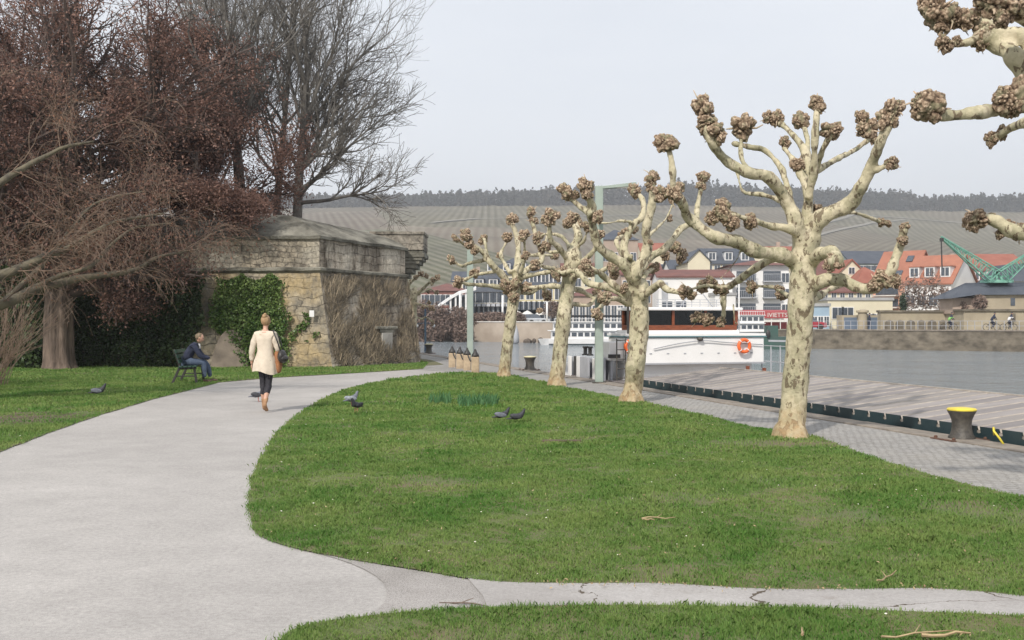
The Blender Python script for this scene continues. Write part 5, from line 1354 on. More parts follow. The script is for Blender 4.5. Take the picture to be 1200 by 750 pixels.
for j in range(4):
    for i in range(nseg): sk.f.append((j*nseg+i, (j+1)*nseg+i, (j+1)*nseg+(i+1)%nseg, j*nseg+(i+1)%nseg)); sk.mi.append(0)
sk.build('cardigan_skirt', M_cardi, None, smooth=True).parent = WM
lj = {k: (*J[k][:3], J[k][3]+.010) for k in ('pelvis','hpl','knl','cal','hpr','knr','car')}; lj['pelvis'] = (0,0,.92,.12,.09); lj['hpl'] = (-.07,0,.86,.08); lj['hpr'] = (.07,0,.86,.08)
lj['endl'] = (-.052,.05,.30,.056); lj['endr'] = (.05,-.085,.31,.054); lj['cal'] = (-.055,.04,.34,.062); lj['car'] = (.05,-.065,.35,.06)
skin_mesh('leggings', lj, [('pelvis','hpl'),('hpl','knl'),('knl','cal'),('cal','endl'),('pelvis','hpr'),('hpr','knr'),('knr','car'),('car','endr')], M_legging, WM)
bj = dict(a=(-.052,.055,.27,.052), b=(-.046,.075,.12,.042), c=(-.046,.085,.05,.042), t=(-.055,.20,.032,.034), t2=(-.058,.245,.026,.024))
skin_mesh('boot', bj, [('a','b'),('b','c'),('c','t'),('t','t2')], M_boot, WM)
bj = dict(a=(.052,-.10,.27,.052), b=(.056,-.18,.18,.042), c=(.058,-.225,.13,.040), t=(.063,-.125,.045,.036), t2=(.065,-.075,.026,.026))
skin_mesh('boot', bj, [('a','b'),('b','c'),('c','t'),('t','t2')], M_boot, WM)
# shoulder bag and folded garment (held, so things of their own)
hw = WM.location; Rz = Matrix.Rotation(WM.rotation_euler.z, 3, 'Z')
def onW(*v): return Rz@Vector(v)+hw
HB = empty('handbag', tuple(onW(.26,-.02,.95)), 'black shoulder bag hanging at the walking woman’s right side', 'bag')
m = MB(); i0 = 0
m.ball(onW(.31,-.02,.99), (.075,.15,.12), 16, 10); m.ball(onW(.34,-.03,.95), (.09,.13,.075), 14, 8)
m.build('bag_body', M_blackl, HB, smooth=True)
m = MB(); m.tube([onW(.30,-.07,1.08), onW(.255,-.10,1.25), onW(.19,-.095,1.40), onW(.145,-.01,1.455), onW(.19,.08,1.39), onW(.27,.07,1.22), onW(.30,.05,1.08)], .012, 8); m.build('strap', M_blackl, HB, smooth=True)
m = MB(); m.ball(onW(.22,.05,.93), (.075,.10,.20), 14, 10); m.ball(onW(.24,.03,.80), (.05,.08,.12), 12, 8)
for i in range(len(m.v)):
    v = Vector(m.v[i]); nn = mnoise.noise_vector(v*14)*.022; m.v[i] = tuple(v+nn)
tag(m.build('jacket', M_browncloth, loc=tuple(onW(.24,.02,.7)), smooth=True), 'rust-brown jacket draped over the walking woman’s right forearm', 'jacket')

# bench, local: long axis x, sitter faces -y
bl = Vector((-8.48, 28.1, .02)); BR = math.radians(99)
BN = empty('park_bench', tuple(Vector((0,0,0))), 'green slatted park bench with black iron legs on the left lawn', 'bench')
M_bgreen = mat('green_bench_paint', (.015,.05,.032), (.022,.07,.042), 5, .45, .2, 30, stretch=(.3,4,4))
for sx in (-.72,.72):
    m = MB(); m.bar((sx,-.20,.40),(sx,-.26,0),.05,.06); m.bar((sx,.16,.40),(sx,.34,0),.05,.06); m.bar((sx,.14,.36),(sx,.30,.86),.05,.05); m.bar((sx,-.26,.39),(sx,.20,.37),.05,.05); m.bar((sx,-.24,.18),(sx,.26,.18),.03,.03); m.build('leg', M_iron, BN, bevel=.01)
for k in range(4):
    m = MB(); m.box((0,-.22+k*.115,.43-.004*k),(1.75,.09,.035)); m.build('seat_slat', M_bgreen, BN, bevel=.008)
for k in range(3):
    m = MB(); m.box((0,.165+k*.042,.56+k*.125),(1.75,.03,.095), M=Matrix.Rotation(-.3,3,'X')); m.build('back_slat', M_bgreen, BN, bevel=.008)
BN.location = bl; BN.rotation_euler.z = BR
# seated man, local: faces -y; hips at bench seat
MN = empty('person', (0,0,0), 'man in navy jacket and jeans sitting hunched forward on the green bench', 'person')
sx0 = -.35
J = dict(pelvis=(0,.02,.56,.145,.12), waist=(0,-.02,.70,.135,.11), chest=(0,-.12,.86,.15,.115), uch=(0,-.20,.96,.135,.09), neck=(0,-.25,1.03,.055), nk2=(0,-.275,1.07,.053), hd=(0,-.29,1.11,.055),
 shl=(-.175,-.20,.95,.062), ell=(-.20,-.36,.68,.044), wrl=(-.06,-.60,.60,.03), hl=(-.045,-.63,.60,.028), shr=(.175,-.20,.95,.062), elr=(.20,-.36,.68,.044), wrr=(.06,-.60,.61,.03), hr=(.045,-.63,.61,.028),
 hpl=(-.10,-.02,.53,.10), knl=(-.13,-.44,.52,.062), cal=(-.12,-.46,.32,.054), anl=(-.10,-.44,.085,.038), tol=(-.11,-.60,.03,.03), hpr=(.10,-.02,.53,.10), knr=(.13,-.46,.52,.062), car=(.12,-.54,.32,.054), anr=(.11,-.58,.085,.038), tor=(.12,-.74,.03,.03))
p, M = person_body(MN, J, E, (0,-.325,1.155), (0,-1,-.35), (0,-.2,1), [((-.045,-.63,.60),(.5,-.7,-.2),(.8,.3,0),.8),((.045,-.63,.615),(-.5,-.7,-.2),(-.8,.3,0),.8)], 1.03)
hh = MB(); hh.ball((0,-.305,1.185), (.087,.105,.098), 16, 12)
for i in range(len(hh.v)):
    v = Vector(hh.v[i]); 
    if v.y < -.375 and v.z < 1.2: hh.v[i] = (v.x*.9, -.375+(v.y+.375)*.2, v.z+.02)
    else:
        hh.v[i] = tuple(v+mnoise.noise_vector(v*22)*.012)
hh.build('hair', M_hairg, None, smooth=True).parent = MN
cj = {k: (*J[k][:3], *(x+.018 for x in J[k][3:])) for k in ('pelvis','waist','chest','uch','shl','ell','wrl','shr','elr','wrr')}; cj['wrl'] = (-.085,-.56,.612,.045); cj['wrr'] = (.085,-.56,.622,.045); cj['neck'] = (0,-.235,1.015,.072)
skin_mesh('jacket', cj, [('pelvis','waist'),('waist','chest'),('chest','uch'),('uch','neck'),('uch','shl'),('shl','ell'),('ell','wrl'),('uch','shr'),('shr','elr'),('elr','wrr')], M_navy, MN)
lj = {k: (*J[k][:3], J[k][3]+.014) for k in ('hpl','knl','cal','hpr','knr','car')}; lj['pelvis'] = (0,.0,.55,.15,.12); lj['endl'] = (-.105,-.445,.12,.055); lj['endr'] = (.115,-.57,.12,.055)
skin_mesh('jeans', lj, [('pelvis','hpl'),('hpl','knl'),('knl','cal'),('cal','endl'),('pelvis','hpr'),('hpr','knr'),('knr','car'),('car','endr')], M_jean, MN)
for s_, y0 in ((-1,-.44),(1,-.58)):
    skin_mesh('shoe', dict(a=(s_*.105,y0,.075,.045), b=(s_*.107,y0-.01,.045,.045), t=(s_*.115,y0-.15,.038,.042,.034), t2=(s_*.118,y0-.20,.034,.032,.026)), [('a','b'),('b','t'),('t','t2')], M_shoe, MN)
m = MB(); m.add([(-.05,-.30,.98),(.05,-.30,.98),(.02,-.31,.88),(-.02,-.31,.88)], [(0,1,2,3)]); m.bar((-.05,-.305,1.0),(0,-.325,.88),.03,.012); m.bar((.05,-.305,1.0),(0,-.325,.88),.03,.012); m.build('shirt_collar', M_white, None).parent = MN
MN.location = bl+Matrix.Rotation(BR,3,'Z')@Vector((sx0,.03,0)); MN.rotation_euler.z = BR

def pigeon(px, py, rz, label, body, wing, head=None, lying=False, z=.04, s=1.0):
    b = G(px, py); root = empty('pigeon', (0,0,0), label, 'pigeon', 'pigeons on the lawn and path')
    h0 = .05 if lying else .10
    # body: one continuous mesh (x = forward)
    J = dict(b=(0,0,h0+.02,.055,.050), c=(.06,0,h0+.04,.052,.05), n=(.10,0,h0+.09,.030), h=(.115,0,h0+.135,.024), k=(.135,0,h0+.135,.016), r=(-.06,0,h0+.01,.040,.034), t=(-.11,0,h0-.005,.026,.014), t2=(-.17,0,h0-.012,.024,.006))
    ed = [('b','c'),('c','n'),('n','h'),('h','k'),('b','r'),('r','t'),('t','t2')]
    skin_mesh('body', J, ed, body, root, 2)
    for sy in (-1,1):
        m = MB(); m.ball((-.02, sy*.050, h0+.028), (.095,.014,.038), 14, 8, M=Matrix.Rotation(.14,3,'Y')); m.build('wing', wing, None, smooth=True).parent = root
    m = MB(); m.tube([(.148,0,h0+.132),(.175,0,h0+.122)], [.006,.002], 6); m.build('beak', M_iron, None).parent = root
    if not lying:
        for sy in (-1,1):
            m = MB(); m.tube([(.01,sy*.022,h0-.02),(.012,sy*.024,.01),(.04,sy*.026,.003)], [.008,.004,.003], 6); m.build('leg', M_pink, None).parent = root
    root.location = (b.x, b.y, z); root.rotation_euler.z = rz; root.scale = (s,s,s)
M_pink = mat('pigeon_leg', (.45,.16,.13)); M_pgrey = mat('grey_feathers', (.17,.18,.21), (.11,.12,.15), 18, .7, .3, 60); M_plight = mat('pale_feathers', (.42,.44,.48), (.24,.26,.30), 22, .7, .3, 60); M_pdark = mat('dark_feathers', (.022,.024,.03), (.045,.045,.055), 18, .6, .3, 60)
pigeon(302,471,math.radians(8),'dark grey pigeon pecking on the path behind the walking woman',M_pgrey,M_pdark,z=.004,s=1.15)
pigeon(412,478,math.radians(40),'pale grey pigeon walking on the lawn, the upper one of the left pair',M_pgrey,M_plight,s=1.1)
pigeon(418,486,math.radians(-120),'black pigeon just below the pale one near the left lawn edge',M_pdark,M_pdark,s=1.05)
pigeon(588,494.5,math.radians(12),'dark pigeon sitting on the lawn, left of the two resting together',M_pdark,M_pgrey,lying=True)
pigeon(606,496.5,math.radians(5),'dark pigeon sitting on the lawn, right of the two resting together',M_pdark,M_pdark,lying=True)
pigeon(115,465,math.radians(10),'lone dark pigeon on the left lawn in front of the ivy hedge',M_pdark,M_pgrey,lying=True,s=1.25)

# ------------------------------------------------------------------ the far bank: quay walls, buildings, boats
LZ = .6
M_fwall = mat('river_wall_stone', (.22,.19,.145), (.085,.072,.055), .9, .95, .5, 3, stretch=(1,1,1.6)); M_fwall2 = mat('sandstone_river_wall', (.46,.39,.32), (.33,.27,.215), .35, .95, .4, 2)
M_fdark = mat('overgrown_bank', (.12,.095,.075), (.075,.06,.045), .6, .95, .5, 3)
def wall_run(a, b, z0, z1, th, m, name, label, cat='river wall', cap=None):
    n = Vector((-(b-a).y, (b-a).x, 0)).normalized()
    if n.y < 0: n = -n
    o = empty(name, tuple((a+b)/2), label, cat); q = MB()
    q.prism([tuple(a)[:2], tuple(b)[:2], tuple(b+n*th)[:2], tuple(a+n*th)[:2]], z0, z1); q.build('wall', m, o)
    if cap: c = MB(); c.prism([tuple(a-n*.08)[:2], tuple(b-n*.08)[:2], tuple(b+n*(th+.05))[:2], tuple(a+n*(th+.05))[:2]], z1, z1+.12); c.build('coping', cap, o)
    return o
bk = [Vector((p.x, p.y, 0)) for p in bank]
wall_run(bk[1], bk[3]*.0+bankpt(955,408.7)*1, RW-.5, LZ+.02, .8, M_fwall, 'river_wall', 'tall brown-grey stone quay wall on the far bank at the right', cap=M_kerb)
wall_run(bankpt(955,408.7), bankpt(800,404.5), RW-.5, LZ+.02, .8, M_fwall, 'river_wall', 'middle stretch of far quay wall hidden mostly behind the barge wheelhouse')
wall_run(bankpt(735,403), bankpt(553,400.3), RW-.5, 1.35, .8, M_fwall2, 'river_wall', 'pale beige sandstone river wall on the far bank left of the tour boat', cap=M_offwhite)
wall_run(bankpt(553,400.3), Vector((-160,220,0)), RW-.5, .3, .8, M_fdark, 'river_wall', 'low dark overgrown river wall on the far bank just right of the bastion')
wall_run(Vector((bankpt(800,404.5).x,bankpt(800,404.5).y,0)), bankpt(735,403), RW-.5, LZ, .8, M_fwall, 'river_wall', 'short piece of dark far quay wall behind the tour boat')

M_pane = mat_glass('far_window_pane', (.05,.06,.075), .2); M_frame = M_white
ROOFS = dict(red=mat('red_roof_tiles', (.33,.125,.085), (.27,.09,.06), .6, .9, .3, 6), brown=mat('brown_roof_tiles', (.20,.085,.07), (.14,.065,.055), .6, .9, .3, 6), slate=mat('slate_roof', (.055,.065,.085), (.08,.09,.11), .7, .7, .3, 6), orange=mat('orange_roof_tiles', (.40,.165,.105), (.31,.13,.085), .6, .9, .3, 6), flat=mat('flat_roof', (.4,.4,.4), (.3,.3,.3), .5, .9))
WALLS = dict(cream=mat('cream_render', (.72,.66,.50), (.62,.56,.42), .25, .9), yellow=mat('yellow_render', (.74,.66,.42), (.62,.55,.35), .25, .9), white=mat('white_render', (.80,.79,.77), (.70,.69,.68), .25, .9), salmon=mat('salmon_render', (.66,.36,.25), (.58,.31,.22), .25, .9), stone=mat('pink_sandstone', (.46,.36,.29), (.36,.28,.225), .4, .9), brick=mat('dull_red_brick', (.26,.12,.10), (.19,.09,.075), .4, .9), teal=mat('pale_teal_render', (.42,.50,.48), (.36,.44,.42), .3, .9), blue=mat('pale_blue_panels', (.36,.48,.58), (.28,.38,.48), .3, .5), tan=mat('tan_masonry', (.42,.36,.26), (.30,.255,.185), .6, .95, .4, 3))
def house(name, label, x0, x1, yt, Y, depth, wall, roof, rkind='gable_x', ry=None, wins=(), rot=0, cat='house', z0=LZ, group=None, over=.3, dorm=0, chim=(), extra=None):
    """x0,x1,yt,ry are photo pixels (left, right, eave, ridge); Y the distance; wins: (cols, z_centre/h list, w, h [,x range])"""
    w = (x1-x0)/F*Y; xc = ((x0+x1)/2-HX)/F*Y; h = CAMZ+(HY-yt)/F*Y-z0; hr = (CAMZ+(HY-(ry if ry is not None else yt))/F*Y-z0)
    root = empty(name, (0,0,0), label, cat, group); d = depth
    m = MB()
    if rkind == 'gable_y': m.add([(-w/2,0,0),(w/2,0,0),(w/2,0,h),(0,0,hr),(-w/2,0,h),(-w/2,d,0),(w/2,d,0),(w/2,d,h),(0,d,hr),(-w/2,d,h)], [(0,1,2,3,4),(9,8,7,6,5),(1,6,7,2),(5,0,4,9)])
    elif rkind == 'gable_x': m.add([(-w/2,0,0),(w/2,0,0),(w/2,0,h),(-w/2,0,h),(-w/2,d,0),(w/2,d,0),(w/2,d,h),(-w/2,d,h),(-w/2,d/2,hr),(w/2,d/2,hr)], [(0,1,2,3),(5,4,7,6),(1,5,6,9,2),(4,0,3,8,7)])
    else: m.b2((-w/2,0,0),(w/2,d,h))
    m.build('wall', WALLS[wall], root)
    R = ROOFS[roof]; t = .22; q = MB(); o = over
    if rkind == 'gable_x':
        for s_ in (0,1):
            y0, y1 = (-o, d/2) if s_ == 0 else (d+o, d/2); zz = h-(hr-h)*o/(d/2)
            q.add([(-w/2-o,y0,zz+.02),(w/2+o,y0,zz+.02),(w/2+o,y1,hr+.02),(-w/2-o,y1,hr+.02),(-w/2-o,y0,zz+t),(w/2+o,y0,zz+t),(w/2+o,y1,hr+t),(-w/2-o,y1,hr+t)], [(0,1,2,3),(7,6,5,4),(0,4,5,1),(3,2,6,7),(0,3,7,4),(1,5,6,2)])
    elif rkind == 'gable_y':
        for s_ in (-1,1):
            zz = h-(hr-h)*o/(w/2); x0_ = s_*(w/2+o)
            q.add([(x0_,-o,zz+.02),(0,-o,hr+.02),(0,d+o,hr+.02),(x0_,d+o,zz+.02),(x0_,-o,zz+t),(0,-o,hr+t),(0,d+o,hr+t),(x0_,d+o,zz+t)], [(0,1,2,3),(7,6,5,4),(0,4,5,1),(1,5,6,2),(2,6,7,3),(3,7,4,0)])
    elif rkind in ('hip','mansard'):
        ins = min(w/2*.95, d/2) if rkind == 'hip' else min(1.6,w/4)
        iy = d/2*.98 if rkind == 'hip' else min(1.6, d/4)
        q.add([(-w/2-o,-o,h),(w/2+o,-o,h),(w/2+o,d+o,h),(-w/2-o,d+o,h),(-w/2+ins,iy,hr),(w/2-ins,iy,hr),(w/2-ins,d-iy,hr),(-w/2+ins,d-iy,hr)], [(0,3,2,1),(4,5,6,7),(0,1,5,4),(1,2,6,5),(2,3,7,6),(3,0,4,7)])
    else: q.b2((-w/2-o*.5,-o*.5,h),(w/2+o*.5,d+o*.5,h+.35))
    q.build('roof', R, root)
    for k in range(dorm):
        u = -w/2+w*(k+.5)/dorm; zz = h+(hr-h)*.22; yy = .25 if rkind == 'mansard' else (d/2)*.15
        f = MB(); f.b2((u-.65,yy-.05,zz),(u+.65,yy+1.6,zz+1.35)); f.build('dormer', M_white, root)
        pn = MB(); pn.b2((u-.48,yy-.09,zz+.15),(u-.05,yy-.055,zz+1.2)); pn.b2((u+.05,yy-.09,zz+.15),(u+.48,yy-.055,zz+1.2)); pn.build('dormer_window', M_pane, root)
        rr_ = MB(); rr_.b2((u-.78,yy-.15,zz+1.352),(u+.78,yy+1.7,zz+1.47)); rr_.build('dormer_roof', R, root)
    for wd in wins:
        cols, zs, ww, wh = wd[:4]; xa, xb = (wd[4] if len(wd) > 4 else (-.5,.5))
        for zc_ in zs:
            for c in range(cols):
                u = w*(xa+(xb-xa)*(c+.5)/cols); z = zc_*h
                f = MB(); f.b2((u-ww/2-.09,-.07,z-wh/2-.09),(u+ww/2+.09,.05,z+wh/2+.09)); fo_ = f.build('window', M_frame, root)
                p_ = MB(); p_.b2((u-ww/2,-.10,z-wh/2),(u-.035,-.072,z+wh/2)); p_.b2((u+.035,-.10,z-wh/2),(u+ww/2,-.072,z+wh/2)); p_.build('pane', M_pane, fo_)
    for cx in chim:
        c = MB(); c.b2((cx*w-.35,d/2-.35,hr-.4),(cx*w+.35,d/2+.35,hr+1.1)); c.build('chimney', WALLS['stone'], root)
    if extra: extra(root, w, h, d, hr)
    root.location = (xc, Y, z0); root.rotation_euler.z = rot
    return root
GR = 'town buildings along the far bank'
house('villa', 'dull red brick building with a dark red roof just right of the bastion', 494, 550, 341, 178, 12, 'brick', 'brown', 'hip', 331, [(9,(.75,),.9,1.6),(9,(.35,),.9,1.6)], 0, 'building', group=GR)
def colon(root, w, h, d, hr):
    for k in range(9):
        q = MB(); u = -w/2+w*(k+.5)/9; q.box((u,-.35,h*.62),(w/9*.8,.7,.12), M=Matrix.Rotation(.6,3,'X')); q.build('awning', M_greyp, root)
    q = MB(); q.b2((-w/2,-.5,h*.30),(w/2,-.02,h*.34)); q.build('terrace_slab', M_offwhite, root)
house('building', 'pale yellow building with a row of small grey arched awnings, behind the green mast', 553, 603, 342, 158, 12, 'yellow', 'slate', 'mansard', 322, [(6,(.84,),1.0,1.5),(9,(.45,),.9,2.0)], 0, 'building', group=GR, dorm=3, extra=colon)
house('building', 'yellow building with dark slate mansard roof and white dormers, between the two left plane trees', 604, 660, 336, 156, 12, 'yellow', 'slate', 'mansard', 315, [(5,(.82,),1.0,1.5),(9,(.28,.48),.9,1.7)], 0, 'building', group=GR, dorm=4)
house('building', 'big dark slate-roofed building rising behind the yellow facades', 566, 640, 322, 185, 12, 'cream', 'slate', 'hip', 300, [], 0, 'building', group=GR, dorm=4)
house('building', 'pink sandstone building with a row of tall narrow windows above the tour boat', 664, 738, 347, 148, 12, 'stone', 'brown', 'hip', 335, [(10,(.52,),.65,1.5),(10,(.24,),.65,1.2)], 0, 'building', group=GR)
house('tower_house', 'tall pinkish house with a grey pyramid roof, rising behind the plane branches', 704, 748, 281, 205, 9, 'stone', 'slate', 'hip', 267, [(4,(.6,.8),1.0,1.6)], .1, 'house', group=GR)
house('house', 'small house with a bright red roof far up behind the branches', 752, 782, 297, 235, 10, 'cream', 'red', 'gable_x', 284, [(3,(.8,),1.1,1.5)], 0, group=GR)
house('house', 'sandstone-walled house with a brown roof between the tower house and the white hall', 728, 776, 322, 165, 9, 'stone', 'brown', 'gable_x', 308, [(4,(.55,.8),1.0,1.4)], 0, group=GR)
def shed(root, w, h, d, hr):
    q = MB(); q.b2((-w/2+.4,-.06,h*.25),(-w/2+1.2,-.01,h*.9)); q.build('door', M_greyp, root)
house('hall', 'long plain white hall with a low brown roof above the boat wheelhouse', 772, 858, 325, 138, 9, 'white', 'brown', 'gable_x', 316, [(2,(.42,),1.3,1.4,(-.48,-.1)),(2,(.3,),1.6,.9,(.05,.4))], -.04, 'building', group=GR, extra=shed)
house('house', 'slate-roofed house with three white dormers behind the white hall', 826, 884, 309, 172, 11, 'cream', 'slate', 'gable_x', 290, [(6,(.93,),.9,.9)], 0, group=GR, dorm=3)
house('house', 'cream gable-fronted house beside the slate roof with dormers', 806, 832, 306, 168, 12, 'cream', 'slate', 'gable_y', 293, [(2,(.8,),.9,1.0)], 0, group=GR)
def balc(root, w, h, d, hr):
    for lv in (.22,.48,.74):
        for (a, b) in ((-.42,-.08),(.05,.36)):
            q = MB(); q.b2((a*w,-.012,lv*h+.1),(b*w,.02,lv*h+h*.17)); q.build('loggia', M_pane, root)
            q = MB(); q.b2((a*w-.1,-.75,lv*h-.08),(b*w+.1,-.01,lv*h+.08)); q.build('balcony', M_greyp, root)
            q = MB(); n = 9
            for k in range(n+1): u = a*w+(b-a)*w*k/n; q.b2((u-.02,-.72,lv*h+.08),(u+.02,-.69,lv*h+.95))
            q.b2((a*w-.05,-.74,lv*h+.95),(b*w+.05,-.67,lv*h+1.02)); q.build('railing', M_greyp, root)
house('apartment_block', 'white apartment block with dark balconies and overhanging brown roof left of the big plane trunk', 858, 924, 311, 142, 10, 'white', 'brown', 'hip', 303, [(1,(.3,.55,.8),.9,1.2,(.38,.5))], -.05, 'building', group=GR, extra=balc, over=.8)
house('shop', 'low white lean-to building below the balconies of the apartment block', 838, 862, 346, 134, 6, 'white', 'flat', 'flat', None, [(1,(.5,),1.4,1.0)], 0, 'building', group=GR)
house('kiosk', 'small pale blue glazed building at the quay right of the big plane trunk', 944, 972, 359, 124, 5, 'blue', 'flat', 'flat', None, [(4,(.35,),.5,1.0)], 0, 'building', group=GR)
house('house', 'wide cream flat-roofed house behind the blue garage doors', 970, 1046, 352, 128, 9, 'cream', 'flat', 'flat', None, [(2,(.55,),1.3,1.3,(-.42,-.12)),(3,(.42,),.8,.6,(0,.3))], 0, group=GR)
house('house', 'cream house behind with a row of small dark attic windows', 962, 1022, 343, 141, 9, 'cream', 'brown', 'gable_x', 333, [(6,(.92,),.55,.9)], 0, group=GR)
house('house', 'brown-roofed house just right of the big plane trunk', 938, 992, 330, 160, 10, 'cream', 'brown', 'gable_x', 303, [(4,(.8,),.9,1.2)], 0, group=GR)
house('house', 'house with a cream gable triangle among the red roofs', 982, 1014, 321, 158, 11, 'cream', 'red', 'gable_y', 305, [(1,(1.06,),.8,.9)], 0, group=GR)
house('house', 'small house with a red hipped roof between the cream gable and the salmon house', 1006, 1046, 332, 152, 10, 'brick', 'red', 'hip', 311, [(3,(.8,),.9,1.2)], 0, group=GR)
house('house', 'long slate-roofed house with pale teal wall above the red roofs', 998, 1052, 309, 196, 12, 'teal', 'slate', 'gable_x', 293, [(6,(.93,),1.4,.8)], 0, group=GR)
def skyl(root, w, h, d, hr):
    for u, t in ((-.1*w,.45),(.12*w,.2),(.25*w,.7)):
        y = d/2*t; z = h+(hr-h)*t; q = MB(); q.box((u,y-.12,z+.28),(.9,1.2,.1), M=Matrix.Rotation(math.atan2(hr-h,d/2),3,'X')); q.build('skylight', M_pane, root)
    for lv in (.15,.42,.68):
        q = MB(); q.b2((-.45*w,-1.0,lv*h),(.2*w,-.01,lv*h+.15)); q.build('balcony', M_offwhite, root)
        q = MB(); q.b2((-.42*w,-.02,lv*h+.2),(.17*w,.03,lv*h+h*.2)); q.build('balcony_window', M_pane, root)
house('house', 'salmon-walled house with orange-red roof and skylights, turned so its gable shows', 1022, 1068, 330, 146, 9, 'salmon', 'orange', 'gable_x', 294, [], math.radians(-42), group=GR, extra=skyl)
house('house', 'white-walled house with bright orange roof whose blank gable faces right', 1060, 1114, 332, 138, 9.5, 'white', 'orange', 'gable_x', 299, [(4,(.28,.62),1.1,1.3)], math.radians(-42), group=GR, dorm=3)
house('house', 'red-roofed long house behind the green crane', 1138, 1202, 312, 178, 10, 'salmon', 'red', 'gable_x', 297, [(6,(.8,),1,1.2)], 0, group=GR)
house('house', 'brown-roofed house with two small dormers left of the crane hub', 1136, 1172, 333, 160, 8, 'cream', 'brown', 'gable_x', 312, [(3,(.7,),.9,1.1)], 0, group=GR, dorm=2)
house('house', 'dark slate-roofed building at the right edge behind the crane house', 1184, 1240, 330, 132, 9, 'cream', 'slate', 'mansard', 308, [(3,(.75,),.9,1.1)], 0, group=GR)
house('house', 'low red-roofed house between the salmon and white gables', 1050, 1084, 318, 190, 9, 'cream', 'red', 'gable_x', 306, [(3,(.85,),1,1.1)], 0, group=GR)
for i, (x0, x1, yt, ry, Y, wl_, rf, lab) in enumerate([(660,706,322,308,190,'cream','brown','brown-roofed house far behind the pink sandstone building'),(786,812,316,304,180,'white','slate','small white house with a slate roof behind the long white hall'),(1098,1140,312,302,210,'cream','red','small red-roofed house seen far back between the white gable and the crane'),(884,934,300,288,215,'cream','red','red-roofed house far back above the apartment block'),(530,572,330,318,200,'cream','slate','grey-roofed house far back above the glass hall'),(1200,1260,345,325,150,'cream','orange','orange-roofed house at the extreme right beyond the crane')]):
    house('house', lab, x0, x1, yt, Y, 10, wl_, rf, 'gable_x', ry, [(4,(.85,.6),1.0,1.3)], 0, group=GR, chim=(.2,))

# glass hall with a drooping white roof
gh = empty('glass_hall', tuple(P(535,385,150)*1), 'white hall with a curved drooping roof and glass front beyond the left plane tree', 'building', GR)
m = MB(); pts = [(508,362),(516,356),(526,349),(538,342),(558,337)]; A = [P(x,y,148) for x,y in pts]; B = [P(x,y-1,156) for x,y in pts]; n = len(A)
m.add(A+B+[a-Vector((0,0,.35)) for a in A]+[b-Vector((0,0,.35)) for b in B], [(i,i+1,n+i+1,n+i) for i in range(n-1)]+[(2*n+i,i,i+1,2*n+i+1)[::-1] for i in range(n-1)]+[(2*n+i,3*n+i,3*n+i+1,2*n+i+1) for i in range(n-1)]); m.build('roof', M_white, gh)
for i, x in enumerate((528,534,540,546,552)):
    a = P(x,346-(x-528)*.2,148.3); q = MB(); q.b2((a.x-.12,a.y-.1,.6),(a.x+.12,a.y+.1,a.z)); q.build('column', M_white, gh)
a = P(526,354,149.5); b = P(556,346,149.5); q = MB(); q.b2((a.x,149.4,.6),(b.x,149.6,4.9)); q.build('glass_front', M_pane, gh)
# tall white flag poles
for x, y0, y1, lab in ((539,385,342,'white pole in front of the glass hall'),(589,385,346,'white pole just left of the leftmost full plane tree trunk'),(641,385,350,'white pole left of the thick orange-stained plane tree')):
    a = P(x,y0,142); q = MB(); q.tube([(a.x,142,.6),(a.x,142,P(x,y1,142).z)], .14, 8); tag(q.build('flag_pole', M_white, loc=(a.x,142,.6), smooth=True), lab, 'pole', 'white poles on the far bank')
# parapet walls and garages at the right
def arch_wall():
    root = empty('arched_wall', tuple(P(1083,388,112)), 'old stone retaining wall with blind arches behind the far quay, left of the crane house', 'wall')
    x0, x1 = P(1032,0,112).x, P(1128,0,112).x; zt = P(0,366,112).z
    q = MB(); q.b2((x0,112,LZ),(x1,113,zt)); q.build('wall', WALLS['tan'], root)
    q = MB(); q.b2((x0-.1,111.85,zt),(x1+.1,113.1,zt+.22)); q.build('coping', M_fwall, root)
    for k in range(7):
        u = x0+.9+(x1-x0-1.2)*k/6.6; q = MB(); pr = [(-.48,0),(-.48,.75),(-.34,1.05),(0,1.2),(.34,1.05),(.48,.75),(.48,0)]
        q.add([(u+a, 111.96, LZ+.05+b*.85) for a,b in pr], [tuple(range(7))]); q.build('arch_recess', M_fwall, root)
arch_wall()
root = empty('garages', tuple(P(1010,388,116)), 'two blue-grey garage doors on either side of a round pale stone pillar', 'garage')
for xa, xb in ((989,1004),(1016,1031)):
    a = P(xa,372,116); b = P(xb,372,116); q = MB(); q.b2((a.x,115.9,LZ),(b.x,116,a.z)); q.build('garage_door', mat('blue_grey_door_%d' % xa, (.13,.17,.24), (.10,.14,.19), .5, .6), root)
    q = MB(); q.b2((a.x-.2,116.02,LZ),(b.x+.2,118,a.z+.25)); q.build('garage_body', WALLS['tan'], root)
a = P(1010,365,115.5); q = MB(); q.lathe([(.52,LZ),(.48,a.z-.15),(.66,a.z-.1),(.66,a.z+.1),(.2,a.z+.25)], 16, (a.x,115.3,0)); tag(q.build('stone_pillar', WALLS['tan'], loc=(a.x,115.3,LZ), smooth=True, sharp=.6), 'round pale stone pillar between the two blue-grey garage doors', 'pillar')
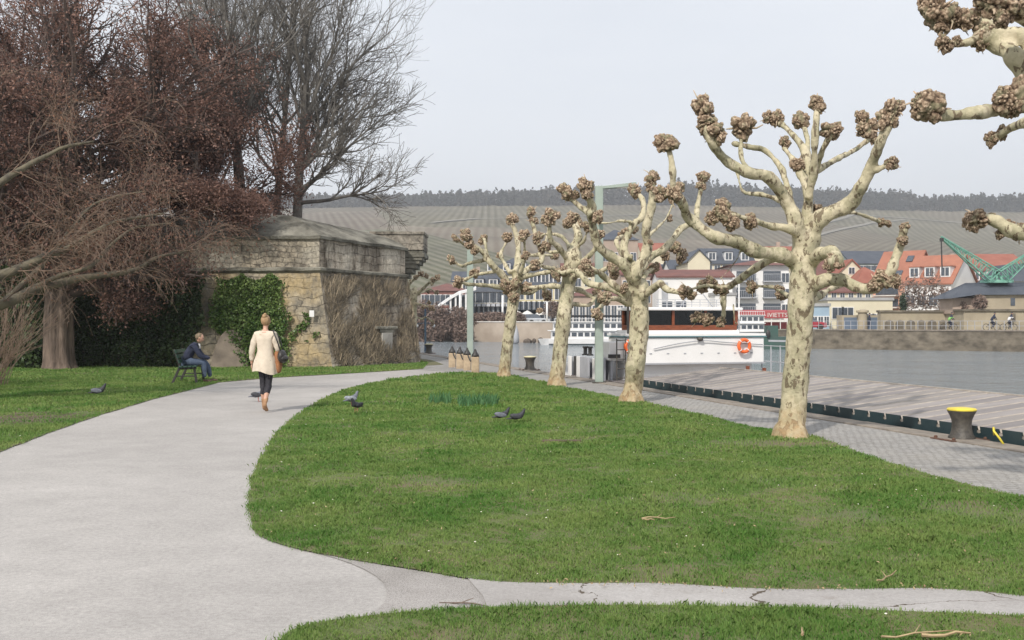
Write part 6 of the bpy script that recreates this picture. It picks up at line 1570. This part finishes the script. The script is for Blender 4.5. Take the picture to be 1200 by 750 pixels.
# crane house and its bastion
ch = empty('crane_house', tuple(P(1165,388,108)), 'pale stone crane house with a dark hipped slate roof under the green crane', 'building')
a, b = P(1130,362,108), P(1262,362,108); zt = P(0,364,108).z
q = MB(); q.prism([(a.x-.3,107.4),(b.x,107.4),(b.x,114),(a.x-.3,114)], LZ, zt-.05); q.build('base_wall', WALLS['tan'], ch)
q = MB(); q.b2((a.x-.5,107.2,zt-.05),(b.x+.1,114,zt+.15)); q.build('ledge', M_fwall, ch)
w0, w1, ze, zr = P(1144,0,109).x, b.x, P(0,345,109).z, P(0,329,109).z
q = MB(); q.b2((w0,109,zt+.15),(w1,114,ze)); q.build('wall', WALLS['tan'], ch)
q = MB(); q.b2((P(1117,0,109.5).x,109.6,zt-.3),(w0-.003,113,ze-.35)); q.build('side_wall', WALLS['stone'], ch)
q = MB(); q.add([(P(1113,0,109).x,108.6,ze-.42),(w1,108.6,ze),(w1,114.3,ze),(P(1113,0,109).x,114.3,ze-.42),(P(1132,0,111).x,111.2,zr-.15),(w1,111.2,zr),(P(1142,0,109).x,108.6,ze-.05)], [(0,6,4),(6,1,5,4),(3,4,5,2),(0,4,3),(0,3,2,1,6)]); q.build('roof', ROOFS['slate'], ch)
for x in (1187,): 
    p = P(x,353,108.95); q = MB(); q.b2((p.x-.22,108.93,p.z-.45),(p.x+.22,108.99,p.z+.35)); q.build('window', M_pane, ch)
p = P(1188,372,107.3); q = MB(); q.b2((p.x-.2,107.33,p.z-.4),(p.x+.2,107.39,p.z+.4)); q.build('window', M_fwall, ch)
# crane
M_crane = mat('verdigris_crane_paint', (.22,.46,.36), (.13,.34,.26), 1.5, .6)
cr_ = empty('harbour_crane', tuple(P(1168,331,111)), 'old green lattice harbour crane with two jibs above the crane house', 'crane')
hubL = [P(1155,328,110), P(1160,325,110), P(1172,326,112), P(1178,328,112)]
def jib(base_lo, base_hi, tip, Yb, Yt, name, wid=1.0):
    q = MB(); n = 9
    lo = [P(*base_lo,Yb).lerp(P(*tip,Yt), k/n) for k in range(n+1)]; hi = [P(*base_hi,Yb).lerp(P(*tip,Yt)+Vector((0,0,.15)), k/n) for k in range(n+1)]
    for side in (-1,1):
        off = [Vector((0,side*wid*(1-k/n)*.5+side*.08,0)) for k in range(n+1)]
        for k in range(n):
            q.bar(lo[k]+off[k], lo[k+1]+off[k+1], .11); q.bar(hi[k]+off[k], hi[k+1]+off[k+1], .11)
            q.bar(lo[k]+off[k], hi[k+1]+off[k+1], .06)
            q.bar(lo[k]+off[k], hi[k]+off[k], .06)
    for k in range(n):
        q.bar(hi[k]+Vector((0,wid*(1-k/n)*.5,0)), hi[k]-Vector((0,wid*(1-k/n)*.5,0)), .08)
    q.build(name, M_crane, cr_)
jib((1158,329),(1170,318),(1103,279),110,107,'jib'); jib((1180,329),(1170,318),(1225,286),110,107,'jib')
q = MB()
for x in (1160,1168,1176):
    q.bar(P(x,331,110), P(1168,318,110), .22); q.bar(P(x,331,112), P(1168,318,112), .22)
q.box(tuple(P(1168,330,111)), (2.4,2.4,.3)); q.bar(P(1158,324,110.5),P(1180,324,110.5),.16); q.build('hub_frame', M_crane, cr_)
q = MB(); q.bar(P(1103,280,107), P(1104,315,107), .10); q.box(tuple(P(1103.5,281,107)), (.3,.3,.35)); q.build('chain', M_iron, cr_)
# boats
def deckboat(name, label, x0, x1, ywl, ytop, decks, hullc, bow=True, cols=12):
    Y = (CAMZ-RW)*F/(ywl-HY); a = P(x0,ywl,Y); b = P(x1,ywl,Y); H = P(x0,ytop,Y).z-RW; L = b.x-a.x
    root = empty(name, (a.x,Y,RW), label, 'boat'); Bm = 3.0; z0 = RW
    q = MB(); hh = H*.26
    pl_ = [(a.x+L*.02,Y+Bm/2),(a.x+L*.10,Y),(b.x,Y),(b.x,Y+Bm),(a.x+L*.10,Y+Bm)]; pl2 = [(a.x-L*.02,Y+Bm/2),(a.x+L*.09,Y-.1),(b.x,Y-.1),(b.x,Y+Bm+.1),(a.x+L*.09,Y+Bm+.1)]
    n = 5; q.add([(x,y,z0-.2) for x,y in pl_]+[(x,y,z0+hh) for x,y in pl2], [tuple(range(n,2*n))]+[(i,(i+1)%n,(i+1)%n+n,i+n) for i in range(n)]); q.build('hull', M_white, root)
    q = MB(); q.b2((a.x+L*.09,Y-.13,z0+.02),(b.x,Y-.105,z0+.14)); q.build('waterline_stripe', M_teal, root)
    dh = (H-hh)/decks
    for k in range(decks):
        xs = a.x+L*(.12+.02*k); zz = z0+hh+dh*k
        q = MB(); q.b2((xs,Y+.1,zz),(b.x,Y+Bm-.1,zz+dh*.93)); q.build('cabin', M_white, root)
        q = MB(); q.b2((xs-.4,Y-.1,zz+dh*.93),(b.x+.1,Y+Bm+.1,zz+dh)); q.build('deck', M_white, root)
        for c in range(cols):
            u0 = xs+(b.x-xs)*(c+.12)/cols; u1 = xs+(b.x-xs)*(c+.86)/cols
            q = MB(); q.b2((u0,Y+.06,zz+dh*.30),(u1,Y+.095,zz+dh*.74)); q.build('window', M_pane, root)
    q = MB(); zt_ = z0+H
    for c in range(16): u = a.x+L*(.15+.85*c/15); q.bar((u,Y,zt_),(u,Y,zt_+.35),.03)
    q.bar((a.x+L*.15,Y,zt_+.35),(b.x,Y,zt_+.35),.04); q.build('railing', M_white, root)
    return root
deckboat('tour_boat', 'white two-deck tour boat with rows of dark windows moored at the beige wall', 633, 745, 404.3, 377, 2, M_white, cols=13)
dk = deckboat('tour_boat', 'stepped white boat with three levels showing behind the barge wheelhouse', 848, 896, 408, 369, 3, M_white, cols=6)
# red promenade boat with a banner, dark green boat
Yr = 124; a = P(862,374,Yr); b = P(926,374,Yr)
rd = empty('restaurant_awning', (a.x,Yr,LZ), 'long red awning with pale lettering along the far quay left of the big plane trunk', 'awning')
M_redc = mat('red_canvas', (.42,.075,.08), (.33,.055,.06), .6, .7)
q = MB(); q.prism([(a.x,Yr),(b.x,Yr),(b.x,Yr+2.2),(a.x,Yr+2.2)], P(0,373,Yr).z, [P(0,365,Yr).z]*2+[P(0,363,Yr).z]*2); q.build('canopy', M_redc, rd)
q = MB(); rr = random.Random(8)
tx = bpy.data.curves.new('lettering', 'FONT'); tx.body = "IVIETTS"; tx.size = .72; tx.extrude = .01; tx.align_x = 'LEFT'
to = bpy.data.objects.new('tmp', tx); link(to); bpy.context.view_layer.update(); tm = bpy.data.meshes.new_from_object(to); bpy.data.objects.remove(to); to = bpy.data.objects.new('lettering', tm); to.rotation_euler = (PI/2,0,0); to.location = (P(899,0,Yr).x-a.x, -.04, P(0,371.5,Yr).z-LZ); to.parent = rd; tm.materials.clear(); tm.materials.append(M_offwhite); link(to)
for k in range(7):
    u = a.x+(b.x-a.x)*(k+.02)/6.1; q.bar((u,Yr+.1,LZ),(u,Yr+.1,P(0,373,Yr).z),.08)
q.build('support_posts', M_white, rd)
q = MB(); q.b2((P(898,0,Yr).x,Yr+1.5,LZ),(b.x,Yr+1.6,LZ+.8)); q.build('counter', M_redc, rd)
gb = empty('green_boat', tuple(G(912,409.5,RW)), 'dark green work boat moored below the red awning', 'boat')
g0 = G(912,409.5,RW); q = MB(); q.prism([(g0.x-2.2,g0.y),(g0.x+2.4,g0.y),(g0.x+2.9,g0.y+1.5),(g0.x+2.4,g0.y+3),(g0.x-2.2,g0.y+3)], RW-.2, RW+1.2); q.build('hull', mat('dark_green_hull', (.04,.10,.08), (.06,.09,.08), .8, .6), gb)
q = MB(); q.b2((g0.x-.9,g0.y+.4,RW+1.2),(g0.x+.1,g0.y+2.0,RW+2.3)); q.build('cabin', MATS['dark_green_hull'], gb)
q = MB(); q.ball((g0.x-1.0,g0.y-.15,RW+1.5), (.22,.15,.4), 10, 8); q.build('fender', M_iron, gb, smooth=True)
rbt = G(577,403,RW); q = MB(); q.tube([rbt+Vector((0,0,-.1)), rbt+Vector((0,0,.9)), rbt+Vector((0,0,1.5)), rbt+Vector((0,0,2.1))], [.25,.5,.42,.08], 10)
# grey buoy-like marker beside the wall
rbt = G(604.5,402.5,RW); q = MB(); q.lathe([(.25,0),(.42,.15),(.40,.9),(.30,1.5),(.12,2.1),(.05,2.2)], 14, tuple(rbt)); tag(q.build('river_marker', M_greyp, loc=tuple(rbt), smooth=True), 'grey rounded river marker at the beige wall, right of the leftmost full plane trunk', 'buoy')
rk = G(628,401.8,RW); q = MB()
for k in range(9):
    c = rk+Vector((random.uniform(-1.3,1.0),random.uniform(0,.8),random.uniform(0,.3))); q.ball(c, random.uniform(.25,.5), 7, 5)
tag(q.build('rock_pile', M_fdark, loc=tuple(rk)), 'dark mooring clutter on the water left of the tour boat bow', 'rocks', kind='stuff')
# bare shrubs and small trees on the far bank
M_fshrub = mat_leafy('far_twigs', (.15,.105,.085), (.26,.19,.155), 0, .3); M_fgreen = mat_leafy('far_conifer', (.03,.055,.03), (.06,.085,.05), 0, .3)
def far_shrub(px0, px1, ytop, ybot, Y, lab, n=1500, m=None, z0=None, seed=0, name='bare_shrub', cat='shrub'):
    rr = np.random.default_rng(seed+int(px0)); a = P(px0,ybot,Y); b = P(px1,ytop,Y); W = (b.x-a.x)/2; H = b.z-(a.z); c = Vector(((a.x+b.x)/2, Y, a.z))
    C = rr.normal(size=(n,3)); C /= np.linalg.norm(C,axis=1,keepdims=True); C *= (rr.uniform(.2,1,(n,1)))**.6
    lump = np.array([1+.35*mnoise.noise(Vector(x)*2+Vector((seed,px0,0))) for x in C])[:,None]; C = C*lump
    C = C*np.array([W,min(W,2.5),H*.55])+np.array([c.x,c.y,c.z+H*.48]); C = C[C[:,2] > c.z-.2]
    o = np_mesh(name, leaf_quads(C, rr.uniform(.10,.34,len(C)), .28, rr), 4, m or M_fshrub, loc=tuple(c), attr=rr.random(len(C)))
    tag(o, lab, cat, 'bushes and small trees on the far bank'); return o
words = ['tall brown leafless bush directly beside the bastion edge','wide brown leafless bush below the red brick building','brown leafless bush below the drooping white roof','brownish low bush right of the glass hall by the wall top','long clipped brown hedge strip above the beige wall','round brown hedge above the beige wall behind the leftmost full plane trunk','olive bush hanging over the river wall left of the beige stretch']
for i, (x0, x1, yt, yb, Y, n) in enumerate([(484,508,352,400,140,2600),(500,530,356,400,139,3000),(522,552,360,398,139.5,3000),(546,572,367,383,141,1500),(562,600,366,380,141.5,2200),(594,616,366,380,142,1300),(530,556,378,401,137.2,1400)]):
    far_shrub(x0, x1, yt, yb, Y, words[i], n, seed=i)
for i, (x0, x1, yt, yb, Y, lab) in enumerate([(1052,1082,322,368,121,'bare brown tree in front of the salmon house'),(1074,1106,318,368,122,'bare reddish tree in front of the orange-roofed white house'),(1098,1116,336,368,120,'small bare tree left of the crane house'),(1140,1156,346,363,107.8,'brown bush on the ledge left of the crane house wall'),(1120,1134,352,368,110,'small dark bush at the corner of the crane house'),(636,660,352,372,145,'small bare tree by the yellow building left of the thick plane trunk')]):
    far_shrub(x0, x1, yt, yb, Y, lab, 620, seed=20+i, name='leafless_tree', cat='tree')
far_shrub(1054,1062,344,370,119.5,'small dark green conifer in front of the salmon house',500,M_fgreen,name='conifer',cat='tree')
# cars, parasols and people on the far quay
def far_car(px, Y, lab, col, z0, L=4.2, g='cars parked on the far bank'):
    p = P(px,0,Y); root = empty('parked_car', (p.x,Y,z0), lab, 'car', g); x, y = p.x, Y
    q = MB(); q.add([(x-L/2,y,z0+.25),(x+L/2,y,z0+.25),(x+L/2,y,z0+.75),(x+L*.30,y,z0+.85),(x-L*.45,y,z0+.85),(x-L/2,y,z0+.65)]+[(x-L/2,y+1.7,z0+.25),(x+L/2,y+1.7,z0+.25),(x+L/2,y+1.7,z0+.75),(x+L*.30,y+1.7,z0+.85),(x-L*.45,y+1.7,z0+.85),(x-L/2,y+1.7,z0+.65)], [(0,1,2,3,4,5),(11,10,9,8,7,6)]+[(i,i+6,(i+1)%6+6,(i+1)%6) for i in range(6)]); q.build('body', col, root, bevel=.08)
    q = MB(); q.prism([(x-L*.38,y+.05),(x+L*.22,y+.05),(x+L*.22,y+1.65),(x-L*.38,y+1.65)], z0+.852, z0+.86); v = [(x-L*.38,y+.06,z0+.86),(x+L*.24,y+.06,z0+.86),(x+L*.24,y+1.64,z0+.86),(x-L*.38,y+1.64,z0+.86),(x-L*.26,y+.25,z0+1.38),(x+L*.10,y+.25,z0+1.38),(x+L*.10,y+1.45,z0+1.38),(x-L*.26,y+1.45,z0+1.38)]; q = MB(); q.add(v, [(4,5,6,7),(0,1,5,4),(1,2,6,5),(2,3,7,6),(3,0,4,7)]); q.build('cabin', M_pane, root)
    for s_ in (-.3,.3):
        q = MB(); q.tube([(x+s_*L,y-.02,z0+.32),(x+s_*L,y+.2,z0+.32)], .32, 14); q.build('wheel', M_iron, root)
silver = mat('silver_car_paint', (.5,.52,.55), (.45,.47,.5), 1, .3); dcar = mat('dark_car_paint', (.05,.05,.07), (.04,.04,.05), 1, .3); rcar = mat('red_car_paint', (.35,.03,.05), (.3,.03,.04), 1, .3)
far_car(612,143,'silver car parked above the beige wall, the left one',silver,LZ+.45); far_car(626,143.5,'second silver car parked above the beige wall, the right one',silver,LZ+.45)
far_car(950,111.5,'dark car parked on the far quay just right of the big plane trunk',rcar,LZ,3.4)
def far_bike(px, lab, col, Yb=103.5):
    p = P(px,0,Yb); x = p.x; z0 = LZ+.02; root = empty('bicycle', (x,Yb,z0), 'bicycle ridden by the '+lab, 'bicycle', 'bicycles on the far quay')
    for s_ in (-.52,.52):
        q = MB(); torus(q, (x+s_,Yb,z0+.34), .31, .03, Vector((0,1,0)), 18, 5); q.build('wheel', M_iron, root)
    q = MB(); q.bar((x-.52,Yb,z0+.34),(x-.1,Yb,z0+.8),.04); q.bar((x-.1,Yb,z0+.8),(x+.4,Yb,z0+.82),.04); q.bar((x+.4,Yb,z0+.9),(x+.52,Yb,z0+.34),.04); q.bar((x-.1,Yb,z0+.8),(x+.05,Yb,z0+.32),.04); q.bar((x+.05,Yb,z0+.32),(x-.52,Yb,z0+.34),.03); q.bar((x+.05,Yb,z0+.32),(x+.42,Yb,z0+.7),.04); q.build('frame', M_iron, root)
    far_person(x-.05, Yb, z0, lab, col, True)
def far_person(x, Y, z0, lab, col, riding=False, grp='people far off on the opposite quay'):
    root = empty('person', (x,Y,z0), lab, 'person', grp)
    if riding: J = dict(pe=(0,0,.95,.14,.12), ch=(.18,0,1.25,.15,.12), uc=(.28,0,1.42,.13,.1), nk=(.33,0,1.52,.05), hd=(.37,0,1.64,.09), ht=(.37,0,1.72,.07), el=(.40,-.18,1.18,.045), wl=(.52,-.16,1.0,.035), er=(.40,.18,1.18,.045), wr=(.52,.16,1.0,.035), kl=(.32,-.1,.72,.065), al=(.15,-.1,.36,.045), kr=(.25,.1,.60,.065), ar=(.08,.1,.2,.045), tl=(.27,-.1,.33,.035), tr=(.2,.1,.16,.035))
    else: J = dict(pe=(0,0,.93,.14,.11), ch=(0,0,1.2,.15,.11), uc=(0,0,1.40,.14,.09), nk=(0,0,1.5,.05), hd=(.01,0,1.62,.09), ht=(.01,0,1.70,.07), el=(.0,-.24,1.14,.045), wl=(.06,-.25,.9,.035), er=(.0,.24,1.14,.045), wr=(.06,.25,.9,.035), kl=(.08,-.09,.5,.065), al=(.1,-.09,.1,.045), kr=(-.04,.09,.5,.065), ar=(-.14,.09,.1,.045), tl=(.24,-.09,.04,.035), tr=(.0,.09,.04,.035))
    E = [('pe','ch'),('ch','uc'),('uc','nk'),('nk','hd'),('hd','ht'),('uc','el'),('el','wl'),('uc','er'),('er','wr'),('pe','kl'),('kl','al'),('al','tl'),('pe','kr'),('kr','ar'),('ar','tr')]
    skin_mesh('body', J, E, M_navy, root, 1)
    skin_mesh('top', {k: (*J[k][:3], *(v+.02 for v in J[k][3:])) for k in ('pe','ch','uc','el','er')}, [('pe','ch'),('ch','uc'),('uc','el'),('uc','er')], col, root, 1)
    h = MB(); h.ball((J['hd'][0],0,J['hd'][2]+.02), (.10,.09,.125), 10, 8); h.build('head', M_skin, None, smooth=True).parent = root
    h = MB(); h.ball((J['hd'][0]-.01,0,J['hd'][2]+.06), (.108,.10,.10), 10, 8); h.build('hair', M_iron, None, smooth=True).parent = root
far_person(P(1019,0,110).x, 110, LZ+.02, 'dark-clad person walking on the far quay by the garage doors', M_navy)
Mg = mat('bright_green_jacket', (.25,.55,.15), (.2,.45,.12), 5, .8); Mw = mat('white_top', (.8,.78,.78), (.7,.68,.68), 5, .8); Mr = mat('dark_red_top', (.25,.03,.05), (.2,.02,.04), 5, .8)
far_bike(1112, 'cyclist in a bright green jacket on the far quay', Mg, 104.5); far_bike(1162, 'cyclist in dark clothes on the far quay below the crane', M_navy, 102.8); far_bike(1182, 'cyclist in a white top on the far quay at the right', Mw, 101.5)
# parasols / white garden furniture above the beige wall
for i, x in enumerate((606,618,634)):
    p = P(x,0,146); root = empty('parasol', (p.x,146,LZ), ['leftmost','middle','rightmost'][i]+' of three pale folded parasols before the yellow building', 'parasol', 'pale parasols on the far terrace'); q = MB(); q.tube([(p.x,146,LZ),(p.x,146,LZ+2.3)], .03, 6); q.build('pole', M_greyp, root)
    q = MB(); q.lathe([(.9,1.75),(.5,2.1),(.03,2.35)], 8, (p.x,146,LZ)); q.build('canopy', M_offwhite, root)
# railing on the far quay
root = empty('quay_railing', tuple(P(1075,388,104)), 'thin metal railing along the top of the far quay wall', 'railing'); q = MB()
A = bankpt(955,408.7); B = bankpt(1200,412); A = Vector((A.x,A.y+.9,0)); B = Vector((B.x,B.y+.9,0)); B = B+(B-A)*.5
for k in range(46):
    p = A.lerp(B, k/45); q.bar((p.x,p.y,LZ),(p.x,p.y,LZ+.95),.045)
for z in (.5,.95): q.bar(A+Vector((0,0,LZ+z)), B+Vector((0,0,LZ+z)), .035)
q.build('rails', M_greyp, root)
# small white mooring marks on the far wall
p = G(989,408.5,RW); q = MB(); q.b2((p.x-.25,p.y-.3,RW-.1),(p.x+.25,p.y,RW+.5)); q.b2((p.x-.35,p.y-.35,RW+.5),(p.x+.35,p.y+.02,RW+.62)); tag(q.build('mooring_step', M_offwhite, loc=tuple(p)), 'small pale mooring step at the foot of the far quay wall', 'mooring step')

# ------------------------------------------------------------------ haze, light, sky, camera
def build_haze(density=.00045):
    m = bpy.data.materials.new('haze_air'); m.use_nodes = True; N = m.node_tree.nodes; N.remove(N['Principled BSDF'])
    pv = N.new('ShaderNodeVolumePrincipled'); pv.inputs['Density'].default_value = density; pv.inputs['Color'].default_value = (.93,.95,.98,1); pv.inputs['Anisotropy'].default_value = .2
    m.node_tree.links.new(pv.outputs[0], N['Material Output'].inputs['Volume'])
    h = MB(); h.b2((-1350,-70,-6),(1650,1850,200))
    o = h.build('haze', m, loc=(0,0,0)); tag(o, kind='stuff'); o['label'] = 'thin pale haze in the air over the river valley'; o['category'] = 'haze'
build_haze()
sun_el = math.radians(40); sun_dir = Vector((-.42,-.91,0)).normalized()      # towards the sun, left and a little behind the camera
S = Vector((sun_dir.x*math.cos(sun_el), sun_dir.y*math.cos(sun_el), math.sin(sun_el)))
ld = bpy.data.lights.new('sun', 'SUN'); ld.energy = 3.6; ld.angle = math.radians(2.0); ld.color = (1,.94,.86)
lo = bpy.data.objects.new('sun', ld); link(lo); lo.rotation_euler = S.to_track_quat('Z','Y').to_euler(); lo.location = (-20,-20,30)
w = bpy.data.worlds.new('World'); scn.world = w; w.use_nodes = True
nt = w.node_tree; N = nt.nodes; L = nt.links; bg = N['Background']; bg.inputs['Strength'].default_value = .1
sky = N.new('ShaderNodeTexSky'); sky.sky_type = 'NISHITA'; sky.sun_disc = False; sky.sun_elevation = sun_el
sky.sun_rotation = math.atan2(sun_dir.x, sun_dir.y); sky.air_density = 1.0; sky.dust_density = 3.0; sky.ozone_density = 1.5; sky.altitude = 200
tc = N.new('ShaderNodeTexCoord'); mp = N.new('ShaderNodeMapping'); mp.inputs['Scale'].default_value = (1,1,3.5); L.new(tc.outputs['Generated'], mp.inputs['Vector'])
no = N.new('ShaderNodeTexNoise'); no.inputs['Scale'].default_value = 1.4; no.inputs['Detail'].default_value = 5; no.inputs['Roughness'].default_value = .55; L.new(mp.outputs[0], no.inputs['Vector'])
cr = N.new('ShaderNodeValToRGB'); cr.color_ramp.elements[0].position = .3; cr.color_ramp.elements[0].color = (.74,.74,.74,1); cr.color_ramp.elements[1].position = .75; cr.color_ramp.elements[1].color = (.93,.93,.93,1)
L.new(no.outputs['Fac'], cr.inputs[0])
mx = N.new('ShaderNodeMix'); mx.data_type = 'RGBA'; L.new(cr.outputs[0], mx.inputs[0]); L.new(sky.outputs[0], mx.inputs[6]); mx.inputs[7].default_value = (10.3,10.65,11.25,1)
L.new(mx.outputs[2], bg.inputs['Color'])
cam = bpy.data.cameras.new('camera'); co = bpy.data.objects.new('camera', cam); link(co); scn.camera = co
co.location = (0,0,CAMZ); co.rotation_euler = (PI/2,0,0); cam.sensor_width = 36; cam.lens = 37.5; cam.clip_start = .1; cam.clip_end = 6000
scn.render.engine = 'CYCLES'; scn.cycles.use_denoising = True
scn.cycles.max_bounces = 6; scn.cycles.transparent_max_bounces = 6; scn.cycles.volume_bounces = 0; scn.cycles.diffuse_bounces = 3; scn.cycles.glossy_bounces = 3
scn.view_settings.view_transform = 'Standard'; scn.view_settings.look = 'None'; scn.view_settings.gamma = 1; scn.view_settings.exposure = 0
